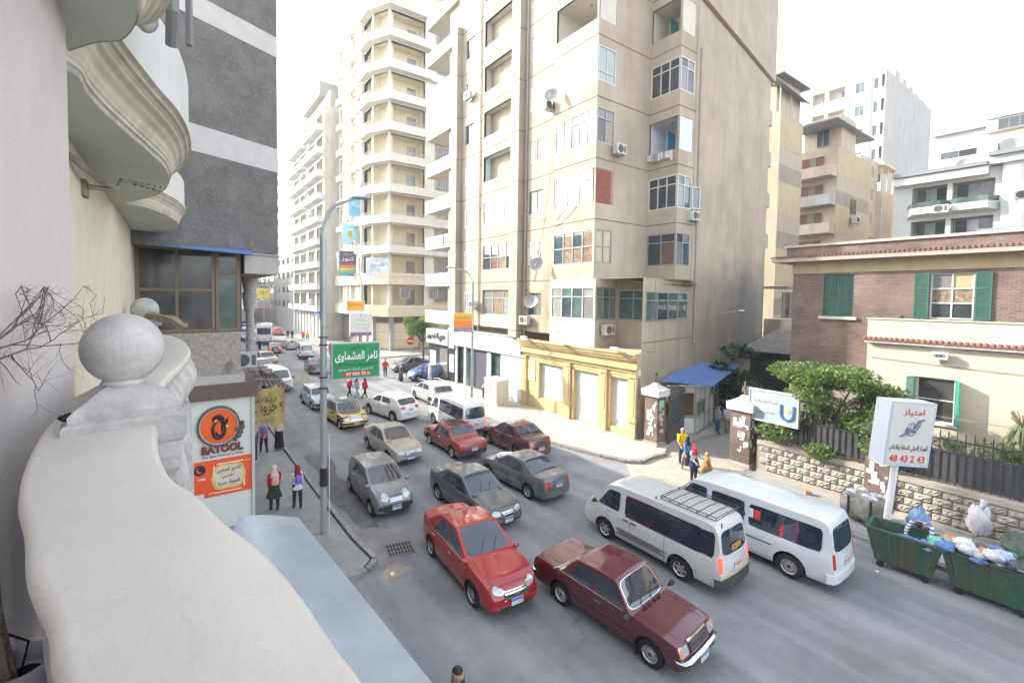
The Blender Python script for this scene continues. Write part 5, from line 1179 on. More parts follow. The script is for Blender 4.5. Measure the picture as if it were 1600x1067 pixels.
# cream wing
XC=26.5; FWg=((XC,6.68,0),(0,-1),(-1,0)); YC=lambda y:6.68-y
wo=(YC(5.05),YC(3.92),2.95,4.78)
cwm=mat('wing_plaster',(.46,.41,.33),.9,var=.08,scale=1.2,streak=.45,dirt=(.36,.33,.28))
wall_holes(FWg,0,18,0,6.1,[wo],cwm,vl,'wing_wall',.22)
m=MB(); m.add([(XC,6.68,0),(XV,6.68,0),(XV,6.68,7.2),(XC,6.68,7.2)],[(3,2,1,0)]); m.build('wing_side_wall',cwm,vl)
m=MB(); m.fbox(FWg,-.02,18,-.16,.0,6.32,7.14); m.fbox(FWg,-.06,18,-.2,.05,7.14,7.2); m.build('terrace_parapet',cwm,vl)
m=MB(); m.fbox(FWg,0,18,-1.5,-.16,6.3,6.34); m.build('terrace_floor',rough_band,vl)
me=None
tm=mat('roof_tile_red',(.36,.15,.10)); tl=MB(); tl.cyl((0,0,0),(-.30,0,-.10),.075,.085,8); tme=tl.mesh('tile',tm,smooth=True); i=0
while i*.17<12: ob('roof_tile',tme,vl,(XC+.02,6.75-i*.17,6.30)); i+=1
m=MB(); m.fbox(FWg,-.05,18,0,.26,6.10,6.16); m.build('tile_bed',rough_band,vl)
a,b_,c,d=wo
window(FWg,a,b_,c,d,vl,cols=1,rows=2,fm=mat('frame_pale',(.5,.5,.47),.6),gm=[glassmat('glass_inside',(.05,.05,.05)),glassmat('glass_smoky',(.06,.06,.065))],inset=.18,bar=.05)
m=MB(); m.fbox(FWg,a-.12,b_+.12,0,.12,c-.1,c); m.build('sill',mat('sill_pale',(.5,.49,.46),.8),vl)
# open shutters standing out from the wall
for (y,sgn) in ((5.07,1),(3.90,-1)):
    F=((XC,y,0),(-1,-.12*(-sgn)),(0,-1)); F=((XC,y,0),(-.93,.36*sgn),(-.36*sgn,-.93)); shutter(F,.02,.50,c,d,-.03,vl,green_sh2,3)
m=MB(); m.box(27.0,27.6,5.75,6.35,6.34,7.3); o=m.build('old_cooler_box',mat('cooler_dark',(.10,.10,.10),.7,var=.2),None); tag(o,'dark grey cooler box on the villa terrace beside the open green shutters','air cooler')
fl=thing('wall_floodlight','twin floodlight fixed high on the cream villa wing above its window','floodlight',(XC-.25,4.35,5.75))
m=MB(); m.box(-.12,.12,-.22,.22,-.14,.14); m.build('housing',white_p,fl); m=MB(); m.lathe([(.08,-.13),(.001,-.13)],(0,0,0),'X',12,caps=False); m.lathe([(.08,0),(.001,0)],(-.13,.1,0),'X',12,caps=False); m.lathe([(.08,0),(.001,0)],(-.13,-.1,0),'X',12,caps=False); m.build('lamp_lens',glass_f,fl); m=MB(); m.tube([(.1,0,-.1),(.2,0,-.35),(.25,0,-.3)],.04,6); m.build('bracket',steel,fl)
cbm=mat('cable_grey',(.25,.24,.22))
m=MB(); 
for (z0,z1,s) in ((5.45,5.3,.12),(4.05,4.5,.3)): 
    p=Vector((XC-.06 if z0>5 else 22.5,6.6,z0)); q=Vector((XC-.06 if z0>5 else 22.5,-5,z1)); m.tube([tuple(p.lerp(q,i/16)-Vector((0,0,s*4*(i/16)*(1-i/16)))) for i in range(17)],.014,4)
tag(m.build('wall_cable',cbm),'thin cables strung along the cream wing of the villa','cable')

# ================================================================= boundary wall, fence, gate piers, booth
stone_m=mat('rusticated_stone',(.30,.275,.24),.92,var=.22,scale=2.5,bump=.5,bscale=20); cap_m=mat('wall_coping',(.34,.31,.27),.92,var=.15,scale=2,bump=.3)
XWl=22.3
bw=thing('boundary_wall','low rusticated stone boundary wall in front of the villa','wall',(0,0,0))
m=MB(); m.box(XWl,XWl+.35,-14,9.3,0,1.42); m.build('wall_core',stone_m,bw)
m=MB(); m.box(XWl-.10,XWl+.45,-14,9.25,1.42,1.60); m.box(XWl-.18,XWl,-14,9.2,.0,.26); m.build('coping',cap_m,bw)
stm=[]
for q in range(4):
    rg=random.Random(q+40); bm_=bmesh.new()
    nx,nz=8,5; vs={}
    for i in range(nx+1):
        for j in range(nz+1):
            u=i/nx; v=j/nz; e=min(u,1-u,v,1-v); h=.02 if e==0 else .035+.055*min(1,e*4)*(1+rg.uniform(-.5,.6))
            vs[i,j]=bm_.verts.new((-h,-u*.455,.005+v*.268))
    for i in range(nx):
        for j in range(nz): bm_.faces.new((vs[i,j],vs[i,j+1],vs[i+1,j+1],vs[i+1,j]))
    me=bpy.data.meshes.new('stone_block'); bm_.to_mesh(me); bm_.free(); me.materials.append(stone_m); stm.append(me)
cnt=0
for j in range(4):
    i=0
    while True:
        y=9.15-(.0 if j%2 else .24)-i*.475; i+=1
        if y-.46<-10.5 or cnt>=160: break
        ob('stone_block',random.choice(stm),bw,(XWl,y,.28+j*.28)); cnt+=1
def brick_pier(x,y,w,h,label,posters=True):
    t=thing('gate_pier',label,'pillar',(x,y,0),0,'brick piers along the villa boundary')
    m=MB(); m.box(-w,w,-w,w,0,.35); m.build('base',cap_m,t); m=MB(); m.box(-w+.03,w-.03,-w+.03,w-.03,.35,h); m.build('shaft',brk,t)
    m=MB(); m.grid([[(-a,-a,z),(a,-a,z),(a,a,z),(-a,a,z)] for (a,z) in ((w,h),(w+.10,h+.04),(w+.12,h+.38),(w*.9,h+.46),(w*.35,h+.62),(w*.3,h+.70))],close=True); m.add([(-w*.3,-w*.3,h+.7),(w*.3,-w*.3,h+.7),(w*.3,w*.3,h+.7),(-w*.3,w*.3,h+.7)],[(0,1,2,3)]); m.build('cap',mat('pier_cap_white',(.60,.58,.55),.85,var=.08,streak=.3),t)
    if posters:
        rg=random.Random(int(x*9+y)); m=MB()
        for i in range(26):
            a=-w+.05+rg.random()*(2*w-.35); z=.6+rg.random()*(h-1.0); m.box(-w+.015-.001*i*.3,-w+.03,a,a+rg.uniform(.05,.24),z,z+rg.uniform(.05,.3))
            if i%2: m.box(a,a+rg.uniform(.05,.2),-w+.015-.0003*i,-w+.03,z,z+rg.uniform(.05,.25))
        m.build('torn_poster',mat('torn_paper',(.50,.48,.45),.9,var=.3,scale=9),t)
    return t
p=brick_pier(21.62,13.95,.40,2.75,'brick gate pier with a white cap against the corner of the yellow shopfront')
m=MB(); m.tube([(0,0,3.4),(-.02,.02,3.75),(.05,-.06,3.95)],.04,5); m.sphere((.0,0,3.95),.09,6,5); m.tube([(-.12,0,3.5),(0,0,3.7),(.12,.05,3.6)],.03,5); m.build('broken_lamp',iron,p)
m=MB(); m.box(-.30,.10,-.44,-.42,2.2,2.6); m.build('green_notice',mat('notice_green',(.25,.5,.32),.8),p)
p=brick_pier(22.55,9.95,.46,2.75,'brick gate pier with a white cap and torn posters beside the blue notice board')
m=MB(); m.tube([(0,0,3.4),(.05,.05,3.8),(-.05,0,4.1)],.03,5)
for a in range(5): m.tube([(0,0,3.5),(.16*math.cos(a*1.3),.16*math.sin(a*1.3),3.65),(.1*math.cos(a*1.3+.6),.1*math.sin(a*1.3+.6),3.9)],.018,4)
m.build('broken_lamp',rust,p)
for (yy,nm) in ((5.1,'brick pier covered in torn white posters, behind the tall white sign'),(-3.2,'brick pier at the far right end of the boundary wall')): brick_pier(22.5,yy,.42,2.9,nm)
def fence(ya,yb,label,x=22.48,zb=1.62,h=1.85,panel=True,ph=1.1,step=.2):
    t=thing('iron_fence',label,'fence',(0,0,0)); L=ya-yb
    m=MB(); m.box(x-.02,x+.02,yb,ya,zb+.08,zb+.13); m.box(x-.02,x+.02,yb,ya,zb+ph+.02,zb+ph+.07); m.box(x-.02,x+.02,yb,ya,zb+h-.32,zb+h-.27); m.build('rail',iron,t)
    bb=MB(); bb.box(-.014,.014,-.014,.014,0,h-.08); bb.add([(-.02,-.02,h-.08),(.02,-.02,h-.08),(.02,.02,h-.08),(-.02,.02,h-.08),(0,0,h+.06)],[(0,1,4),(1,2,4),(2,3,4),(3,0,4)]); bme=bb.mesh('bar',iron)
    sb=MB(); sb.box(.02,.028,-.085,.085,.1,ph); sme=sb.mesh('panel_strip',mat('fence_sheet_black',(.05,.052,.06),.6,var=.35,scale=2,streak=.3,dirt=(.12,.11,.1)))
    i=0
    while i*step<L: ob('bar',bme,t,(x,ya-.08-i*step,zb)); (ob('panel_strip',sme,t,(x+.01*(i%2),ya-.17-i*step,zb)) if panel else None); i+=1
    m=MB()
    for yy in (yb+.05,(ya+yb)/2): m.box(x-.035,x+.035,yy-.035,yy+.035,zb-.1,zb+h-.2)
    m.build('post',iron,t); return t
fence(9.5,5.5,'black iron fence with spikes between the blue notice board pier and the postered pier',x=22.5,panel=True)
fence(4.7,-2.8,'black iron fence with sheet panels and tall spikes behind the refuse containers',x=22.5)
# notice board
nb=thing('notice_board','pale blue board with faded red Arabic lettering and a blue emblem on the fence','sign',(0,0,0))
FN,LN=frame((22.25,9.62),(22.2,7.75)); m=MB(); m.fbox(FN,0,LN,-.1,.0,2.55,3.85); m.build('board',mat('board_blue',(.30,.39,.42),.5,var=.08,scale=2),nb)
m=MB(); m.fbox(FN,-.05,LN+.05,-.11,.03,3.85,3.92); m.fbox(FN,-.05,LN+.05,-.11,.03,2.48,2.55); m.fbox(FN,-.05,0,-.11,.03,2.55,3.85); m.fbox(FN,LN,LN+.05,-.11,.03,2.55,3.85); m.build('board_frame',mat('frame_dull_white',(.5,.5,.5),.6),nb)
tr=mat('text_faded_red',(.42,.12,.09),.6,var=0); put_text('قصر الاحتفال والتهنية',FN,.62,3.40,1.0,.2,tr,nb); put_text('نقابة طب سموحة',FN,.62,2.92,.8,.18,tr,nb)
m=MB(); O,U,N=FN
m.tube([onF(FN,1.5+.24*math.cos(R(a)),.02,3.05+.30*math.sin(R(a))) for a in range(-180,10,15)]+[onF(FN,1.74,.02,3.4)],.05,4); m.tube([onF(FN,1.26,.02,3.05),onF(FN,1.26,.02,3.4)],.05,4); m.build('emblem',mat('emblem_blue',(.05,.12,.30),.5),nb); m=MB(); m.cyl(onF(FN,1.5,0.0,3.15),onF(FN,1.5,.02,3.15),.13,n=16); m.build('emblem_centre',mat('emblem_tan',(.5,.36,.2),.6),nb)
# iron gate leaf, open
gt=thing('iron_gate','dark sheet iron gate leaf with bars on top, standing open beside the brick pier','gate',(0,0,0))
FGt,LG=frame((22.25,13.55),(25.0,14.15))
gm_=mat('gate_iron',(.10,.105,.11),.55,metal=.3,var=.3,scale=3)
for (z0,z1) in ((.1,1.05),(1.25,2.3)):
    m=MB(); m.fbox(FGt,.05,LG,-.03,.0,z0,z1); m.build('sheet_panel',gm_,gt)
m=MB(); m.fbox(FGt,0,.08,-.05,.05,0,3.2); m.fbox(FGt,LG-.06,LG,-.05,.05,0,3.2)
for z in (.05,1.08,1.22,2.33,2.5,2.68,3.0): m.fbox(FGt,.08,LG-.06,-.03,.03,z,z+.04)
m.build('gate_frame',gm_,gt)
m=MB(); m.fbox(FGt,-.012,.012,-.012,.012,0,.95); 
bme=MB(); bme.box(-.012,.012,-.012,.012,0,.95); bme=bme.mesh('bar',gm_)
for i in range(16): ob('bar',bme,gt,onF(FGt,.15+i*.165,0,2.35))
# guard booth
bt=thing('guard_booth','white panelled guard booth with aluminium windows under the blue sheet roof','booth',(0,0,0))
Fb1,L1=frame((23.6,14.75),(25.2,13.75)); Fb2,L2=frame((25.2,13.75),(29.3,14.6))
bpm=mat('booth_panel',(.60,.64,.64),.5,var=.04)
for (F,Lx,cols_) in ((Fb1,L1,2),(Fb2,L2,5)):
    m=MB(); m.fbox(F,0,Lx,-.06,.0,.15,2.9); m.build('wall_panel',bpm,bt)
    m=MB()
    for i in range(cols_+1): m.fbox(F,Lx*i/cols_-.035,Lx*i/cols_+.035,0,.04,.15,2.9)
    for z in (.15,1.1,1.95,2.84): m.fbox(F,0,Lx,.002,.045,z,z+.06)
    m.build('frame_bar',frame_al,bt)
window(Fb1,.1,.85,1.2,2.0,bt,cols=1,fm=frame_al,gm=glass_f,inset=-.05); window(Fb1,.95,L1-.1,1.2,2.6,bt,cols=1,fm=frame_al,gm=glassmat('glass_brown',(.10,.07,.05)),inset=-.05)
window(Fb2,.1,1.5,1.2,2.0,bt,cols=2,fm=frame_al,gm=[glass_g,glassmat('glass_brown',(.10,.07,.05))],inset=-.05); window(Fb2,2.5,3.2,2.0,2.8,bt,cols=1,fm=frame_al,gm=glass_g,inset=-.05)
m=MB(); m.fbox(Fb2,3.35,4.1,-.02,.03,.2,2.8); m.build('doorway',mat('door_dark_green',(.04,.08,.06),.5),bt)
m=MB(); m.fbox(Fb1,0,L1+.1,-.2,.12,0,.15); m.fbox(Fb2,-.1,L2,-.2,.12,0,.15); m.build('plinth',cap_m,bt)
rf=MB(); rows=[]
c0=Vector((22.9,14.5,3.30)); c1=Vector((25.4,12.9,3.05)); c2=Vector((33.2,15.0,3.4)); c3=Vector((30.0,16.6,3.6))
for i in range(2):
    row=[]
    for k in range(121):
        q=k/120; a=c1.lerp(c2,q); b_=c0.lerp(c3,q); p=a.lerp(b_,i); p.z+=.035*math.sin(k*1.05); row.append(tuple(p))
    rows.append(row)
rf.grid(rows); rf.build('corrugated_roof',mat('blue_roof_sheet',(.07,.15,.36),.5,metal=.1,var=.12,scale=2),bt,smooth=True)
m=MB(); m.tube([(25.2,13.2,3.1),(31,14.8,3.3)],.04,5); m.tube([(31,14.8,0),(31,14.8,3.4)],.05,5); m.tube([(23,14.2,3.1),(25.3,13.1,3.05)],.04,5); m.build('roof_frame',frame_al,bt)
# lower annex and dark ribbed wall in the gap behind
an=thing('annex_window_box','small sheet-roofed window box on a bracket at the rear edge of the beige tower','annex',(0,0,0))
m=MB(); m.box(44.4,46.8,17.0,18.3,0,6.2); m.build('wall',side_m,an); m=MB(); m.box(44,47.5,16.4,18.3,8.9,9.1); m.build('roof_sheet',rust,an); window(((44.5,17.0,0),(1,0),(0,-1)),0,2.2,6.3,8.6,an,cols=3,fm=frame_br,gm=[glass_f,glass_d],inset=.0)
dw=thing('ribbed_wall','dark ribbed sheet wall at the back of the gateway','wall',(0,0,0)); m=MB(); rows=[]
for i in range(41): rows.append([(38,9.5,i*.1),(38.0,16.5,i*.1)]) if i%2 else rows.append([(37.94,9.5,i*.1),(37.94,16.5,i*.1)])
m.grid(rows); m.build('ribbed_sheet',mat('dark_sheet',(.06,.06,.065),.8,var=.2),dw); m=MB(); m.add([(36,8,4.2),(44,9,5.2),(44,17,5.4),(36,16.5,4.1)],[(0,1,2,3)]); m.build('roof_sheet',rust,dw)
sl_=thing('street_light_arm','small street light on the side wall of the beige tower','lamp',(33.5,16.3,7.0)); m=MB(); m.tube([(-.3,.3,-.6),(-.3,.2,-.1),(.5,-.5,.1)],.03,6); m.build('arm',steel,sl_); m=MB(); m.sphere((.8,-.7,.12),.2,10,6,sc=(1.8,1,.4)); m.build('lamp_head',white_p,sl_)

ords=['lowest','second','third','fourth','fifth','sixth','seventh','eighth','ninth','tenth']
for i in range(9):
    z=5.2+3.81*i; make_ac((20.1,77.0+[1.5,6.2,3.1,9.0,1.9,4.4,7.6,2.6,5.5][i],z+1.2),(-1,0),f'air conditioner on the {ords[i]} balcony level of the pale block down the street',1.25)
for i in range(2,9):
    z=6.0+4.2*i; make_ac((23.0,[64.5,68.2,62.2,66.9,70.1,63.3,65.0][i-2],z+.9),(-1,0),f'air conditioner on the street front of the cream block, {ords[i]} storey',1.3)
# ================================================================= street furniture
def lamp(x,y,label,h1=8.2,h2=10.4,arm=(1.6,-.6),r=.13,hd=True):
    t=thing('street_lamp',label,'street lamp',(x,y,0),0,'street lamps')
    m=MB(); m.lathe([(r*1.9,0),(r*1.9,.05),(r*1.05,.07),(r*1.05,1.6),(r*1.0,h1-.1),(r*.98,h1),(r*.55,h1+.08)],n=16); m.build('pole',mat('pole_grey_blue',(.36,.37,.40),.45,metal=.45,var=.15,scale=2,streak=.3,dirt=(.38,.36,.34)),t,smooth=40)
    m=MB(); a=Vector((arm[0],arm[1],0)); pts=[(0,0,h1-.1),(0,0,h2-.9)]+[tuple(a*q*.35+Vector((0,0,h2-.9+.75*math.sin(q*math.pi/2)))) for q in (.3,.6,1.0)]+[tuple(a*.7+Vector((0,0,h2-.0))),tuple(a+Vector((0,0,h2+.12)))]
    m.tube(pts,[r*.55]*5+[r*.45]*(len(pts)-5),8); m.build('arm',steel,t,smooth=True)
    if hd:
        m=MB(); m.sphere((0,0,0),.14,10,6,sc=(2.2,1,.5)); m.xform(Matrix.Translation(a*1.12+Vector((0,0,h2+.13)))@Matrix.Rotation(math.atan2(a.y,a.x),4,'Z')); m.build('lamp_head',mat('lamp_head_grey',(.4,.41,.42),.5),t,smooth=True)
    return t
lp=lamp(4.06,14.35,'thick grey street lamp on the near left pavement carrying the green sign',9.9,11.0,(.95,-.45),.10)
m=MB()
for z in (4.95,5.3,6.35,6.6): m.cyl((0,0,z),(0,0,z+.04),.14,n=14)
m.cyl((0,0,1.75),(0,0,2.35),.129,n=16); m.build('clamp_band',black_m,lp)
m=MB(); m.tube([(.17,-.05,0),(.17,-.05,3.4)],.012,4); m.build('earth_rod',white_p,lp)
# green sign
gs=thing('green_doctor_sign','green double-sided sign with white and black Arabic lettering fixed to the thick lamp pole','sign',(0,0,0))
FGn,LGn=frame((4.27,14.18),(5.88,14.02)); m=MB(); m.fbox(FGn,0,LGn,-.2,0,5.22,6.42); m.build('sign_box',mat('sign_casing',(.42,.44,.42),.5,var=.05),gs)
m=MB(); m.fbox(FGn,.04,LGn-.04,0,.012,5.26,6.38); m.build('green_face',mat('sign_green',(.01,.25,.09),.4,var=.03),gs)
put_text('دكتور',FGn,.82,6.26,.45,.14,text_k,gs,n=.02); put_text('تامر العشماوى',FGn,.82,5.96,1.42,.36,text_w,gs,n=.02,bold=.02); put_text('استشاري طب و جراحة العين',FGn,.80,5.69,1.38,.15,text_k,gs,n=.02,bold=.02)
put_text('٢٢٢ طريق الحرية - اسبورتنج',FGn,.80,5.53,1.15,.11,text_w,gs,n=.02)
m=MB(); m.fquad(FGn,[(.30,.016,5.38),(.42,.016,5.32),(1.3,.016,5.32),(1.3,.016,5.45),(.42,.016,5.45)]); m.build('number_strip',red_m,gs); put_text('57 023 72 0',FGn,.86,5.385,.78,.09,text_w,gs,n=.02,bold=.02)
m=MB(); m.tube([(4.1,14.3,5.5),(4.35,14.18,5.5)],.02,5); m.tube([(4.1,14.3,6.2),(4.35,14.18,6.2)],.02,5); m.build('bracket',steel,gs)
l2=lamp(18.1,26.2,'slender street lamp in front of the white shop, with the orange sign',9.0,9.9,(-1.2,.9),.09)
def boxsign(x,y,z0,z1,w,label,face,side,rows,ang=0,d=.25,name='box_sign'):
    t=thing(name,label,'sign',(0,0,0)); F=((x-math.cos(ang)*w/2,y+math.sin(ang)*w/2,0),(math.cos(ang),-math.sin(ang)),(-math.sin(ang),-math.cos(ang)))
    m=MB(); m.fbox(F,0,w,-d,0,z0,z1); m.build('sign_box',side,t)
    for (a,b,mt) in face:
        m=MB(); m.fbox(F,.05,w-.05,0,.015,z0+(z1-z0)*a,z0+(z1-z0)*b); m.build('sign_face',mt,t)
    for (tx,zz,ww,hh,mt) in rows: put_text(tx,F,w/2,z0+(z1-z0)*zz,w*ww,(z1-z0)*hh,mt,t,n=.025)
    return t
so=mat('sign_orange_yellow',(.85,.42,.03),.45,var=.03); sy=mat('sign_yellow',(.65,.48,.05))
boxsign(17.35,26.3,5.45,6.75,1.45,'orange and yellow box sign with black Arabic lettering on the slender lamp by the tower',[(.22,.6,mat('sign_deep_orange',(.80,.22,.02),.45,var=0)),(.6,1,so),(0,.2,mat('sign_purple',(.22,.16,.34)))],white_p,[('معمل الصفوة الطبية',.75,.8,.14,text_k),('احمد شريف',.1,.7,.12,text_w)],ang=.3)
l3=lamp(19,51,'thin street lamp beyond the crossing, with the white and yellow signboards',9.5,10.6,(-1.3,-.5),.10)
boxsign(18.2,50.8,6.0,7.3,2.2,'orange box sign above the white poster board on the lamp beyond the crossing',[(.1,.95,so)],white_p,[('معمل الصفوة الطبية',.6,.8,.2,text_k)],ang=.15)
boxsign(18.7,50.4,3.1,5.8,2.6,'white poster board with purple skyline and red emblem on the lamp beyond the crossing',[(0,.16,mat('sign_purple',(.22,.16,.34))),(.17,1,white_p)],white_p,[('جمعية',.70,.4,.08,text_k),('تحت رعاية الحي',.5,.7,.05,text_k),('٢',.88,.12,.14,text_r),('مدينة جديدة',.36,.7,.07,mat('sign_purple',(.2,.2,.3)))],ang=.15)
# vertical banners hung on the cream block
for (x,y,z0,z1,w,lab,mt,rows) in ((23.1,64.2,19.6,22.4,2.4,'small blue hanging sign, uppermost on the cream block',mat('sign_sky_blue',(.18,.48,.66),.5),[('شركة',.6,.6,.2,text_w)]),(22.9,66,15.6,18.8,2.7,'square blue and gold hanging sign on the cream block, second from the top',mat('sign_pale_cyan',(.35,.62,.70),.5),[('مكتب',.85,.6,.12,text_k),('محاسب',.2,.6,.12,text_w)]),(22.4,66,10.8,14.6,2.6,'dark and rainbow vertical sign on the cream block, above the white poster board',mat('sign_navy',(.06,.06,.14),.5),[('كنوز',.68,.75,.2,text_w),('صالة',.88,.5,.09,text_o)])):
    t=boxsign(x,y,z0,z1,w,lab,[(0,1,mt)],mat('frame_grey',(.22,.25,.27)),rows,ang=.1,d=.15,name='hanging_sign')
    F=((x-math.cos(.1)*w/2,y+math.sin(.1)*w/2,0),(math.cos(.1),-math.sin(.1)),(-math.sin(.1),-math.cos(.1)))
    if 'rainbow' in lab:
        for k,c in enumerate([(.45,.05,.1),(.7,.25,.05),(.7,.55,.08),(.2,.5,.15),(.08,.4,.45)]):
            m=MB(); m.fquad(F,[(.1,.02,z0+.1+.36*(4-k)),(w-.1,.02,z0+.3+.36*(4-k)),(w-.1,.02,z0+.6+.36*(4-k)),(.1,.02,z0+.42+.36*(4-k))]); m.build('colour_stripe',mat('print_stripe_%d'%k,c,.5,var=0),t)
    if 'gold' in lab: m=MB(); m.cyl((x,y-.03,17.2),(x,y-.01,17.2),.5,n=14); m.build('crest',text_o,t)
    m=MB(); m.tube([(x,y+.1,z1+.05),(24,y,z1+.05)],.04,4); m.build('bracket',steel,t)
boxsign(21.9,67,11.8,14.2,1.6,'small pale hanging sign left of the rainbow sign on the cream block',[(0,1,mat('sign_pale',(.55,.66,.66),.5))],white_p,[('طبيب',.6,.6,.2,text_k)],d=.1,name='hanging_sign')
boxsign(24.1,58.5,10.6,13.2,3.2,'white cloth advert hanging on the first balcony corner of the cream block',[(0,1,mat('sign_white_blue',(.6,.65,.72),.6,var=.3,scale=1.5))],white_p,[('للبيع',.6,.6,.25,mat('sign_navy',(.06,.06,.14)))],ang=.5,d=.08,name='hanging_sign')
# no entry sign
ne=thing('no_entry_sign','round red no-entry sign with a white bar on a thin post at the side street','traffic sign',(23.7,47.3,0))
m=MB(); m.cyl((0,0,0),(0,0,2.6),.04,n=8); m.build('post',steel,ne); m=MB(); m.lathe([(.50,0),(.50,-.03),(.001,-.03)],(0,-.05,2.55),'Y',28); m.build('disc',mat('sign_red',(.55,.04,.03)),ne); m=MB(); m.box(-.36,.36,-.10,-.085,2.48,2.64); m.build('bar',text_w,ne); m=MB(); m.lathe([(.52,0),(.52,-.035),(.49,-.04)],(0,-.05,2.55),'Y',28,caps=False); m.build('rim',text_w,ne)
ne.rotation_euler=(0,0,R(-20))
# far street lamps and signs
lamp(18.2,84,'distant street lamp before the balcony block shops',9,10,(-1.2,0),.1); lamp(16.6,104,'furthest street lamp, near the bus',9,10,(-1.2,0),.1)
boxsign(16.5,104,7.0,9.2,2.6,'small yellow sign on the furthest lamp above the bus',[(0,1,sy)],white_p,[('سوق',.6,.6,.3,text_k)]); boxsign(16.6,104,4.6,6.6,2.8,'dark and red sign below the small yellow sign on the furthest lamp',[(.15,1,mat('frame_grey',(.22,.25,.27))),(0,.15,red_m)],white_p,[])
boxsign(9.8,88,5.2,7.0,2.6,'round-cornered white sign with red lettering on a post at the far left of the street',[(0,1,white_p)],white_p,[('ممنوع',.5,.8,.35,text_r)])
m=MB(); m.cyl((9.8,88.1,0),(9.8,88.1,5.2),.06,n=8); tag(m.build('sign_post',steel),'thin post holding the red-lettered white sign far down the street','post')
# tall white billboard sign, leaning
bs=thing('tall_white_sign','tall white box sign with red phone number and ribbon emblem on a leaning white post','sign',(20.0,4.38,.13))
m=MB(); m.cyl((0,0,0),(0,0,2.5),.095,n=14); m.build('post',white_p,bs,smooth=40); m=MB(); m.lathe([(.42,0),(.36,.10),(.12,.16)],n=12); m.build('footing',cap_m,bs)
bu=Vector((.82,-.57)); bnm=Vector((-.57,-.82)); Fs=((0-bu.x*.72,0-bu.y*.72,0),tuple(bu),tuple(bnm))
m=MB(); m.fbox(Fs,0,1.44,-.20,.33,2.5,4.62); m.build('sign_box',mat('sign_box_white',(.46,.50,.56),.5,var=.04),bs)
Fs=((Fs[0][0]+bnm.x*.33,Fs[0][1]+bnm.y*.33,0),Fs[1],Fs[2])
m=MB(); m.fbox(Fs,.07,1.37,.0,.012,2.58,4.54); m.build('sign_face',mat('sign_face_cream',(.56,.55,.52),.45,var=.04),bs)
put_text('امتياز',Fs,.74,4.28,.66,.26,mat('sign_red',(.55,.04,.03)),bs,n=.02,bold=.02); put_text('المركز الدولي للدعاية والاعلان',Fs,.72,3.10,1.2,.26,text_k,bs,n=.02,bold=.015); put_text('48 43 2 43',Fs,.72,2.76,1.12,.24,mat('sign_red',(.55,.04,.03)),bs,n=.02,bold=.02)
m=MB(); m.tube([onF(Fs,u,.03,z) for u,z in ((.42,3.50),(.56,3.57),(.62,3.74),(.80,3.72),(.90,3.87),(.95,4.02),(1.08,4.08))],[.035,.05,.075,.08,.07,.05,.03],5); m.build('ribbon_emblem',mat('emblem_grey_blue',(.14,.15,.22),.6),bs)
m=MB(); m.tube([onF(Fs,.74+.15*math.cos(R(a)),.02,3.74+.22*math.sin(R(a))) for a in range(0,361,24)],.008,4); m.tube([onF(Fs,.74+.06*math.cos(R(a)),.02,3.74+.22*math.sin(R(a))) for a in range(0,361,24)],.008,4); m.build('globe_outline',mat('emblem_grey_blue',(.14,.15,.22)),bs)
bs.matrix_world=Matrix.Translation(bs.location)@Matrix.Rotation(R(-4.0),4,Vector((-.966,-.257,0)))@Matrix.Identity(4)

# ================================================================= refuse
gb=mat('container_green',(.028,.10,.065),.65,metal=.1,var=.35,scale=4,streak=1.0,dirt=(.085,.065,.045))
def container(x,y,rz,label,L=1.55):
    t=thing('refuse_container',label,'skip',(x,y,0),rz,'green refuse containers by the kerb')
    h0,h1=.18,1.13; w0,w1=.33,.47; l0,l1=L/2-.14,L/2+.06
    def ring(w,l,z): return [(-w,-l,z),(w,-l,z),(w,l,z),(-w,l,z)]
    m=MB(); m.grid([ring(w0,l0,h0),ring(w1,l1,h1),ring(w1+.04,l1+.04,h1),ring(w1+.04,l1+.04,h1+.06),ring(w1-.04,l1-.04,h1+.06),ring(w0-.02,l0-.02,h0+.05)],close=True); m.add(ring(w0,l0,h0),[(3,2,1,0)]); m.add(ring(w0-.03,l0-.03,h0+.05),[(0,1,2,3)]); m.build('tub',gb,t)
    for s in range(5):
        q=(s+.5)/5; m=MB()
        for sx in (-1,1):
            y0=-l0+2*l0*q; y1=-l1+2*l1*q; m.add([(sx*w0,y0-.03,h0+.02),(sx*(w0+.03),y0,h0+.02),(sx*w0,y0+.03,h0+.02),(sx*w1,y1-.03,h1),(sx*(w1+.03),y1,h1),(sx*w1,y1+.03,h1)],[(0,1,4,3),(1,2,5,4)] if sx>0 else [(3,4,1,0),(4,5,2,1)])
        m.build('rib',gb,t)
    for (sx,sy) in ((-1,-1),(1,-1),(-1,1),(1,1)): m=MB(); m.cyl((sx*.3-.03,sy*(l0-.12),.09),(sx*.3+.03,sy*(l0-.12),.09),.09,n=10); m.box(sx*.3-.04,sx*.3+.04,sy*(l0-.12)-.04,sy*(l0-.12)+.04,.09,.2); m.build('wheel',rubber,t)
    return t
container(18.05,3.50,R(3),'open green refuse container with a man bending over it',1.45)
container(18.2,1.85,R(2),'green refuse container heaped with bags, in the middle of the row',1.65)
container(18.35,-.1,R(-4),'green refuse container cut off at the right edge of the picture',1.6)
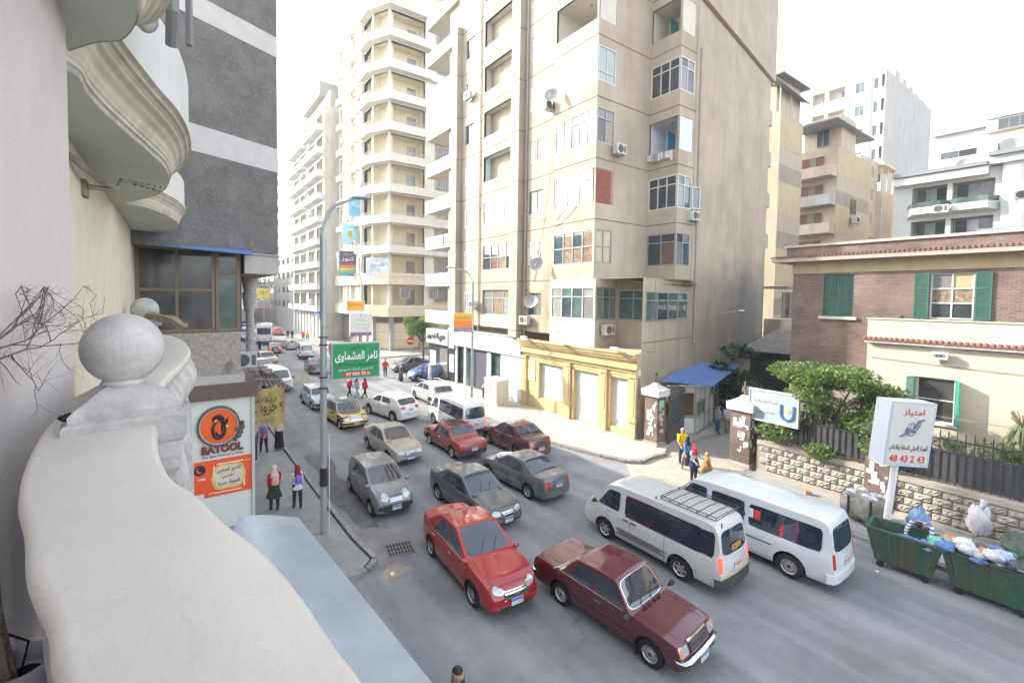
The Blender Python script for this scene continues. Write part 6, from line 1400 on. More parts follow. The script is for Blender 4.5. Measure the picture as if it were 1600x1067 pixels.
def crumple(c,r,seed,sc=(1,1,.8),n=14,m_=9,tie=False):
    rg=random.Random(seed); m=MB(); rows=[]
    ph=[(rg.uniform(0,6),rg.uniform(2,5),rg.uniform(2,6)) for _ in range(4)]
    for j in range(m_+1):
        t=math.pi*j/m_; row=[]
        for i in range(n):
            a=2*math.pi*i/n; k=1+sum(.07*math.sin(p[0]+p[1]*a+p[2]*t) for p in ph)+rg.uniform(-.06,.06)
            if tie and j>m_-2: k*=.5
            k*=1+.10*math.sin(7*a+ph[0][0]*3)*math.sin(5*t); row.append((c[0]+r*k*sc[0]*math.sin(t)*math.cos(a),c[1]+r*k*sc[1]*math.sin(t)*math.sin(a),c[2]-r*k*sc[2]*math.cos(t)))
        rows.append(row)
    m.grid(rows,close=True); return m
bagc=[(.50,.52,.55),(.62,.62,.62),(.10,.18,.42),(.05,.25,.20),(.62,.60,.55),(.55,.22,.12),(.40,.42,.14),(.30,.34,.45),(.08,.08,.10),(.28,.36,.55)]
bagm=[mat('bag_colour_%d'%i,c,.42,var=.3,scale=9,bump=1.0,bscale=16) for i,c in enumerate(bagc)]
blab=['grey','white','deep blue','dark green','cream','orange','olive','slate','black','light blue']
rg=random.Random(5)
for i in range(34):
    y=1.15+rg.random()*1.55; x=18.2+rg.uniform(-.42,.42); z=1.16+rg.uniform(0,.26)*(1-abs(y-1.9)/1.2)
    k=rg.randrange(10); r=rg.uniform(.09,.2)
    tag(crumple((x,y,z),r,i,(1.2,1.1,.7)).build('rubbish_bag',bagm[k],smooth=50),f'{blab[k]} rubbish bag in the heap on the middle green refuse container','rubbish bag','bags heaped on the middle refuse container')
for i in range(9):
    y=.35-rg.random()*.9; x=18.3+rg.uniform(-.4,.4); k=rg.randrange(10)
    tag(crumple((x,y,1.15+rg.uniform(0,.1)),rg.uniform(.1,.18),i+70,(1.2,1.1,.7)).build('rubbish_bag',bagm[k],smooth=50),f'{blab[k]} rubbish bag in the refuse container at the right edge','rubbish bag','bags in the refuse container at the right edge')
for i in range(8):
    k=rg.randrange(10); tag(crumple((18.0+rg.uniform(-.3,.3),3.4+rg.uniform(-.6,.2),.95+rg.uniform(0,.12)),rg.uniform(.1,.18),i+90,(1.2,1.1,.7)).build('rubbish_bag',bagm[k],smooth=50),f'{blab[k]} rubbish bag inside the container the man bends over','rubbish bag','bags in the nearest refuse container')
tag(crumple((17.95,2.72,1.2),.24,3,(1.1,1.3,.7)).build('green_plastic_bag',mat('bag_teal',(.12,.40,.30),.35,bump=.3)),'teal green plastic bag between the two nearest containers','rubbish bag')
for i in range(9):
    k=rg.randrange(10); tag(crumple((18.35+rg.uniform(-.3,.4),.85+rg.uniform(-.35,.3),.12+rg.uniform(0,.25)),rg.uniform(.09,.2),i+120,(1.2,1.1,.7)).build('rubbish_bag',bagm[k],smooth=50),f'{blab[k]} rubbish bag spilt on the road between the right-hand containers','rubbish bag','bags spilt between the right-hand containers')
for i in range(22):
    x=17.0+rg.random()*2; y=-.8+rg.random()*5; 
    o=MB().add([(0,0,0),(rg.uniform(.05,.16),0,.01),(rg.uniform(.05,.14),rg.uniform(.05,.12),.03),(0,rg.uniform(.05,.1),.01)],[(0,1,2,3)]).build('paper_scrap',white_p); o.location=(x,y,.006); o.rotation_euler=(0,0,rg.random()*6); tag(o,'white paper scrap on the ground around the green refuse containers','litter','paper scraps around the containers')
# sack of plastic, sacks, tarpaulin bundle on the pavement
sk=thing('bulk_sack','large square woven sack of crushed plastic behind the white sign post','sack',(20.6,5.05,.13))
sm=mat('woven_sack',(.27,.26,.23),.8,var=.3,scale=6,bump=.5,bscale=14)
m=crumple((0,0,.5),.68,8,(1.0,1.0,.78),20,12); 
for i,v in enumerate(m.v): m.v[i]=(max(-.62,min(.62,v[0])),max(-.66,min(.66,v[1])),max(0,min(.98,v[2])))
m.build('sack',sm,sk,smooth=50)
for i in range(14): crumple((rg.uniform(-.45,.45),rg.uniform(-.45,.45),.96),rg.uniform(.09,.16),i+30,(1.2,1,.5),8,5).build('crushed_plastic',bagm[[1,7,4,1,0][i%5]],sk,smooth=50)
for y in (-.3,.3): m=MB(); m.box(-.65,-.61,y-.03,y+.03,.1,.95); m.build('strap',black_m,sk)
for (x,y,r,sc,lab,mt,sd) in ((20.9,3.75,.30,(.8,.9,1.5),'blue woven sack leaning on the boundary wall behind the bending man',mat('sack_blue',(.20,.30,.52),.7,var=.2,scale=8,bump=.3),11),(21.75,2.55,.32,(.5,.8,1.5),'white plastic sack hanging on the boundary wall, tied at the top',mat('sack_white',(.55,.53,.56),.6,var=.12,scale=8,bump=.3),12),(21.3,1.0,.55,(1.0,1.9,.9),'dark green tarpaulin bundle against the boundary wall behind the heaped container',mat('tarpaulin_dark',(.07,.10,.085),.7,var=.5,scale=8,bump=.5),13),(19.4,4.35,.18,(1,1,.9),'small black rubbish bag on the pavement beside the first container',bagm[8],14)):
    m=crumple((x,y,.13+r*sc[2]*.95),r,sd,sc,18,12); 
    if 'white plastic' in lab: 
        m=crumple((x,y,.95),r,sd,sc,18,12,tie=True); m.cyl((x,y-.02,1.3),(x+.06,y-.1,1.6),.04,.10,8)
    tag(m.build('sack' if 'sack' in lab else 'bundle',mt,smooth=55),lab,'sack' if 'sack' in lab else 'rubbish')
cr=tag(MB().box(-.12,.12,-.1,.1,0,.16).build('cardboard_box',mat('cardboard',(.36,.22,.14),.9)),'small brown cardboard box lying at the foot of the boundary wall','box'); cr.location=(21.4,7.0,.14); cr.rotation_euler=(0,0,.5)
# metal kiosk cabinets in front of the white shop
kb=thing('metal_cabinet','large beige metal cabinet on the pavement in front of the white shop','cabinet',(19.9,25.6,.14))
m=MB(); m.box(-.55,.55,-.75,.75,0,1.75); m.build('body',mat('cabinet_beige',(.52,.49,.42),.6,var=.06),kb); m=MB(); m.box(-.6,.6,-.8,.8,1.75,1.82); m.box(-.565,-.55,-.01,.01,.1,1.7); m.build('lid',mat('cabinet_lid',(.6,.57,.5),.6),kb)
for y in (-.38,.38): m=MB(); m.box(-.575,-.55,y-.3,y+.3,.15,1.6); m.build('door',mat('cabinet_beige',(.52,.49,.42)),kb)
for i in range(4):
    m=MB(); m.cyl((0,0,0),(0,0,.7),.06,n=8); o=m.build('bollard',black_m); o.location=(8.6+.42*i*.2,45.5+2.2*i,0); tag(o,'short dark bollard in the row at the parked cars far down the street','bollard','bollards by the far parked cars')
sp=tag(MB().add(blob(10.1,42.5,.8,1.1,.0,3,14)+[(10.1,42.5,.45)],[(i,(i+1)%14,14) for i in range(14)]).build('sand_heap',mat('sand_heap',(.30,.26,.2),.95,var=.3,scale=8,bump=.6)),'small heap of sand and rubble in the road by the bollards','sand heap')

# ================================================================= trees and plants
def leafcloud(name,parent,blobs,n,size,material,seed,up=.3,elong=1.6):
    """n small leaf blades scattered through overlapping clumps"""
    rg=random.Random(seed); vs=[];fs=[];mi=[]
    tot=sum(b[3] for b in blobs); k=0
    for (c,rad,sc,w) in blobs:
        for _ in range(int(n*w/tot)):
            while True:
                x,y,z=rg.uniform(-1,1),rg.uniform(-1,1),rg.uniform(-1,1); d=x*x+y*y+z*z
                if d<1 and (d>.25 or rg.random()<.25): break
            p=Vector((c[0]+x*rad*sc[0],c[1]+y*rad*sc[1],c[2]+z*rad*sc[2]))
            a=Vector((rg.uniform(-1,1),rg.uniform(-1,1),rg.uniform(-.6,.6)+z*.4)).normalized(); b=a.cross(Vector((rg.uniform(-.5,.5),rg.uniform(-.5,.5),1))).normalized()
            s=size*rg.uniform(.6,1.3); o=len(vs)
            vs+=[tuple(p-a*s*elong*.5),tuple(p+b*s*.32),tuple(p+a*s*elong*.5),tuple(p-b*s*.32)]; fs.append((o,o+1,o+2,o+3)); mi.append(k%3); k+=1
    me=bpy.data.meshes.new(name); me.from_pydata(vs,[],fs)
    for m_ in material: me.materials.append(m_)
    me.polygons.foreach_set('material_index',mi); return ob(name,me,parent)
def leafmat(name,c):
    m=mat(name,c,.55,var=.35,scale=1.7,spec=.35); b=m.node_tree.nodes['Principled BSDF']
    b.inputs['Subsurface Weight'].default_value=0
    n=m.node_tree.nodes; l=m.node_tree.links; tr=n.new('ShaderNodeBsdfTranslucent'); tr.inputs['Color'].default_value=(c[0]*2.2,c[1]*2.0,c[2]*.8,1); mx=n.new('ShaderNodeMixShader'); mx.inputs[0].default_value=.28
    o=n['Material Output']; l.new(b.outputs[0],mx.inputs[1]); l.new(tr.outputs[0],mx.inputs[2]); l.new(mx.outputs[0],o.inputs['Surface']); return m
lf=[leafmat('leaf_green',(.10,.17,.055)),leafmat('leaf_dark',(.06,.12,.045)),leafmat('leaf_light',(.19,.25,.09))]
lfd=[leafmat('leaf_deep',(.018,.05,.022)),leafmat('leaf_deep_two',(.025,.065,.03)),leafmat('leaf_deep_three',(.035,.08,.045))]
barkm=mat('bark_grey',(.16,.13,.105),.95,var=.3,scale=8,bump=.6,bscale=25)
def tree(name,label,loc,crown,n,size,mats,seed,trunk=.14,limbs=7,h=2.2,elong=1.5,lean=(0,0)):
    t=thing(name,label,'tree',loc); rg=random.Random(seed); m=MB()
    top=Vector((lean[0],lean[1],h)); m.tube([(0,0,0),(lean[0]*.3,lean[1]*.3,h*.4),(lean[0]*.8,lean[1]*.8,h*.8),tuple(top)],[trunk,trunk*.8,trunk*.7,trunk*.6],8); tk=m.build('trunk',barkm,t,smooth=True)
    for c in crown[:limbs]:
        m=MB(); e=Vector(c[0]); md=top.lerp(e,.5)+Vector((rg.uniform(-.15,.15),rg.uniform(-.15,.15),rg.uniform(-.05,.25))); m.tube([tuple(top-Vector((0,0,.15))),tuple(md),tuple(e)],[trunk*.5,trunk*.3,trunk*.12],6)
        for q in range(3): f=md.lerp(e,rg.uniform(.1,.9)); m.tube([tuple(f),tuple(f+Vector((rg.uniform(-.5,.5),rg.uniform(-.5,.5),rg.uniform(0,.5)))*c[1])],[trunk*.14,trunk*.05],4)
        m.build('limb',barkm,t,smooth=True)
    leafcloud('crown',t,crown,n,size,mats,seed); return t
rg=random.Random(21); cr=[]
for i in range(44):
    y=rg.uniform(-2.35,2.0); f=math.sqrt(max(0,1-(y/2.7)**2)); x=rg.uniform(-1.3,1.2)*f; z=3.5+rg.uniform(-1.7,1.65)*f+.12*math.sin(y*3)
    cr.append(((x,y,z),rg.uniform(.38,.72),(1.05,1.15,.62),1))
tree('broadleaf_tree','spreading green tree behind the fence, between the blue notice board and the white sign',(22.95,7.1,0),cr,34000,.10,[lf[1],lf[0],lf[2]],3,.13,12,2.2,lean=(0,0))
cr=[((rg.uniform(-1.5,1.5),rg.uniform(-1.5,1.5),rg.uniform(3.6,5.4)),rg.uniform(.5,.9),(1,1,.7),1) for _ in range(18)]
tree('street_tree','rounded street tree at the corner of the side street, left of the beige tower',(22.6,42.0,0),cr,6000,.15,lf,8,.16,8,3.0)
cr=[((rg.uniform(-1.6,1.8),rg.uniform(-1.0,1.1),rg.uniform(.8,4.6)),rg.uniform(.5,.8),(1,1,.8),1) for _ in range(18)]
tree('rubber_plant','dark large-leaved rubber plant behind the guard booth against the tower side wall',(31.5,14.6,0),cr,2200,.30,lfd,9,.08,9,1.5,elong=1.3)
for (x,y,s,lab,n) in ((24.6,3.3,1.0,'leafy green shrub growing behind the spiked fence under the villa window',2600),(24.9,1.6,.9,'flowering shrub with small pale blossoms behind the spiked fence',2600),(25.2,-.2,.8,'green shrub behind the spiked fence at the right edge',2000)):
    cr=[((rg.uniform(-.8,.8)*s,rg.uniform(-.9,.9)*s,rg.uniform(.9,2.6)*s),rg.uniform(.3,.55)*s,(1,1,.8),1) for _ in range(12)]
    t=tree('garden_shrub',lab,(x,y,.3),cr,n,.085,lf,int(y*7+99),.04,5,.8)
    if 'blossom' in lab: leafcloud('blossom',t,cr,500,.05,[mat('petal_white',(.6,.55,.5),.7)]*3,77)
yc=thing('pampas_plant','tall plant with drooping grassy blades by the villa wall at the right edge','plant',(25.6,2.1,0))
m=MB(); m.tube([(0,0,0),(0,0,3.1)],.10,8); m.build('stem',barkm,yc)
m=MB(); rg=random.Random(6)
for i in range(330):
    a=rg.random()*6.28; L=rg.uniform(.6,1.15); e=rg.uniform(.2,1.3); p=Vector((0,0,3.0+rg.uniform(-.1,.55))); d=Vector((math.cos(a)*math.cos(e),math.sin(a)*math.cos(e),math.sin(e))); sd=Vector((-math.sin(a),math.cos(a),0))*.012
    pts=[p+d*L*q*.75+Vector((0,0,-L*.95*q*q)) for q in (0,.33,.66,1)]
    m.add([tuple(q-sd) for q in pts]+[tuple(q+sd) for q in pts],[(0,1,5,4),(1,2,6,5),(2,3,7,6)])
m.build('blades',leafmat('blade_grey_green',(.17,.20,.12)),yc)
m=MB(); 
for i in range(40):
    a=rg.random()*6.28; m.tube([(0,0,3.4),(.3*math.cos(a),.3*math.sin(a),3.9+rg.uniform(-.2,.15))],.02,3)
m.build('dry_seed_heads',mat('dry_brown',(.28,.2,.12),.9),yc)
cr=[((rg.uniform(-7,7),rg.uniform(-3,3),rg.uniform(2.0,5.5)),rg.uniform(1.5,2.6),(1,1,.8),1) for _ in range(20)]
tree('park_trees','mass of dark green trees at the far end of the street',(15,150,0),cr,5000,.5,lfd,15,.3,6,2.5)
cr=[((rg.uniform(-3,3),rg.uniform(-3,3),rg.uniform(7,18)),rg.uniform(1.2,2.4),(1,1,.9),1) for _ in range(16)]
tree('tall_far_tree','tall thin dark tree rising at the far left of the street before the orange block',(14.8,110,0),cr,2600,.45,lfd,16,.3,10,8)
m=MB(); m.box(-14,14,-.4,.4,0,4.4); 
pk=thing('park_wall','grey wall below the far park trees','wall',(20,141,0)); m.build('wall',greyb,pk)
# blue tank glimpsed behind the fence
tk=thing('parked_white_car','white car roof seen over the black fence beside the villa','car',(24.4,4.0,0)); m=MB(); rows=[]
for (x,z,w) in ((-1.9,.8,.75),(-1.2,1.0,.8),(-.6,1.38,.66),(.6,1.42,.66),(1.2,1.05,.8),(1.9,.85,.75)): rows.append([(-w,x,.4),(-w,x,z-.08),(-w*.8,x,z),(w*.8,x,z),(w,x,z-.08),(w,x,.4)])
m.grid(rows); m.build('body',mat('car_white',(.62,.62,.61),.3,coat=.5,var=0),tk,smooth=50)
for (a,b,c,d) in ((-1.15,-.65,1.02,1.33),(.65,1.15,1.33,1.02)):
    m=MB(); m.add([(-.6,a,c+.012),(.6,a,c+.012),(.55,b,d+.025),(-.55,b,d+.025)],[(0,1,2,3)]); m.build('windscreen',glass_d,tk)
for sx in (-1,1):
    for yy in (-1.2,1.2): m=MB(); m.cyl((sx*.6,yy,.3),(sx*.78,yy,.3),.3,n=14); m.build('wheel',rubber,tk)
# ================================================================= vehicles
def paint(name,c,rough=.28,dust=.12,metal=0.0):
    m=mat(name,c,rough,metal,.06,1.2,coat=.7,spec=.6); n=m.node_tree.nodes; l=m.node_tree.links; b=n['Principled BSDF']
    # a thin coat of road dust, thicker on upward faces and low on the sides
    if 'dustmix' not in n:
        src=b.inputs['Base Color'].links[0].from_socket; geo=n.new('ShaderNodeNewGeometry'); tx=n.new('ShaderNodeTexNoise'); tx.inputs['Scale'].default_value=1.8; tx.inputs['Detail'].default_value=7; l.new(geo.outputs['Position'],tx.inputs['Vector'])
        mp=n.new('ShaderNodeMapRange'); mp.inputs['From Min'].default_value=.35; mp.inputs['From Max'].default_value=.8; mp.inputs['To Max'].default_value=dust*.9; l.new(tx.outputs['Fac'],mp.inputs['Value'])
        mx=n.new('ShaderNodeMix'); mx.name='dustmix'; mx.data_type='RGBA'; l.new(mp.outputs[0],mx.inputs['Factor']); l.new(src,mx.inputs['A']); mx.inputs['B'].default_value=(.34,.31,.27,1); l.new(mx.outputs['Result'],b.inputs['Base Color'])
        ad=n.new('ShaderNodeMath'); ad.operation='ADD'; ad.inputs[1].default_value=rough; l.new(mp.outputs[0],ad.inputs[0]); l.new(ad.outputs[0],b.inputs['Roughness'])
    return m
carglass=mat('car_glass',(.022,.034,.055),.03,0,var=.6,scale=1.4,coat=.6,spec=1.0); carglass.node_tree.nodes['Principled BSDF'].inputs['IOR'].default_value=1.5
lampg=mat('headlamp_lens',(.45,.47,.48),.12,metal=.35,var=.35,scale=14,coat=.8)
taill=mat('tail_lamp_red',(.42,.02,.015),.2,coat=.8,var=.25,scale=16); tailon=mat('tail_lamp_lit',(.9,.04,.02),.2,coat=.5,var=0,emit=1.4)
indic=mat('indicator_amber',(.75,.25,.03),.2,coat=.6,var=0); platew=mat('plate_white',(.62,.63,.62),.5,var=0); plateb=mat('plate_blue',(.03,.15,.50),.5,var=0); plater=mat('plate_red',(.55,.07,.03),.5,var=0)
gapm=mat('panel_gap_dark',(.012,.012,.013),.6,var=0); bumperb=mat('bumper_black',(.04,.042,.045),.6,var=.15)
_wheels={}
def wheel_meshes(r,w,style):
    k=(r,w,style)
    if k in _wheels: return _wheels[k]
    m=MB(); m.lathe([(r*.60,-w/2),(r*.86,-w/2-.005),(r*.97,-w*.38),(r,-w*.2),(r,w*.2),(r*.97,w*.38),(r*.86,w/2+.005),(r*.60,w/2)],n=28,axis='Y',caps=False); t=m.mesh('tyre',rubber,smooth=50)
    m=MB(); m.lathe([(r*.62,w*.5),(r*.60,w*.38),(r*.55,w*.30),(r*.001,w*.30 if style!='steel' else w*.34)],n=28,axis='Y',caps=False,mi=0)
    m.lathe([(r*.62,-w*.5),(r*.001,-w*.3)],n=20,axis='Y',caps=False,mi=1)
    if style=='steel':
        m.lathe([(r*.30,w*.33),(r*.26,w*.46),(r*.001,w*.47)],n=16,axis='Y',caps=False,mi=0); m.lathe([(r*.13,w*.475),(r*.001,w*.50)],n=12,axis='Y',caps=False,mi=1)
        for i in range(10):
            a=2*math.pi*i/10; m.cyl((r*.44*math.cos(a),w*.30,r*.44*math.sin(a)),(r*.44*math.cos(a),w*.335,r*.44*math.sin(a)),r*.045,n=6,mi=1)
    else:
        ns={'six':6,'seven':7,'five':5}[style]
        for i in range(ns):     # dark openings between spokes
            a0=2*math.pi*(i+.5)/ns; d=.55*math.pi/ns
            pts=[(r*.30,a0-d*.7),(r*.53,a0-d*1.1),(r*.55,a0),(r*.53,a0+d*1.1),(r*.30,a0+d*.7)]
            m.add([(q*math.cos(a),w*.318,q*math.sin(a)) for q,a in pts],[(4,3,2,1,0)],1)
        m.lathe([(r*.15,w*.31),(r*.13,w*.40),(r*.001,w*.41)],n=12,axis='Y',caps=False,mi=0)
    ri=m.mesh('rim',[rim_m,black_m],smooth=40); _wheels[k]=(t,ri); return t,ri
def pw(pts,x):
    if x>=pts[0][0]: return pts[0][1]
    for (a,za),(b,zb) in zip(pts,pts[1:]):
        if b<=x<=a: return za+(zb-za)*(a-x)/(a-b+1e-9)
    return pts[-1][1]
def smooth_samples(pts,xs,k):
    return [sum(pw(pts,x+d)*w for d,w in ((-k,.2),(-k/2,.2),(0,.2),(k/2,.2),(k,.2))) for x in xs]
def car(name,label,cat,loc,heading,S,group=None):
    """S: L W H wb fo(front overhang) top[(x,z)] belt[(x,z)] tumble paint ... ; x forward from the middle of the car"""
    t=thing(name,label,cat,(loc[0],loc[1],0),heading,group)
    L,Wd=S['L'],S['W']; hl=L/2; r=S.get('r',.30); xf=hl-S['fo']; xr=xf-S['wb']; tum=S.get('tumble',.24)
    zb0=S.get('zb',.20); plan=S.get('plan',(.09,5)); crown=S.get('crown',.035)
    N=72; xs=[hl-L*(.5-.5*math.cos(math.pi*i/(N-1)))*1.0 for i in range(N)]
    xs=[hl-L*( .55*(i/(N-1)) + .45*(.5-.5*math.cos(math.pi*i/(N-1))) ) for i in range(N)]
    zt=smooth_samples(S['top'],xs,S.get('soft',.05)); rows=[]
    nS,nG=8,5
    for i,x in enumerate(xs):
        u=abs(x)/hl; hw=Wd/2*(1-plan[0]*u**plan[1]-(.5*plan[0])*max(0,(u-.9)/.1)**2)
        z=zt[i]; belt=pw(S['belt'],x); sh=min(belt,z-.05); e=max(0,(u-.93)/.07)
        zb=zb0+.10*e*e
        row=[(x,0,zb),(x,hw*.80,zb),(x,hw*.93,zb+.015)]
        for k in range(nS):
            q=k/(nS-1); zz=zb+.05+(sh-zb-.05)*q; bul=1-.035*(2*q-1.1)**2-(.02 if q==1 else 0)
            if S.get('boxy'): bul=1-.018*(2*q-1.0)**2
            # character line
            row.append((x,hw*bul,zz))
        hs=row[-1][1]; ze=z-crown*(1 if z-sh>.3 else .8); 
        for k in range(1,nG+1):
            q=k/nG; zz=sh+(ze-sh)*q; row.append((x,hs-(zz-sh)*tum-.012*min(1,(zz-sh)/.1),zz))
        ye=row[-1][1]; ys=[.97,.90,.75,.5,.25,0]
        for s in ys: row.append((x,ye*s,ze+(z-ze)*(1-s**2.2)))
        rows.append(row)
    full=[]
    for row in rows: full.append(row+[(x,-y,zz) for (x,y,zz) in reversed(row[1:-1])])
    # bow the nose and tail in plan: push the ends back towards the sides
    bow=S.get('bow',.10); 
    for row in full:
        for j,(x,y,zz) in enumerate(row):
            u=abs(x)/hl; 
            if u>.55: 
                k=((u-.55)/.45)**1.5*bow*(abs(y)/(Wd/2))**2.4; row[j]=(x-math.copysign(k,x),y,zz)
            sl=S.get('nose',0)
            if x>hl*.8: row[j]=(row[j][0]-sl*max(0,(zz-.45))*((x-hl*.8)/(hl*.2)),row[j][1],row[j][2])
            ts=S.get('tail',0)
            if x<-hl*.8: row[j]=(row[j][0]+ts*max(0,(zz-.5))*((-x-hl*.8)/(hl*.2)),row[j][1],row[j][2])
    m=MB(); m.grid(full,close=True); n_=len(full[0])
    for R_,flip in ((0,True),(len(full)-1,False)):
        row=full[R_]; c=[sum(p[i] for p in row)/n_ for i in range(3)]; b0=len(m.v); inner=[(row[j][0]+(c[0]-row[j][0])*.5+(.02 if flip else -.02),row[j][1]*.6,c[2]+(row[j][2]-c[2])*.6) for j in range(n_)]
        m.v+=inner; m.v.append((c[0]+(.03 if flip else -.03),0,c[2])); s0=R_*n_
        for j in range(n_):
            a,b_=s0+j,s0+(j+1)%n_; f=(a,b_,b0+(j+1)%n_,b0+j); g2=(b0+j,b0+(j+1)%n_,b0+n_)
            if not flip: pass
            m.f.append(f); m.m.append(0); m.f.append(g2); m.m.append(0)
    me=m.mesh('body',[S['paint'],S.get('roofpaint',S['paint']),black_m],merge=.0005)
    # wheel arches
    body=bpy.data.objects.new('body',me); COL.objects.link(body)
    cut=MB(); ra=r+.065
    for x in (xf,xr):
        for s in (-1,1): cut.cyl((x,s*(Wd/2-.24),r+.01),(x,s*(Wd/2+.2),r+.01),ra,n=26)
    co=bpy.data.objects.new('cut',cut.mesh('cut',black_m)); COL.objects.link(co)
    md=body.modifiers.new('b','BOOLEAN'); md.object=co; md.solver='EXACT'; md.operation='DIFFERENCE'
    dg=bpy.context.evaluated_depsgraph_get(); me2=bpy.data.meshes.new_from_object(body.evaluated_get(dg)); body.modifiers.clear(); bpy.data.objects.remove(co)
    if len(me2.polygons)>200: body.data=me2; me=me2
    me.materials.clear(); [me.materials.append(q) for q in (S['paint'],S.get('roofpaint',S['paint']),black_m)]
    for p in me.polygons:
        c=p.center; mi=0
        for x in (xf,xr):
            dx,dz=c.x-x,c.z-r-.01; d=math.hypot(dx,dz)
            if d<ra+.004 and abs(c.y)<Wd/2-.02 and ((abs(p.normal.y)<.3 and abs((p.normal.x*dx+p.normal.z*dz)/max(d,1e-6))>.85 and d>ra-.03) or (abs(p.normal.y)>.9 and abs(c.y)<Wd/2-.2)): mi=2
        if mi==0 and 'roofpaint' in S and c.z>pw(S['belt'],c.x)+(.02 if S.get('roofall') else .30): mi=1
        if mi==0 and c.z<zb0+.03: mi=2
        p.material_index=mi
    me.polygons.foreach_set('use_smooth',[True]*len(me.polygons)); me.set_sharp_from_angle(angle=R(S.get('sharp',32)))
    body.parent=t
    bm_=bmesh.new(); bm_.from_mesh(me); bvh=BVHTree.FromBMesh(bm_); bm_.free()
    def hit(p,d,eps,miss=True):
        p=Vector(p); d=Vector(d).normalized(); h=bvh.ray_cast(p-d*1.2,d)
        if h[0] is None:
            if not miss: return None
            return p
        n=h[1]; 
        if n.dot(d)>0: n=-n
        return h[0]+n*eps
    def patch(nm,corners,d,mt,parent=t,eps=.006,nu=8,nv=6,rnd=.12,smooth=True,solid=True):
        """corners: 4 points (a,b,c,d); d: ray direction; rounded quad laid on the body"""
        A,B,C,D=[Vector(c) for c in corners]; pts=[]; ring=[]
        def bil(u,v): return (A*(1-u)+B*u)*(1-v)+(D*(1-u)+C*u)*v
        M=max(nu,nv)*2; M=32; out=[]
        for i in range(M):
            a=2*math.pi*i/M; c,s=math.cos(a),math.sin(a); k=(abs(c)**(1/rnd)+abs(s)**(1/rnd))**(-rnd); out.append((.5+.5*k*c,.5+.5*k*s))
        rings=[1,.97,.8,.6,.35,.12]; rows_=[]
        for f in rings:
            rows_.append([tuple(hit(bil(.5+(u-.5)*f,.5+(v-.5)*f),d,eps)) for (u,v) in out])
        skirt=[tuple(hit(bil(u,v),d,-.004)) for (u,v) in out]
        q=MB(); q.grid([skirt]+rows_,close=True); ce=tuple(hit(bil(.5,.5),d,eps)); o=len(q.v); q.v.append(ce); k0=len(rows_)*M
        for i in range(M): q.f.append((k0+i,k0+(i+1)%M,o)); q.m.append(0)
        return q.build(nm,mt,parent,smooth=45,merge=.00001)
    def strip(nm,pts,d,w,mt,parent=t,eps=.003,proud=None):
        """thin line laid on the body through pts (3D)"""
        P=[]; 
        for a,b in zip(pts,pts[1:]):
            a=Vector(a);b=Vector(b); k=max(2,int((b-a).length/.08))
            for i in range(k): P.append(a.lerp(b,i/k))
        P.append(Vector(pts[-1])); q=MB(); l=[];rr_=[]
        for i,p in enumerate(P):
            t_=(P[min(i+1,len(P)-1)]-P[max(i-1,0)]).normalized(); s_=t_.cross(Vector(d)).normalized()*w/2
            l.append(tuple(hit(p-s_,d,eps))); rr_.append(tuple(hit(p+s_,d,eps)))
        q.grid([l,rr_]); return q.build(nm,mt,parent)
    B=lambda x:pw(S['belt'],x); TZ=lambda x:pw(S['top'],x)
    g=S['glass']         # windscreen (x_cowl,x_roof), rear (x_roof,x_base), side list of quads [(xb0,xt0,xt1,xb1)]
    def yedge(x,z): 
        h=bvh.ray_cast(Vector((x,2,z)),Vector((0,-1,0))); return h[0].y if h[0] else Wd/2*.8
    if 'ws' in g:
        xc,xrf=g['ws']; zc,zr=TZ(xc),TZ(xrf); d=Vector((-(zr-zc),0,-(xc-xrf))).normalized(); yb=yedge(xc-.05,zc-.03)-.10; yt=yedge(xrf+.03,zr-.09)-.09
        q=S.get('trim')
        if q: patch('windscreen_seal',[(xc+.02,-yb-.03,zc),(xc+.02,yb+.03,zc),(xrf-.02,yt+.035,zr),(xrf-.02,-yt-.035,zr)],d,q,eps=.003,rnd=.14)
        ws=patch('windscreen',[(xc,-yb,zc),(xc,yb,zc),(xrf,yt,zr),(xrf,-yt,zr)],d,carglass,rnd=.14,eps=.007)
        w=MB()
        for s in (.15,-.45): 
            a=hit((xc+.01,s*yb*1.0,zc),d,.02); b_=hit((xc-(xc-xrf)*.42,s*yb+.28,zc+(zr-zc)*.42),d,.02); w.tube([tuple(a),tuple(b_)],.009,4)
        w.build('wiper',black_m,ws)
        if S.get('strip_top'): patch('sun_strip',[(xrf+(xc-xrf)*.16,-yt,zr-(zr-zc)*.16),(xrf+(xc-xrf)*.16,yt,zr-(zr-zc)*.16),(xrf+.02,yt-.02,zr),(xrf+.02,-yt+.02,zr)],d,glass_d,eps=.01)
    if 'rw' in g:
        xrf,xb=g['rw']; zr,zb_=TZ(xrf),TZ(xb) if 'rwz' not in g else g['rwz'][1]; 
        if 'rwz' in g: zr=g['rwz'][0]
        d=Vector(((zr-zb_),0,-(xrf-xb))).normalized() if xrf-xb>.25 else Vector((1,0,-.15)).normalized()
        yb=yedge(xb+.08,zb_-.03)-.10; yt=yedge(xrf-.06,zr-.10)-.09
        q=S.get('trim')
        if q: patch('rear_window_seal',[(xb-.02,-yb-.03,zb_-.02),(xb-.02,yb+.03,zb_-.02),(xrf,yt+.03,zr+.02),(xrf,-yt-.03,zr+.02)],d,q,eps=.003,rnd=.16)
        patch('rear_window',[(xb,-yb,zb_),(xb,yb,zb_),(xrf,yt,zr),(xrf,-yt,zr)],d,carglass,rnd=.16)
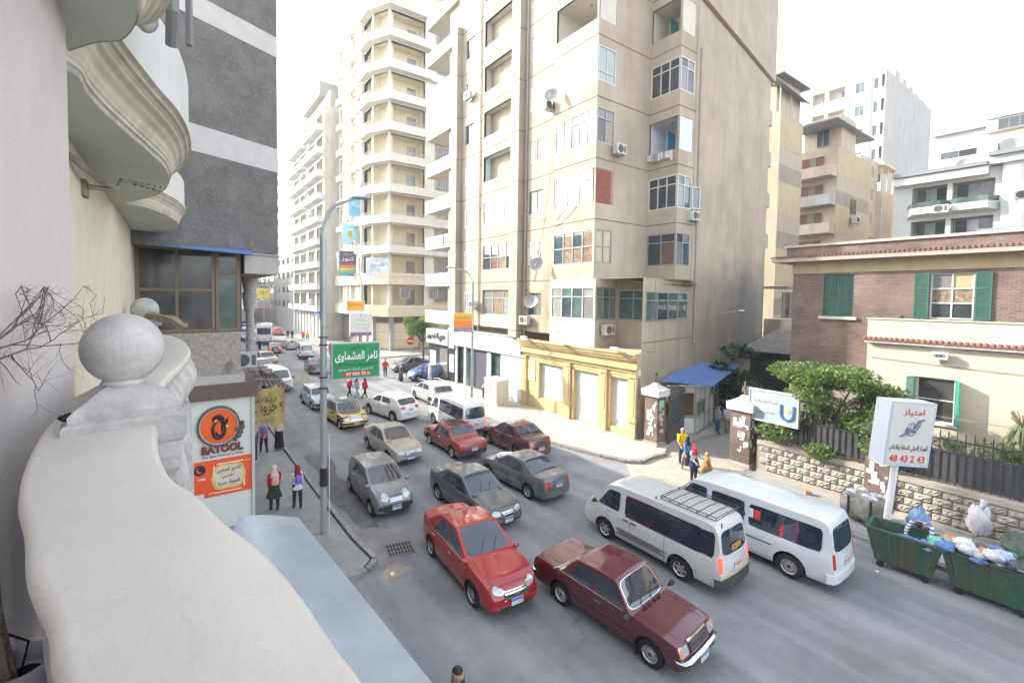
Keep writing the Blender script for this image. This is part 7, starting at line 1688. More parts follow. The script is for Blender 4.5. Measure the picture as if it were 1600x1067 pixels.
    for s in (1,-1):
        for (xb0,zb_0,xt0,zt0,xt1,zt1,xb1,zb_1) in g['side']:
            cs=[(xb0,s*.9,zb_0),(xb1,s*.9,zb_1),(xt1,s*.9,zt1),(xt0,s*.9,zt0)]
            if s<0: cs=[cs[1],cs[0],cs[3],cs[2]]
            patch('side_window',cs,(0,-s,0),S.get('sideglass',carglass),rnd=S.get('wr',.10))
        if S.get('wtrim'):
            xa,xb_=S['wtrim']; strip('window_chrome',[(xa,s*.9,B(xa)+.015),((xa+xb_)/2,s*.9,B((xa+xb_)/2)+.015),(xb_,s*.9,B(xb_)+.015)],(0,-s,0),.022,chrome,eps=.008)
        if S.get('winband'): a_,b_=S['winband']; zt_=S['H']-.25; cs=[(a_,s*.9,1.05),(b_,s*.9,1.05),(b_,s*.9,zt_),(a_,s*.9,zt_)]; patch('window_band',cs if s>0 else [cs[1],cs[0],cs[3],cs[2]],(0,-s,0),gapm,eps=.002,rnd=.05)
        for x in S['gaps']: strip('door_gap',[(x,s*.9,B(x)-.01),(x-.0,s*.9,(B(x)+zb0)/2),(x,s*.9,zb0+.08)],(0,-s,0),.012,gapm)
        strip('sill_gap',[(xf-r-.12,s*.9,zb0+.10),(xr+r+.12,s*.9,zb0+.10)],(0,-s,0),.010,gapm)
        if S.get('rub'): 
            z=S['rub']; strip('side_moulding',[(xf-r-.1,s*.9,z),(xr+r+.1,s*.9,z)],(0,-s,0),.045 if not S.get('rubw') else S['rubw'],S.get('rubm',bumperb),eps=.014)
        for x in S.get('handles',[]): p=hit((x,s*.9,B(x)-.13),(0,-s,0),.018); q=MB(); q.box(p.x-.09,p.x+.09,p.y-.014,p.y+.014,p.z-.018,p.z+.018); q.build('door_handle',S.get('handlem',S['paint']),t)
        mx=S.get('mirror'); 
        if mx:
            p=hit((mx,s*.9,B(mx)+.06),(0,-s,0),.0); q=MB(); q.sphere((p.x+.02,p.y+s*.11,p.z+.02),.10,12,8,sc=(.62,1.0,.72)); mm=q.build('mirror',S.get('mirrorm',S['paint']),t,smooth=True)
            q=MB(); q.box(p.x-.03,p.x+.01,min(p.y,p.y+s*.07),max(p.y,p.y+s*.07),p.z-.05,p.z-.01); q.build('stalk',black_m,mm)
        # lamps
        for (y0,y1,z0,z1,wrap) in S['head']:
            cs=[(hl,s*y0,z0),(hl,s*y1,z0+wrap[1]),(hl,s*y1,z1+wrap[2]),(hl,s*y0,z1)]
            patch('headlight',cs if s>0 else [cs[1],cs[0],cs[3],cs[2]],(-1,-s*wrap[0],0),lampg,eps=.010,rnd=wrap[3] if len(wrap)>3 else .3)
        for (y0,y1,z0,z1,wrap) in S['tail_l']:
            cs=[(-hl,s*y0,z0),(-hl,s*y1,z0),(-hl,s*y1,z1),(-hl,s*y0,z1)]
            patch('tail_light',cs if s<0 else [cs[1],cs[0],cs[3],cs[2]],(1,-s*wrap,0),tailon if S.get('braking') else taill,eps=.010,rnd=.2)
        if S.get('indic'):
            y0,y1,z0,z1=S['indic']; cs=[(hl,s*y0,z0),(hl,s*y1,z0),(hl,s*y1,z1),(hl,s*y0,z1)]; patch('indicator',cs,(-1,-s*.4,0),indic,eps=.010)
        if S.get('fog'):
            y0,y1,z0,z1=S['fog']; cs=[(hl,s*y0,z0),(hl,s*y1,z0),(hl,s*y1,z1),(hl,s*y0,z1)]; fo_=patch('fog_light_recess',cs,(-1,-s*.2,0),gapm,eps=.008,rnd=.4)
        if S.get('flap') and s: 
            for x in (xf-r-.03,xr-r-.03): q=MB(); q.box(x-.012,x+.012,s*(Wd/2-.22),s*(Wd/2-.03),.07,.34); q.build('mud_flap',rubber,t)
    for gl in S.get('grille',[]):
        y,z0,z1,mt,bars=gl; gg=patch('grille',[(hl,-y,z0),(hl,y,z0),(hl,y,z1),(hl,-y,z1)],(-1,0,0),gapm if mt!='paint' else S['paint'],eps=.008,rnd=.18)
        for i in range(bars):
            z=z0+(z1-z0)*(i+.5)/bars; strip('grille_bar',[(hl,-y+.03,z),(hl,0,z),(hl,y-.03,z)],(-1,0,0),(z1-z0)/bars*.42,chrome if mt=='chrome' else steel,gg,eps=.018)
        if mt=='chrome' and S.get('surround'):
            for z in (z0-.01,z1+.01): strip('grille_surround',[(hl,-y,z),(hl,0,z),(hl,y,z)],(-1,0,0),.022,chrome,gg,eps=.018)
    if S.get('badge'): 
        p=hit((hl,0,S['badge']),(-1,0,0),.02); q=MB(); q.box(p.x-.005,p.x+.008,-.075,.075,p.z-.014,p.z+.014); q.box(p.x-.005,p.x+.008,-.025,.025,p.z-.032,p.z+.032); q.build('badge',mat('badge_gold',(.6,.45,.15),.3,metal=.8,var=0) if S.get('goldbadge') else chrome,t)
    # bonnet / boot seams on top
    xc=g['ws'][0] if 'ws' in g else None
    if S.get('bonnet'):
        xn=S['bonnet']; ybn=Wd*.36
        for s in (1,-1): strip('bonnet_gap',[(xn,s*(ybn-.05),1.5),((xn+xc)/2,s*ybn,1.5),(xc+.08,s*(ybn+.02),1.5)],(0,0,-1),.012,gapm)
        strip('bonnet_gap',[(xn,-ybn+.05,1.5),(xn,ybn-.05,1.5)],(0,0,-1),.012,gapm)
    if S.get('boot'):
        xb,xe=S['boot']
        for s in (1,-1): strip('boot_gap',[(xb,s*Wd*.34,1.6),(xe,s*Wd*.34,1.6)],(0,0,-1),.010,gapm)
    for z,w,mt,end,out_ in S.get('bumper',[]):      # applied bumper bars
        for e in (1,-1):
            if end and e!=end: continue
            yy=[-Wd*.5-.01,-Wd*.46,-Wd*.35,0,Wd*.35,Wd*.46,Wd*.5+.01]; x0=[.0]*7; rows_=[]
            for y in yy:
                k=abs(y)/(Wd/2); x=e*(hl+out_-.02-bow*min(1,k)**2.4*.9-(.16 if k>.98 else .03 if k>.9 else 0))
                rows_.append([(x-e*.05,y,z-w/2),(x,y,z-w/2+.01),(x+e*.012,y,z),(x,y,z+w/2-.01),(x-e*.06,y,z+w/2)])
            q=MB(); q.grid(rows_); q.build('bumper',mt,t,smooth=60)
    # plates with writing
    for e,zp,pm in S.get('plates',[(1,.42,plateb),(-1,.5,plateb)]):
        p=hit((e*hl,0,zp),(-e,0,0),.012); hb=p.x+e*.01+e*S.get('platex',0); q=MB(); q.box(hb-.008,hb+.008,-.175,.175,zp-.085,zp+.085,0); q.box(hb-.009,hb+.010*e if e>0 else hb-.010,-.165,.165,zp+.02,zp+.075,1)
        pl_=q.build('licence_plate',[platew,pm],t); me_=text_mesh('plate_number',S.get('no','٣٧٢٤ ن ر'),.28,.06,text_k); me_.transform(Matrix.Translation((hb+e*.0125,0,zp-.035))@Matrix.Rotation(R(90*e),4,'Z')); ob('plate_number',me_,pl_)
    tm_,rm_=wheel_meshes(r,S.get('tw',.185),S.get('wheel','seven'))
    for x in (xf,xr):
        for s in (1,-1):
            w=ob('wheel',None,t,(x,s*(Wd/2-.115),r)); w.rotation_euler=(0,random.uniform(0,1),0) if s>0 else (0,random.uniform(0,1),math.pi)
            ob('tyre',tm_,w); ob('rim',rm_,w)
    q=MB(); q.box(xr-.3,xf+.3,-Wd*.36,Wd*.36,.16,zb0+.03); q.build('underbody',black_m,t)
    if S.get('antenna'): a=hit((S['antenna'],.3,2.2),(0,0,-1),0); q=MB(); q.tube([tuple(a),(a.x-.25,a.y,a.z+.45)],.006,4); q.build('antenna',black_m,t)
    t['_dummy']=0; del t['_dummy']
    return t,hit,patch,strip
def sedan(L,W,H,wb,fo,hood0,hood1,belt,cowl,rf,rr,rb,trunk,tz,**k):
    """profile from key x positions measured from the nose"""
    h=L/2; X=lambda d:h-d
    S=dict(L=L,W=W,H=H,wb=wb,fo=fo,top=[(h,.50),(X(.02),.60),(X(.10),hood0),(X(.45),(hood0*.55+hood1*.45)),(X(cowl),hood1),(X(rf),H-.02),(X((rf+rr)/2),H),(X(rr),H-.03),(X(rb),tz),(X(L-.12),trunk),(X(L-.02),trunk-.12),(X(L),.55)],belt=[(h,belt-.06),(X(cowl),belt),(X(L),belt+.06)])
    S.update(k); return S
def side_windows(S,spec):
    """spec: list of (x_bottom_front,x_top_front,x_top_rear,x_bottom_rear) from nose"""
    h=S['L']/2; out=[]
    for (a,b,c,d) in spec:
        za=pw(S['belt'],h-a)+.035; zd=pw(S['belt'],h-d)+.035
        zt0=pw(S['top'],h-b)-.115; zt1=pw(S['top'],h-c)-.115; out.append((h-a,za,h-b,zt0,h-c,zt1,h-d,zd))
    return out
DN=R(-90); UPR=R(90)      # heading towards / away from the camera along the street
G0='cars in the traffic jam'
# ---- specifications
def S_aveo(p):
    S=sedan(4.31,1.71,1.50,2.48,.88,.76,1.00,.92,1.25,2.02,2.95,3.65,1.10,1.09,paint=p,tumble=.30,plan=(.14,4),bow=.16,nose=.25,tail=.12,wheel='seven',mirror=.92,gaps=[.98-.0,-.08,-1.02],handles=[.12,-.92],bonnet=1.93,boot=(-1.5,-2.05),handlem=p,
      head=[(.40,.74,.60,.72,(.55,.05,.08,.35))],tail_l=[(.55,.80,.72,.98,.8)],grille=[(.36,.50,.66,'chrome',2),(.50,.24,.34,'g',0)],surround=True,badge=.59,goldbadge=True,plates=[(1,.42,plateb),(-1,.62,plateb)],wtrim=(.75,-1.35))
    S['glass']=dict(ws=(.88,.16),rw=(-.82,-1.48),side=side_windows(S,[(1.45,2.05,2.32,2.22),(2.30,2.38,2.85,3.18)])); return S
def S_verna(p):
    S=sedan(4.24,1.68,1.40,2.44,.86,.72,.93,.86,1.22,1.92,2.85,3.50,1.02,1.01,paint=p,tumble=.30,plan=(.13,4),bow=.14,nose=.18,tail=.12,wheel='six',r=.29,mirror=.93,gaps=[.95,-.06,-.98],handles=[.10,-.88],bonnet=1.88,boot=(-1.4,-2.0),
      head=[(.38,.72,.56,.69,(.6,.03,.03,.4))],tail_l=[(.50,.78,.62,.88,.8)],grille=[(.27,.53,.64,'chrome',3),(.55,.27,.34,'g',0)],surround=True,plates=[(1,.40,plateb),(-1,.72,plateb)],rub=.52,rubw=.03,rubm=steel)
    S['glass']=dict(ws=(.88,.22),rw=(-.75,-1.36),side=side_windows(S,[(1.40,1.95,2.22,2.16),(2.24,2.28,2.74,3.05)])); return S
def S_box(p,L=4.13,W=1.61,H=1.43,**k):
    S=sedan(L,W,H,2.42,.72,.82,.93,.88,1.22,1.62,2.72,3.15,.94,.95,paint=p,tumble=.24,plan=(.035,6),bow=.035,boxy=True,sharp=24,soft=.03,wheel='steel',r=.295,tw=.17,mirror=.90,mirrorm=black_m,gaps=[.82,-.10,-.98],handles=[.05,-.85],handlem=chrome,bonnet=1.93,boot=(-1.2,-1.95),zb=.24,
      head=[(.46,.76,.60,.78,(0,0,0,.08))],tail_l=[(.50,.78,.58,.80,.0)],grille=[(.40,.60,.79,'chrome',6)],surround=True,indic=(.70,.785,.60,.78),plates=[(1,.42,plateb),(-1,.62,plateb)],platex=.06,bumper=[(.47,.15,bumperb,0,.09),(.52,.05,chrome,0,.105)],wtrim=(.70,-1.25),trim=chrome,flap=True,rub=.50,rubw=.02)
    S.update(k); S['glass']=dict(ws=(.86,.48),rw=(-.68,-1.05),side=side_windows(S,[(1.32,1.66,2.12,2.14),(2.20,2.18,2.66,2.88)])); return S
def S_hatch(p,**k):
    L=3.60; h=L/2
    S=dict(L=L,W=1.60,H=1.49,wb=2.385,fo=.72,top=[(h,.52),(h-.03,.64),(h-.12,.80),(h-.5,.93),(h-.88,1.02),(h-1.62,1.45),(h-2.2,1.50),(h-3.0,1.46),(h-3.32,1.36),(h-3.5,1.02),(h-3.56,.7),(h-3.6,.5)],belt=[(h,.86),(h-.9,.94),(-h,1.08)],paint=p,tumble=.28,plan=(.13,4),bow=.16,nose=.22,tail=.06,wheel='seven',r=.285,mirror=.93,gaps=[.86,-.08,-.86],handles=[.10,-.75],bonnet=1.62,
      head=[(.36,.68,.62,.80,(.6,.06,.10,.35))],tail_l=[(.52,.74,.75,1.05,.8)],grille=[(.26,.64,.70,'chrome',1),(.52,.28,.50,'g',0)],surround=True,fog=(.54,.70,.36,.48),plates=[(1,.42,plateb),(-1,.65,plateb)],rub=.42,rubw=.03,rubm=p)
    S.update(k); hh=S['L']/2; S['glass']=dict(ws=(.92,.22),rw=(-1.50,-1.66),rwz=(1.33,1.06),side=side_windows(S,[(1.05,1.66,1.92,1.90),(1.98,1.98,2.62,2.70)])); return S
def S_suv(p,**k):
    S=S_hatch(p,L=4.40,W=1.79,H=1.58,wb=2.66,fo=.90,r=.34,tw=.22,wheel='five',gaps=[1.15,.1,-.95],handles=[.3,-.8],mirror=1.2,bonnet=2.0); h=2.2
    S['top']=[(h,.6),(h-.03,.72),(h-.12,.90),(h-.6,1.02),(h-1.0,1.10),(h-1.75,1.53),(h-2.4,1.58),(h-3.3,1.52),(h-3.75,1.42),(h-4.15,1.10),(h-4.3,1.02),(h-4.4,.6)]; S['belt']=[(h,.92),(h-1,1.02),(-h,1.12)]
    S['head']=[(.45,.8,.72,.86,(.6,.04,.06,.35))]; S['tail_l']=[(.48,.86,.86,1.02,.8)]; S['plates']=[(1,.45,plateb),(-1,.80,plateb)]; S['fog']=None; S.update(k)
    S['glass']=dict(ws=(1.18,.50),rw=(-1.52,-1.93),rwz=(1.42,1.13),side=side_windows(S,[(1.25,1.82,2.25,2.20),(2.30,2.33,3.05,3.30)])); return S
def S_van(p,L=4.70,W=1.70,H=1.98,box=False,**k):
    h=L/2; 
    top=[(h,.6),(h-.02,.88),(h-.10,1.06),(h-.34,1.18),(h-1.02,H-.10),(h-1.5,H-.02),(h-2.4,H),(h-L+.5,H),(h-L+.22,H-.05),(h-L+.10,H-.30),(h-L+.03,1.05),(h-L,.6)]
    S=dict(L=L,W=W,H=H,winband=None if box else (h-1.70,h-4.44),wb=2.57,fo=.98,top=top,belt=[(h,1.02),(h-.5,1.08),(-h,1.10)],paint=p,tumble=.09,plan=(.07,6),bow=.08,crown=.06,nose=.10,tail=.03,wheel='six',r=.33,tw=.19,mirror=1.75,mirrorm=black_m,gaps=[1.30,.42,-.72],handles=[.58,.30],handlem=black_m,zb=.26,wr=.07,
      head=[(.42,.74,.78,1.0,(.5,.02,.05,.3))],tail_l=[(.72,.84,.72,1.12,.5)],grille=[(.40,.80,.92,'g',2),(.55,.32,.44,'g',0)],bumper=[(.42,.26,bumperb,-1,.06)],plates=[(1,.5,platew),(-1,.80,plater)],braking=True,no='٥٤٧ ط ب ج')
    S.update(k); zt=H-.27; zb_=1.08
    S['glass']=dict(ws=(h-.32,h-1.0),rw=(-h+.10,-h+.06),rwz=(H-.22,1.14),side=[(h-.66,1.12,h-1.08,zt-.02,h-1.50,zt,h-1.50,1.10),(h-1.74,1.15,h-1.74,zt,h-2.62,zt,h-2.62,zb_),(h-2.645,zb_,h-2.645,zt,h-3.50,zt,h-3.50,zb_),(h-3.525,zb_,h-3.525,zt,h-4.40,zt,h-4.40,zb_)] if not box else [(h-.55,1.12,h-.98,zt,h-1.5,zt,h-1.5,1.12),(h-1.66,zb_,h-1.66,zt,h-2.65,zt,h-2.65,zb_),(h-2.78,zb_,h-2.78,zt,h-L+.35,zt,h-L+.35,zb_)]); return S
def rack(t,x0,x1,w,z,nb,m_=None,rim=.12):
    q=MB(); 
    for s in (-1,1): q.tube([(x0,s*w,z+rim),(x1,s*w,z+rim)],.013,5); q.tube([(x0,s*w,z+.02),(x1,s*w,z+.02)],.013,5)
    for x in (x0,x1): q.tube([(x,-w,z+rim),(x,w,z+rim)],.013,5)
    for i in range(nb+1): x=x0+(x1-x0)*i/nb; q.tube([(x,-w,z+.02),(x,0,z+.045),(x,w,z+.02)],.013,5); [q.tube([(x,s*w,z+.02),(x,s*w,z+rim)],.009,4) for s in (-1,1)]
    for x in (x0+.15,x1-.15):
        for s in (-1,1): q.tube([(x,s*w,z+.02),(x,s*w*1.02,z-.10)],.02,5)
    return q.build('roof_rack',m_ or iron,t)
def at_axle(f,r_,xs,wb,up_):
    """car centre from the ground contact (y) of front or rear wheel and near side x"""
    pass
def place(S,side_x,yf=None,yr=None,up_=False):
    """near-side wheel x, y of the front or rear axle"""
    L=S['L']; off=L/2-S['fo']; x=side_x+S['W']/2-.09
    s=1 if up_ else -1
    if yf is not None: y=yf-s*off
    else: y=yr+s*(S['wb']-off)
    return (x,y)
# ---- the cars
p_mar=paint('paint_maroon',(.095,.011,.026),.14,.04); S=S_box(p_mar,H=1.44); c,hit,patch,strip=car('box_saloon','dark maroon box-shaped saloon with chrome trim, nearest car at the bottom right','car',place(S,8.48,yf=5.55),DN+R(5),S,G0)
q=MB()
for y in (-.3,-.12,.12,.3): q.box(.93,1.0,y-.07,y+.07,.955,.962)
q.build('bonnet_vent',black_m,c)
p_red=paint('paint_red',(.32,.008,.014),.12,.03); S=S_aveo(p_red); car('red_saloon','shiny red saloon with chrome grille in the near lane, behind the maroon one','car',place(S,6.50,yf=9.05),DN+R(-4),S,G0)
p_gry=paint('paint_warm_grey',(.15,.155,.165),.22,.12); S=S_hatch(p_gry); car('grey_hatchback','small warm-grey hatchback with dusty roof in the near lane','car',place(S,5.97,yf=14.95),DN+R(-1),S,G0)
p_dgr=paint('paint_green_grey',(.075,.095,.105),.2,.08); S=S_verna(p_dgr); S['strip_top']=True; car('grey_saloon','dark green-grey saloon facing the camera, between the grey hatchback and the rear-facing grey saloon','car',place(S,8.70,yr=14.75),DN+R(2),S,G0)
S=S_verna(paint('paint_slate',(.10,.115,.125),.24,.12)); c,_,_,_=car('grey_saloon','slate-grey saloon seen from behind in the middle lane, with a dark rear window','car',place(S,11.65,yr=12.95,up_=True),UPR+R(3),S,G0)
p_chm=paint('paint_champagne',(.33,.31,.26),.25,.12,.0); S=S_verna(p_chm); car('champagne_saloon','champagne-silver saloon facing the camera, behind the grey hatchback','car',place(S,8.48,yr=21.7),DN+R(2),S,G0)
S=S_box(paint('paint_faded_red',(.30,.035,.035),.3,.15),L=3.97,W=1.64,H=1.40,grille=[(.5,.62,.74,'g',2)],bumper=[(.45,.22,bumperb,0,.05)],trim=None,rub=.48,rubw=.05); c,_,_,_=car('red_box_saloon','faded red box saloon with a wire roof rack and lit tail lamp','car',place(S,11.5,yf=20.6,up_=True),UPR+R(-2),S,G0); rack(c,.35,-.75,.50,1.42,6)
q=MB(); rgk=random.Random(2)
for i in range(7): q.tube([(rgk.uniform(-.7,.3),rgk.uniform(-.45,.45),1.5) for _ in range(5)],.012,4)
q.build('cargo_net',iron,c)
S=S_aveo(paint('paint_aubergine',(.075,.028,.032),.2,.10)); S['badge']=None; car('maroon_saloon','dark brownish-maroon saloon with a rounded tail, by the right kerb','car',(15.0,17.7),UPR+R(-2),S,G0)
p_wht=paint('paint_white',(.66,.67,.67),.3,.06); S=S_van(p_wht,L=4.7,W=1.69); c,_,_,_=car('white_microbus','white microbus seen from behind, ahead of the red box saloon','van',place(S,13.5,yf=23.7,up_=True),UPR+R(-3),S,'minibuses in the traffic jam')
S=S_suv(paint('paint_pearl_white',(.68,.68,.67),.22,.04)); c,_,_,_=car('white_crossover','white crossover hatchback with black lower trim at the crossing','car',place(S,11.25,yf=28.2,up_=True),UPR+R(12),S,G0)
S=S_suv(paint('paint_silver',(.34,.37,.40),.25,.08),L=4.6,W=1.74,r=.31); S['plates']=[(1,.45,plateb),(-1,.75,plateb)]; c,_,_,_=car('silver_estate','silver-blue estate car with roof rails beside the white microbus','car',(16.35,28.9),UPR+R(-2),S,G0)
q=MB(); [q.tube([(1.0,s*.6,1.54),(.3,s*.62,1.66),(-1.2,s*.62,1.62),(-1.5,s*.6,1.52)],.02,5) for s in (-1,1)]; q.build('roof_rail',steel,c)
p_yel=paint('paint_taxi_yellow',(.68,.50,.02),.25,.05); p_blk=paint('paint_taxi_black',(.025,.025,.026),.3,.25); S=S_box(p_yel,roofpaint=p_blk,roofall=True,no='٢٨٧١'); S['plates']=[(1,.42,plater),(-1,.62,plater)]; c,hit,patch,strip=car('taxi','yellow and black box-shaped taxi coming through the crossing','taxi',place(S,8.15,yf=25.7),DN+R(4),S,G0)
for s in (1,-1):
    for (a,b) in ((1.95,1.0),(-1.35,-2.0)): patch('black_wing',[(a,s*.9,.36),(b,s*.9,.36),(b,s*.9,.84),(a,s*.9,.84)],(0,-s,0),p_blk,c,eps=.004,rnd=.05)
q=MB(); q.box(-.12,.12,-.25,.25,1.44,1.56); q.build('taxi_roof_sign',white_p,c)
S=S_hatch(paint('paint_silver',(.34,.37,.40)),L=3.69,W=1.56,wheel='steel',boxy=True,bow=.05,plan=(.04,6),sharp=24,H=1.42,head=[(.40,.70,.62,.78,(0,0,0,.1))],grille=[(.38,.62,.76,'g',3)],fog=None,bumper=[(.44,.2,bumperb,0,.03)]); S['top']=[(1.845,.5),(1.82,.7),(1.74,.80),(1.0,.92),(.92,.95),(.42,1.38),(-.2,1.42),(-1.4,1.39),(-1.55,1.33),(-1.78,.9),(-1.845,.5)]; S['glass']=dict(ws=(.88,.46),rw=(-1.55,-1.68),rwz=(1.28,.98),side=side_windows(S,[(1.05,1.42,1.95,1.95),(2.03,2.03,2.7,2.85)])); S['belt']=[(1.8,.85),(-1.8,.90)]
car('silver_hatchback','small boxy silver hatchback just behind the lamp pole, left of the taxi','car',place(S,7.95,yf=31.0),DN+R(2),S,G0)
S=S_van(paint('paint_dusty_white',(.56,.57,.56),.32,.12)); S['no']='٦٣٧'; c,hit,patch,strip=car('white_minibus','dusty white minibus with a black roof rack and a lit brake lamp','van',place(S,12.0,yf=9.4,up_=True),UPR+R(.5),S,'minibuses in the traffic jam')
rack(c,-.45,-2.05,.62,2.0,6,rim=.10)
q=MB()
for i in range(9): q.tube([(1.0,-.62+i*.155,1.965+.02*(1-abs(i-4)/4)),(-2.0,-.62+i*.155,1.985+.02*(1-abs(i-4)/4))],.010,4)
q.build('roof_rib',S['paint'],c)
me_=text_mesh('window_lettering','ECEIEFI',.5,.16,text_o,bold=.03); p=hit((-2.35,0,1.30),(1,0,0),.02); me_.transform(Matrix.Translation((p.x-.012,.0,1.30))@Matrix.Rotation(R(-90),4,'Z')); ob('window_lettering',me_,c)
patch('body_stripe',[(1.75,.9,.62),(-1.2,.9,.62),(-1.9,.9,.45),(1.2,.9,.40)],(0,-1,0),mat('stripe_dark_grey',(.16,.16,.165),.5,var=.1),c,eps=.010,rnd=.3)
strip('stripe_yellow_line',[(-2.35,-.70,.60),(-2.35,.70,.60)],(1,0,0),.03,mat('line_yellow',(.65,.42,.04),.5,var=0),c,eps=.01)
p_wh2=paint('paint_cool_white',(.58,.62,.64),.3,.08); S=S_van(p_wh2,L=4.95,W=1.78,H=2.0,box=True,wheel='steel',wb=2.9,r=.345,no='٤٢٩١',bumper=[(.46,.26,p_wh2,-1,.05)],rub=.78,rubw=.035); S['braking']=False; S['gaps']=[1.30,-.2]; c,hit,patch,strip=car('white_minibus','cool-white long minibus without a roof rack, right of the one with the rack','van',place(S,14.75,yr=5.2,up_=True),UPR+R(.5),S,'minibuses in the traffic jam')
strip('red_line',[(-2.5,-.75,.56),(-2.5,.75,.56)],(1,0,0),.03,mat('sign_red',(.55,.04,.03)),c,eps=.012)
q=MB(); q.box(-.35,-.2,-.0,.0,1.4,1.5); 
m_flag=mat('flag_red',(.6,.05,.04),.6); patch('window_sticker',[(-.45,.9,1.33),(-.62,.9,1.33),(-.62,.9,1.6),(-.45,.9,1.6)],(0,-1,0),m_flag,c,eps=.012); patch('window_sticker',[(-.3,.9,1.33),(-.43,.9,1.33),(-.43,.9,1.6),(-.3,.9,1.6)],(0,-1,0),platew,c,eps=.012)
# parked and distant vehicles
S=S_hatch(paint('paint_blue',(.06,.13,.33),.25,.12),L=3.8,W=1.66,H=1.55,r=.30); car('blue_hatchback','blue hatchback parked nose-left beside the black shop corner','car',(20.2,36.9),R(176),S,G0)
S=S_aveo(paint('paint_dark_bronze',(.10,.09,.085),.25,.15)); S['badge']=None; car('bronze_saloon','dark bronze saloon parked across the side street, behind the blue hatchback','car',(21.0,42.0),R(176),S,G0)
S=S_verna(paint('paint_pale_silver',(.40,.41,.41),.3,.1)); car('pale_saloon','pale silver saloon half hidden behind the blue hatchback','car',(26.2,40.6),R(178),S,G0)
S=S_van(p_wht,L=4.7,W=1.69); S['braking']=False; car('white_microbus','white microbus seen from behind, beyond the green sign','van',(13.9,57.4),UPR+R(-8),S,'minibuses in the traffic jam')
S=S_aveo(paint('paint_charcoal',(.05,.052,.055),.25,.1)); S['badge']=None; car('charcoal_saloon','charcoal saloon seen from behind, left of the green sign','car',(12.2,46.3),UPR+R(-6),S,G0)
S=S_van(paint('paint_white',(.66,.67,.67)),L=4.3,W=1.66,H=1.85); S['wb']=2.3; car('white_van','white van facing the camera, half under the corrugated shade','van',(7.2,39.6),DN+R(6),S,'minibuses in the traffic jam')
S=S_hatch(paint('paint_charcoal',(.05,.052,.055))); car('dark_hatchback','dark hatchback right behind the white van far down the street','car',(7.6,48.0),DN+R(6),S,G0)
S=S_box(paint('paint_dull_yellow',(.45,.30,.10),.3,.1)); S['trim']=None; car('ochre_saloon','ochre yellow box saloon with a roof rack far down the street','car',(8.8,54.5),DN+R(8),S,G0)
S=S_verna(paint('paint_aubergine',(.075,.028,.032))); S['braking']=True; car('dark_saloon','dark saloon with red lamps directly behind the white bus','car',(11.6,64.5),UPR+R(-8),S,G0)
def bus():
    t=thing('white_bus','white city bus seen from behind, far down the street','bus',(12.6,78.6,0),UPR+R(-10)); w,h,l=1.2,2.95,4.2
    m=MB(); rows=[]
    for x,f in ((l,.9),(l-.1,.97),(l-.3,1),(-l+.3,1),(-l+.1,.97),(-l,.93)): rows.append([(x,-w*f,.35),(x,-w*f,h*.93),(x,-w*.93*f,h*(.97+.03*f)),(x,0,h*(.98+.02*f)+.04),(x,w*.93*f,h*(.97+.03*f)),(x,w*f,h*.93),(x,w*f,.35)])
    m.grid(rows,close=True); n=7; m.f.append(tuple(range(n))); m.m.append(0); m.f.append(tuple(range(5*n,6*n))); m.m.append(0); m.build('body',p_wht,t,smooth=30)
    for s in (-1,1):
        for i in range(6): q=MB(); x=-l+.5+i*1.28; q.box(x,x+1.2,s*w,s*(w+.01),1.45,2.35); q.build('side_window',carglass,t)
        q=MB(); q.box(-l-.03,-l+.02,s*w*.72,s*w*.86,.8,1.05); q.build('tail_light',taill,t)
        for x in (2.6,-2.6): q=MB(); q.cyl((x,s*.95,.45),(x,s*1.16,.45),.45,n=18); q.build('wheel',rubber,t)
    q=MB(); q.box(-l-.03,-l+.05,-.95,.95,1.65,2.65); q.build('rear_window',carglass,t); q=MB(); q.box(-l-.05,-l+.05,-1.1,1.1,.4,.62); q.build('bumper',bumperb,t); q=MB(); q.box(-3.4,-1.5,-.5,.5,2.98,3.2); q.build('roof_unit',white_p,t)
    q=MB(); q.box(-l-.035,-l,-.25,.25,.85,1.0); q.build('licence_plate',plater,t)
bus()
for (x,y,col,lab,h_) in ((13.2,96,(.5,.5,.5),'small distant silver car ahead of the bus on the left',DN),(16.2,101,(.55,.55,.55),'small distant white car ahead of the bus on the right',UPR),(15.0,112,(.12,.13,.15),'small distant dark car beyond the bus',DN),(13.4,88,(.25,.28,.33),'distant grey car left of the bus',DN),(17.0,92,(.45,.1,.08),'distant dull red car on the right beyond the bus',UPR),(12.4,104,(.5,.52,.55),'distant pale car at the left kerb beyond the bus',DN),(10.2,83,(.08,.1,.2),'distant navy car left of the bus and behind the motorcycle',DN),(14.2,67.5,(.35,.36,.36),'distant light grey car right of the dark saloon behind the bus',UPR)):
    S=S_hatch(paint('paint_far_%d'%int(y),col,.3,.1)); car('far_hatchback',lab,'car',(x,y),h_,S,G0)
S=S_box(p_yel,roofpaint=p_blk,roofall=True); S['trim']=None; car('far_taxi','tiny yellow taxi at the far left of the street','taxi',(14.0,116),DN,S,G0)
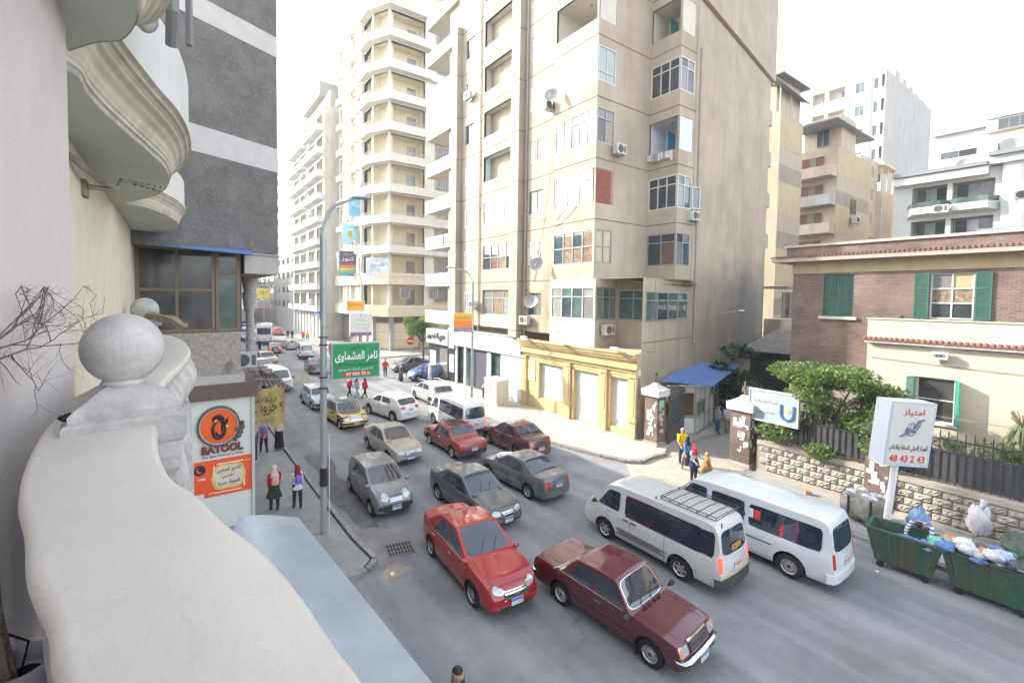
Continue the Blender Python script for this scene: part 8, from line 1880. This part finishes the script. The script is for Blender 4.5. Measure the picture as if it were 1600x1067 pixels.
# motorcycle
mc=thing('motorcycle','dark motorcycle with a rider beside the bus, seen above the corrugated shade','motorcycle',(10.4,69,0),UPR)
for x in (-.62,.62): q=MB(); q.lathe([(.30,-.05),(.32,0),(.30,.05),(.24,.03),(.24,-.03),(.30,-.05)],(x,0,.31),'Y',20,caps=False); q.build('wheel',rubber,mc,smooth=True)
q=MB(); q.tube([(-.62,0,.31),(-.2,0,.5),(.3,0,.75),(.5,0,.95)],.05,6); q.sphere((.15,0,.78),.2,10,6,sc=(1.3,.6,.7)); q.box(-.6,-.05,-.12,.12,.72,.82); q.sphere((0,0,.42),.2,8,6); q.tube([(.62,0,.31),(.48,0,.98)],.035,6); q.tube([(.42,-.35,1.05),(.48,0,1.0),(.42,.35,1.05)],.02,5); q.build('frame',black_m,mc,smooth=True)
# ================================================================= people
skin_m=mat('skin',(.36,.21,.145),.6,var=.08,scale=20); hair_m=mat('hair_black',(.018,.015,.013),.7,var=.2,scale=30); shoe_m=mat('shoe_dark',(.04,.035,.03),.7,var=.1)
def clothmat(name,c,pat=None):
    m=mat(name,c,.9,var=.16,scale=9,bump=.25,bscale=22)
    if pat and 'patdone' not in m:
        n=m.node_tree.nodes; l=m.node_tree.links; b=n['Principled BSDF']; tc=n.new('ShaderNodeTexCoord')
        if pat=='stripe':
            w=n.new('ShaderNodeTexWave'); w.bands_direction='Z'; w.inputs['Scale'].default_value=4.2; w.inputs['Distortion'].default_value=.4
        else: w=n.new('ShaderNodeTexVoronoi'); w.inputs['Scale'].default_value=14
        l.new(tc.outputs['Object'],w.inputs['Vector']); rp=n.new('ShaderNodeValToRGB'); l.new(w.outputs[0],rp.inputs['Fac']); rp.color_ramp.elements[0].position=.42; rp.color_ramp.elements[1].position=.5
        rp.color_ramp.elements[0].color=(*c,1); rp.color_ramp.elements[1].color=(.55,.55,.56,1); l.new(rp.outputs[0],b.inputs['Base Color']); m['patdone']=1
    return m
_hand={}
def hand_mesh(s):
    """palm, four fingers of unequal length slightly curled, thumb from the side; wrist at origin, pointing down"""
    if s in _hand: return _hand[s]
    m=MB(); m.add([(-.014,-.038,0),(.014,-.038,0),(.014,.038,0),(-.014,.038,0),(-.013,-.042,-.09),(.013,-.042,-.09),(.013,.042,-.09),(-.013,.042,-.09)],[(0,1,2,3),(7,6,5,4),(0,4,5,1),(1,5,6,2),(2,6,7,3),(3,7,4,0)])
    for i,L in enumerate((.062,.074,.078,.066)):
        y=(-.031+.0205*i); m.tube([(0,y,-.085),(s*-.004,y,-.085-L*.5),(s*-.022,y,-.085-L*.95)],[.010,.009,.0065],6)
    m.tube([(0,.036,-.025),(s*-.008,.062,-.055),(s*-.018,.066,-.092)],[.012,.0105,.008],6)
    me=m.mesh('hand',skin_m,smooth=60); _hand[s]=me; return me
def person(label,loc,rz,h=1.65,pose=None,top=(.3,.3,.3),bot=(.05,.05,.06),hijab=None,hair='short',sleeve='long',skirt=None,pat=None,bag=None,female=False,topn=None,coat=None,seed=0,shoes=None,beard=False,group='people in the street',kids=False):
    P=dict(armL=(.10,.05),armR=(.10,.05),elbL=.15,elbR=.15,legL=0,legR=0,kneeL=.05,kneeR=.05,lean=0,headp=0,fore=0); P.update(pose or {})
    t=thing('person',label,'person',(loc[0],loc[1],loc[2] if len(loc)>2 else 0),rz,group); k=h/1.72
    sw=.175 if female else .205; hw=.095
    V=[];E=[];RR=[];
    def v(p,r): V.append(Vector(p)*k); RR.append(r*k*1.28); return len(V)-1
    def lim(o,a,b,L):   # direction from swing (forward) and spread (sideways)
        d=Vector((math.sin(a),b,-math.cos(a))).normalized(); return Vector(o)+d*L
    pel=Vector((0,0,.93)); ln=P['lean']; up_=Vector((math.sin(ln),0,math.cos(ln)))
    i_p=v(pel,.135 if female else .13); i_w=v(pel+up_*.16,.112 if female else .125); i_c=v(pel+up_*.36,.125 if female else .145); i_n=v(pel+up_*.51,.06)
    hd=Vector((math.sin(ln+P['headp']),0,math.cos(ln+P['headp']))); i_h0=v(pel+up_*.51+hd*.09,.065); i_h1=v(pel+up_*.51+hd*.17+Vector((.015,0,0)),.092); i_h2=v(pel+up_*.51+hd*.255,.075)
    E+=[(i_p,i_w),(i_w,i_c),(i_c,i_n),(i_n,i_h0),(i_h0,i_h1),(i_h1,i_h2)]; reg={}
    bones=[(i_p,i_w,'top'),(i_w,i_c,'top'),(i_c,i_n,'top'),(i_n,i_h0,'skin'),(i_h0,i_h1,'skin'),(i_h1,i_h2,'skin')]
    hands=[]; feet=[]
    for s,A,el in ((1,P['armL'],P['elbL']),(-1,P['armR'],P['elbR'])):
        sh=pel+up_*.455+Vector((0,s*sw,0)); e=lim(sh,A[0],s*A[1],.285); w=lim(e,A[0]+el,s*A[1]*.4-s*.05,.25)
        a=v(sh,.058);b=v(e,.044);c=v(w,.030); E+=[(i_c,a),(a,b),(b,c)]; bones+=[(i_c,a,'top'),(a,b,'top'),(b,c,'top' if sleeve=='long' else 'skin')]; hands.append((w*k,(w-e).normalized(),s))
    for s,a_,kn in ((1,P['legL'],P['kneeL']),(-1,P['legR'],P['kneeR'])):
        hp=pel+Vector((0,s*hw,-.04)); kne=lim(hp,a_,s*.03,.42); an=lim(kne,a_-kn,0,.41); f=an+Vector((.15,0,-.035)); he=an+Vector((-.04,0,-.03))
        a=v(hp,.092);b=v(kne,.060);c=v(an,.042);d=v(f,.036); E+=[(i_p,a),(a,b),(b,c),(c,d)]; bones+=[(i_p,a,'bot'),(a,b,'bot'),(b,c,'bot'),(c,d,'shoe')]; feet.append(an.z-.075)
    dz=-min(feet)*k
    me=bpy.data.meshes.new('body'); me.from_pydata([tuple(p+Vector((0,0,dz))) for p in V],E,[]); o=bpy.data.objects.new('body',me); COL.objects.link(o)
    md=o.modifiers.new('s','SKIN'); md.use_smooth_shade=True
    for i,sv in enumerate(me.skin_vertices[0].data): sv.radius=(RR[i],RR[i]*(1.0 if i>6 or i<3 else 1.0))
    for i in (0,1,2): me.skin_vertices[0].data[i].radius=(RR[i]*.82,RR[i]*1.22)
    me.skin_vertices[0].data[0].use_root=True
    ss=o.modifiers.new('d','SUBSURF'); ss.levels=ss.render_levels=2
    m2=bpy.data.meshes.new_from_object(o.evaluated_get(bpy.context.evaluated_depsgraph_get())); o.modifiers.clear(); o.data=m2; o.parent=t
    tn=topn or 'cloth_top_%02d%02d%02d'%tuple(int(x*99) for x in top)
    ms={'top':clothmat(tn,top,pat),'bot':clothmat('cloth_bot_%02d%02d%02d'%tuple(int(x*99) for x in bot),bot),'skin':skin_m,'shoe':mat('shoe_white',(.5,.5,.48),.7) if shoes=='w' else shoe_m}; ks=list(ms); m2.materials.clear(); [m2.materials.append(ms[x]) for x in ks]
    vz=[p+Vector((0,0,dz)) for p in V]
    for p in m2.polygons:
        best=None
        for (a,b,r) in bones:
            A,B=vz[a],vz[b]; ab=B-A; q=max(0,min(1,(p.center-A).dot(ab)/ab.length_squared)); d=(p.center-A-ab*q).length/(RR[a]*(1-q)+RR[b]*q)
            if best is None or d<best[0]: best=(d,r)
        p.material_index=ks.index(best[1])
    head=vz[i_h1]; hdir=hd
    for (w,d,s) in hands:
        hh=ob('hand',hand_mesh(s),o); z=-d; x=Vector((1,0,0)); x=(x-z*x.dot(z)).normalized() if abs(z.dot(x))<.95 else Vector((0,0,1)); y=z.cross(x)
        hh.matrix_local=Matrix((( x.x,y.x,z.x,w.x),(x.y,y.y,z.y,w.y),(x.z,y.z,z.z,w.z+dz),(0,0,0,1)))@Matrix.Rotation(R(90)*1,4,'Z')@Matrix.Scale(k*1.05,4)
    fx=Vector((math.cos(ln+P['headp']),0,-math.sin(ln+P['headp'])))
    q=MB(); c=head+fx*.088*k
    q.add([tuple(c+fx*.0*k+hdir*.03*k+Vector((0,-.008,0))),tuple(c+hdir*.03*k+Vector((0,.008,0))),tuple(c+fx*.028*k-hdir*.012*k),tuple(c-hdir*.02*k+Vector((0,-.014,0))),tuple(c-hdir*.02*k+Vector((0,.014,0)))],[(0,1,2),(0,2,3),(1,4,2),(3,2,4)]); q.build('nose',skin_m,o)
    q=MB(); 
    for s in (-1,1): q.sphere(tuple(head+fx*.080*k+hdir*.022*k+Vector((0,s*.033*k,0))),.010*k,6,4)
    q.build('eye',hair_m,o); q=MB(); q.sphere(tuple(head+fx*.080*k-hdir*.045*k),.02*k,8,4,sc=(.4,1,.25)); q.build('mouth',mat('lips',(.30,.10,.08),.6,var=0),o)
    if hijab:
        hm=clothmat('scarf_%02d%02d%02d'%tuple(int(x*99) for x in hijab),hijab); q=MB(); rows=[]
        base=head-hdir*.30*k
        for j,(f,z,ox) in enumerate(((1.75,-.30,-.01),(1.55,-.22,-.01),(1.05,-.13,0),(1.06,-.05,-.012),(1.14,.02,-.018),(1.05,.075,-.02),(.75,.115,-.02),(.3,.135,-.02))):
            row=[]
            for i in range(18):
                a=2*math.pi*i/18; rr=.10*f*k*(1+.04*math.sin(5*a+j)); cx=math.cos(a)
                if -.12<z<.06 and cx>.55: rr*=.86
                row.append(tuple(head+fx*(rr*cx*.95+ox*k)+Vector((0,1,0))*rr*math.sin(a)*.92*(1.15 if z<-.2 else 1)+hdir*z*k))
            rows.append(row)
        # open the face: build the scarf as a shell that leaves out the front cells
        n=18; vs=[p for r_ in rows for p in r_]; fs=[]
        for j in range(len(rows)-1):
            for i in range(n):
                mid=(i+.5)/n*360
                if 2<=j<=4 and (mid<38 or mid>322): continue
                fs.append((j*n+i,j*n+(i+1)%n,(j+1)*n+(i+1)%n,(j+1)*n+i))
        q.add(vs,fs); q.f.append(tuple(range((len(rows)-1)*n,len(rows)*n))); q.m.append(0); q.build('headscarf',hm,t,smooth=60)
    elif hair:
        q=MB(); s0=len(q.v); q.sphere((0,0,0),.098*k,16,10,sc=(1.0,.92,1.05)); 
        if hair!='bald':
            vs=[];
            q2=MB(); q2.add(q.v,[f for f in q.f if sum(q.v[i][2] for i in f)/len(f)>-.02*k+ .09*k*max(0,(sum(q.v[i][0] for i in f)/len(f))/(.098*k)) or (sum(q.v[i][0] for i in f)/len(f)<-.02*k and sum(q.v[i][2] for i in f)/len(f)>-.07*k)]); 
            q2.v=[tuple(head+fx*(x-.012*k)+Vector((0,y,0))+hdir*(z+.018*k)) for (x,y,z) in q2.v]; q2.build('hair',mat('hair_grey',(.35,.34,.33),.8) if hair=='grey' else hair_m,t,smooth=60)
            if hair=='bun': q=MB(); q.sphere(tuple(head-fx*.11*k+hdir*.03*k),.05*k,10,6); q.build('hair_bun',hair_m,t,smooth=True)
    if skirt:
        (z1,z0,flare,c)=skirt; sm_=clothmat('cloth_skirt_%02d%02d%02d'%tuple(int(x*99) for x in c),c); q=MB(); rows=[]; fw=max(abs(P['legL']),abs(P['legR']))
        for j in range(9):
            f=j/8; z=(z1+(z0-z1)*f)*k; row=[]
            for i in range(28):
                a=2*math.pi*i/28; r_=(.155+flare*f**1.2)*k*(1+.05*f*math.sin(6*a+seed)); row.append((r_*math.cos(a)*(.85+.5*fw*f),r_*math.sin(a),z))
            rows.append(row)
        q.grid(rows,close=True); q.build('skirt' if z1<1.1 else 'long_tunic',sm_,t,smooth=60)
    if bag:
        kind,c=bag; bm_=mat('bag_%02d%02d%02d'%tuple(int(x*99) for x in c),c,.6,var=.1,scale=12)
        if kind=='backpack':
            b=thing('backpack',label.split(',')[0].split(' with')[0].split(' in ')[0]+"'s backpack".replace("'s",'') ,'bag',(0,0,0)) if False else None
            q=MB(); z0=1.05*k; rows=[]
            for (z,w,d) in ((0,.09,.05),(.03,.13,.085),(.15,.14,.10),(.27,.125,.08),(.33,.08,.05),(.35,.03,.02)): rows.append([(-.13*k-d*k*(1+math.cos(a))*.85+.0,w*k*math.sin(a),z0+z*k) for a in [2*math.pi*i/14 for i in range(14)]])
            q.grid(rows,close=True); q.f.append(tuple(range(14))); q.m.append(0)
            bo=q.build('backpack',bm_,smooth=50); bo.location=t.location; bo.rotation_euler=(0,0,rz); tag(bo,{'p':'small pink backpack on the back of the woman in the white headscarf','b':'small blue backpack on the back of the woman in the dark red headscarf','r':'red backpack of the right-hand woman at the crossing','d':'blue rucksack on the back of the person behind the yellow banner'}[bag[2] if len(bag)>2 else 'b'] if False else BAGL.get(seed,'backpack carried by the person next to it'),'backpack')
            q=MB(); 
            for s in (-1,1): q.tube([(-.10*k,s*.08*k,1.40*k),(.0,s*.10*k,1.47*k),(.10*k,s*.11*k,1.40*k),(.10*k,s*.12*k,1.2*k),(-.08*k,s*.12*k,1.08*k)],.013*k,5)
            q.build('strap',bm_,bo)
    return t
BAGL={1:'small pink backpack on the back of the woman in the pale headscarf',2:'small blue backpack on the back of the woman in the dark red headscarf',3:'red backpack of the right-hand woman crossing by the green sign',4:'blue backpack of the person behind the lower edge of the yellow banner'}
bagk=('backpack',)
def Pn(*a,**k): return person(*a,**k)
F_=R(90)   # facing +y, away from the camera
wk=dict(legL=.28,legR=-.25,kneeL=.1,kneeR=.35,armL=(-.22,.1),armR=(.22,.1))
Pn('woman in red top, dark tunic and pale headscarf seen from behind beside the shop wall',(2.99,16.85,.135),F_,1.66,dict(legL=.10,legR=-.08),top=(.48,.015,.05),bot=(.03,.035,.04),hijab=(.62,.50,.50),female=True,skirt=(1.02,.55,.13,(.03,.045,.04)),bag=('backpack',(.60,.30,.27)),seed=1)
Pn('woman in white top and dark red headscarf seen from behind near the left kerb',(3.74,16.6,.135),F_,1.60,dict(legL=.12,legR=-.1),top=(.60,.56,.62),bot=(.035,.035,.045),hijab=(.26,.03,.05),female=True,skirt=(1.05,.80,.05,(.60,.56,.62)),bag=('backpack',(.13,.12,.50)),seed=2)
Pn('person in navy and yellow walking towards the camera, at the left under the yellow banner',(3.05,22.4,.135),-F_,1.66,wk,top=(.05,.06,.15),bot=(.03,.03,.04),hijab=(.55,.35,.05),female=True,seed=5,shoes='w')
Pn('person in blue top and salmon jacket walking, in the middle under the yellow banner',(3.66,23.3,.135),F_,1.68,wk,top=(.50,.20,.17),bot=(.03,.03,.04),hijab=(.4,.3,.28),female=True,seed=4,bag=('backpack',(.05,.12,.42)),shoes='w')
Pn('woman in a beige top and long black skirt, at the right under the yellow banner',(4.42,23.5,.135),F_,1.66,dict(legL=.15,legR=-.15),top=(.52,.40,.37),bot=(.02,.02,.02),hijab=(.5,.4,.38),female=True,skirt=(1.0,.12,.10,(.02,.02,.022)),seed=6,shoes='w')
Pn('girl in red sports top, leftmost of the three crossing behind the taxi',(11.55,33.6),R(20),1.62,wk,top=(.55,.03,.06),bot=(.02,.02,.03),hijab=(.65,.6,.6),female=True,seed=7)
Pn('girl in pale blue trousers, middle of the three crossing behind the taxi',(11.95,33.1),R(200),1.62,wk,top=(.5,.5,.52),bot=(.25,.4,.5),hijab=(.04,.04,.06),female=True,seed=8)
Pn('woman in red with red backpack, rightmost of the three crossing behind the taxi',(12.35,32.4),R(10),1.66,wk,top=(.60,.03,.06),bot=(.03,.03,.05),hijab=(.05,.05,.08),female=True,seed=3,bag=('backpack',(.5,.03,.06)))
Pn('man in a red shirt standing at the crossing left of the bronze saloon',(17.28,39.9),R(-100),1.74,dict(armL=(.1,.25),armR=(.1,.25)),top=(.55,.03,.05),bot=(.03,.035,.05),hair='short',sleeve='short',seed=9)
Pn('woman in a long grey veil and dark skirt with a yellow bag at the crossing',(17.7,37.3),R(-60),1.66,dict(),top=(.20,.23,.26),bot=(.03,.03,.03),hijab=(.38,.42,.45),female=True,skirt=(1.35,.1,.13,(.06,.07,.09)),seed=10)
Pn('woman in a long white veil next to the blue hatchback',(19.8,35.5),R(-30),1.66,dict(),top=(.6,.6,.6),bot=(.3,.3,.32),hijab=(.66,.68,.70),female=True,skirt=(1.35,.1,.14,(.5,.53,.56)),seed=11)
Pn('woman in blue and black next to the woman in the white veil',(19.0,35.4),R(-50),1.64,wk,top=(.05,.12,.35),bot=(.02,.02,.02),hijab=(.04,.08,.25),female=True,skirt=(1.0,.12,.1,(.02,.02,.022)),seed=12)
Pn('sturdy man in a yellow polo shirt with grey hair, in front of the gate',(20.5,11.75),R(-110),1.74,dict(armL=(.25,.25),armR=(.25,.25),elbL=.5,elbR=.5),top=(.70,.47,.02),bot=(.05,.06,.10),hair='grey',sleeve='short',seed=13)
Pn('woman in a blue jacket and dark headscarf in front of the man in yellow',(19.95,11.2),R(80),1.58,wk,top=(.08,.17,.38),bot=(.20,.22,.25),hijab=(.03,.035,.05),female=True,skirt=(1.0,.30,.12,(.05,.055,.06)),seed=14,shoes='w')
Pn('woman in a red headscarf and patterned navy tunic standing beside the minibuses',(18.93,10.3),R(-105),1.62,dict(armL=(.5,.15),armR=(.2,.1),elbL=1.2,elbR=.9),top=(.025,.03,.075),bot=(.015,.015,.02),hijab=(.55,.02,.04),female=True,skirt=(1.1,.72,.10,(.025,.03,.075)),pat='flower',seed=15,topn='cloth_patterned_navy')
Pn('woman in a tan headscarf sitting low beside the woman in the red headscarf',(19.5,10.05),R(-60),1.40,dict(legL=.9,legR=.7,kneeL=1.5,kneeR=1.4),top=(.30,.18,.07),bot=(.03,.03,.03),hijab=(.42,.26,.11),female=True,skirt=(1.25,.5,.12,(.30,.18,.07)),seed=16)
Pn('man in a navy and white striped shirt and jeans leaning by the guard booth doorway',(26.75,13.25),R(-30),1.72,dict(armL=(.2,.1),elbL=1.0,elbR=1.0,armR=(.2,.1)),top=(.03,.04,.09),bot=(.06,.09,.16),hair='short',sleeve='short',pat='stripe',seed=17,topn='cloth_striped_navy')
Pn('man in a pale grey polo shirt beside the striped-shirt man at the guard booth',(27.45,13.0),R(-140),1.70,dict(armL=(.15,.1),elbL=1.3,elbR=.9,armR=(.2,.1)),top=(.46,.46,.50),bot=(.20,.19,.16),hair='short',sleeve='short',seed=18)
Pn('man in a striped shirt bending deep into the green refuse container',(18.95,3.25,.13),R(178),1.72,dict(lean=.95,headp=.5,armL=(1.2,.2),armR=(1.0,.2),elbL=-.6,elbR=-.5),top=(.10,.13,.22),bot=(.1,.1,.12),hair='short',sleeve='long',pat='stripe',seed=19,topn='cloth_striped_blue')
Pn('person in a striped shirt bending over beside the beige metal cabinet',(19.9,27.2,.14),R(-20),1.65,dict(lean=1.0,headp=.3,armL=(.9,.1),armR=(.9,.1)),top=(.22,.20,.14),bot=(.05,.05,.05),hair='short',pat='stripe',seed=20,topn='cloth_striped_khaki')
Pn('boy with black hair at the bottom edge, right of the blue canopy',(3.88,6.02,0),R(-60),1.80,dict(headp=.25),top=(.03,.05,.05),bot=(.03,.03,.03),hair='short',seed=21)
Pn('person in dark clothes walking on the far pavement, left of the pair',(16.75,80.9,.135),F_,1.7,wk,top=(.05,.05,.08),bot=(.05,.07,.12),hair='short',seed=22)
Pn('person in dark clothes walking on the far pavement, right of the pair',(17.4,80.6,.135),F_,1.7,wk,top=(.06,.05,.06),bot=(.03,.03,.04),hair='short',seed=23)
Pn('person in a red shirt on the far pavement beyond the thick lamp',(18.3,76.6,.135),-F_,1.7,wk,top=(.6,.03,.03),bot=(.05,.05,.06),hair='short',seed=24)
Pn('person in a yellow top on the far pavement beside the red shirt',(18.9,76.2,.135),-F_,1.65,wk,top=(.6,.5,.03),bot=(.05,.05,.06),hair='short',seed=25)
Pn('person in a pinkish red shirt by the bare wall behind the green sign',(17.3,58,.0),-F_,1.7,dict(),top=(.6,.05,.12),bot=(.05,.05,.06),hair='short',seed=26)
Pn('motorcycle rider in dark clothes beside the bus',(10.4,68.9,.0),F_,1.7,dict(legL=1.1,legR=1.1,kneeL=1.2,kneeR=1.2,armL=(.9,.1),armR=(.9,.1)),top=(.06,.06,.07),bot=(.05,.05,.06),hair='short',seed=27)
# ================================================================= air
hz=MB().box(-405,505,-205,705,-1.5,58).build('haze',mat('haze_air',(1,1,1),1,var=0)); stuff(hz)
hm_=MATS['haze_air']; nn=hm_.node_tree.nodes; ll=hm_.node_tree.links; nn.remove(nn['Principled BSDF'])
pv=nn.new('ShaderNodeVolumePrincipled'); pv.inputs['Color'].default_value=(.95,.97,1,1); pv.inputs['Density'].default_value=.0007; pv.inputs['Anisotropy'].default_value=.2
ll.new(pv.outputs[0],nn['Material Output'].inputs['Volume'])
SC.cycles.volume_bounces=1
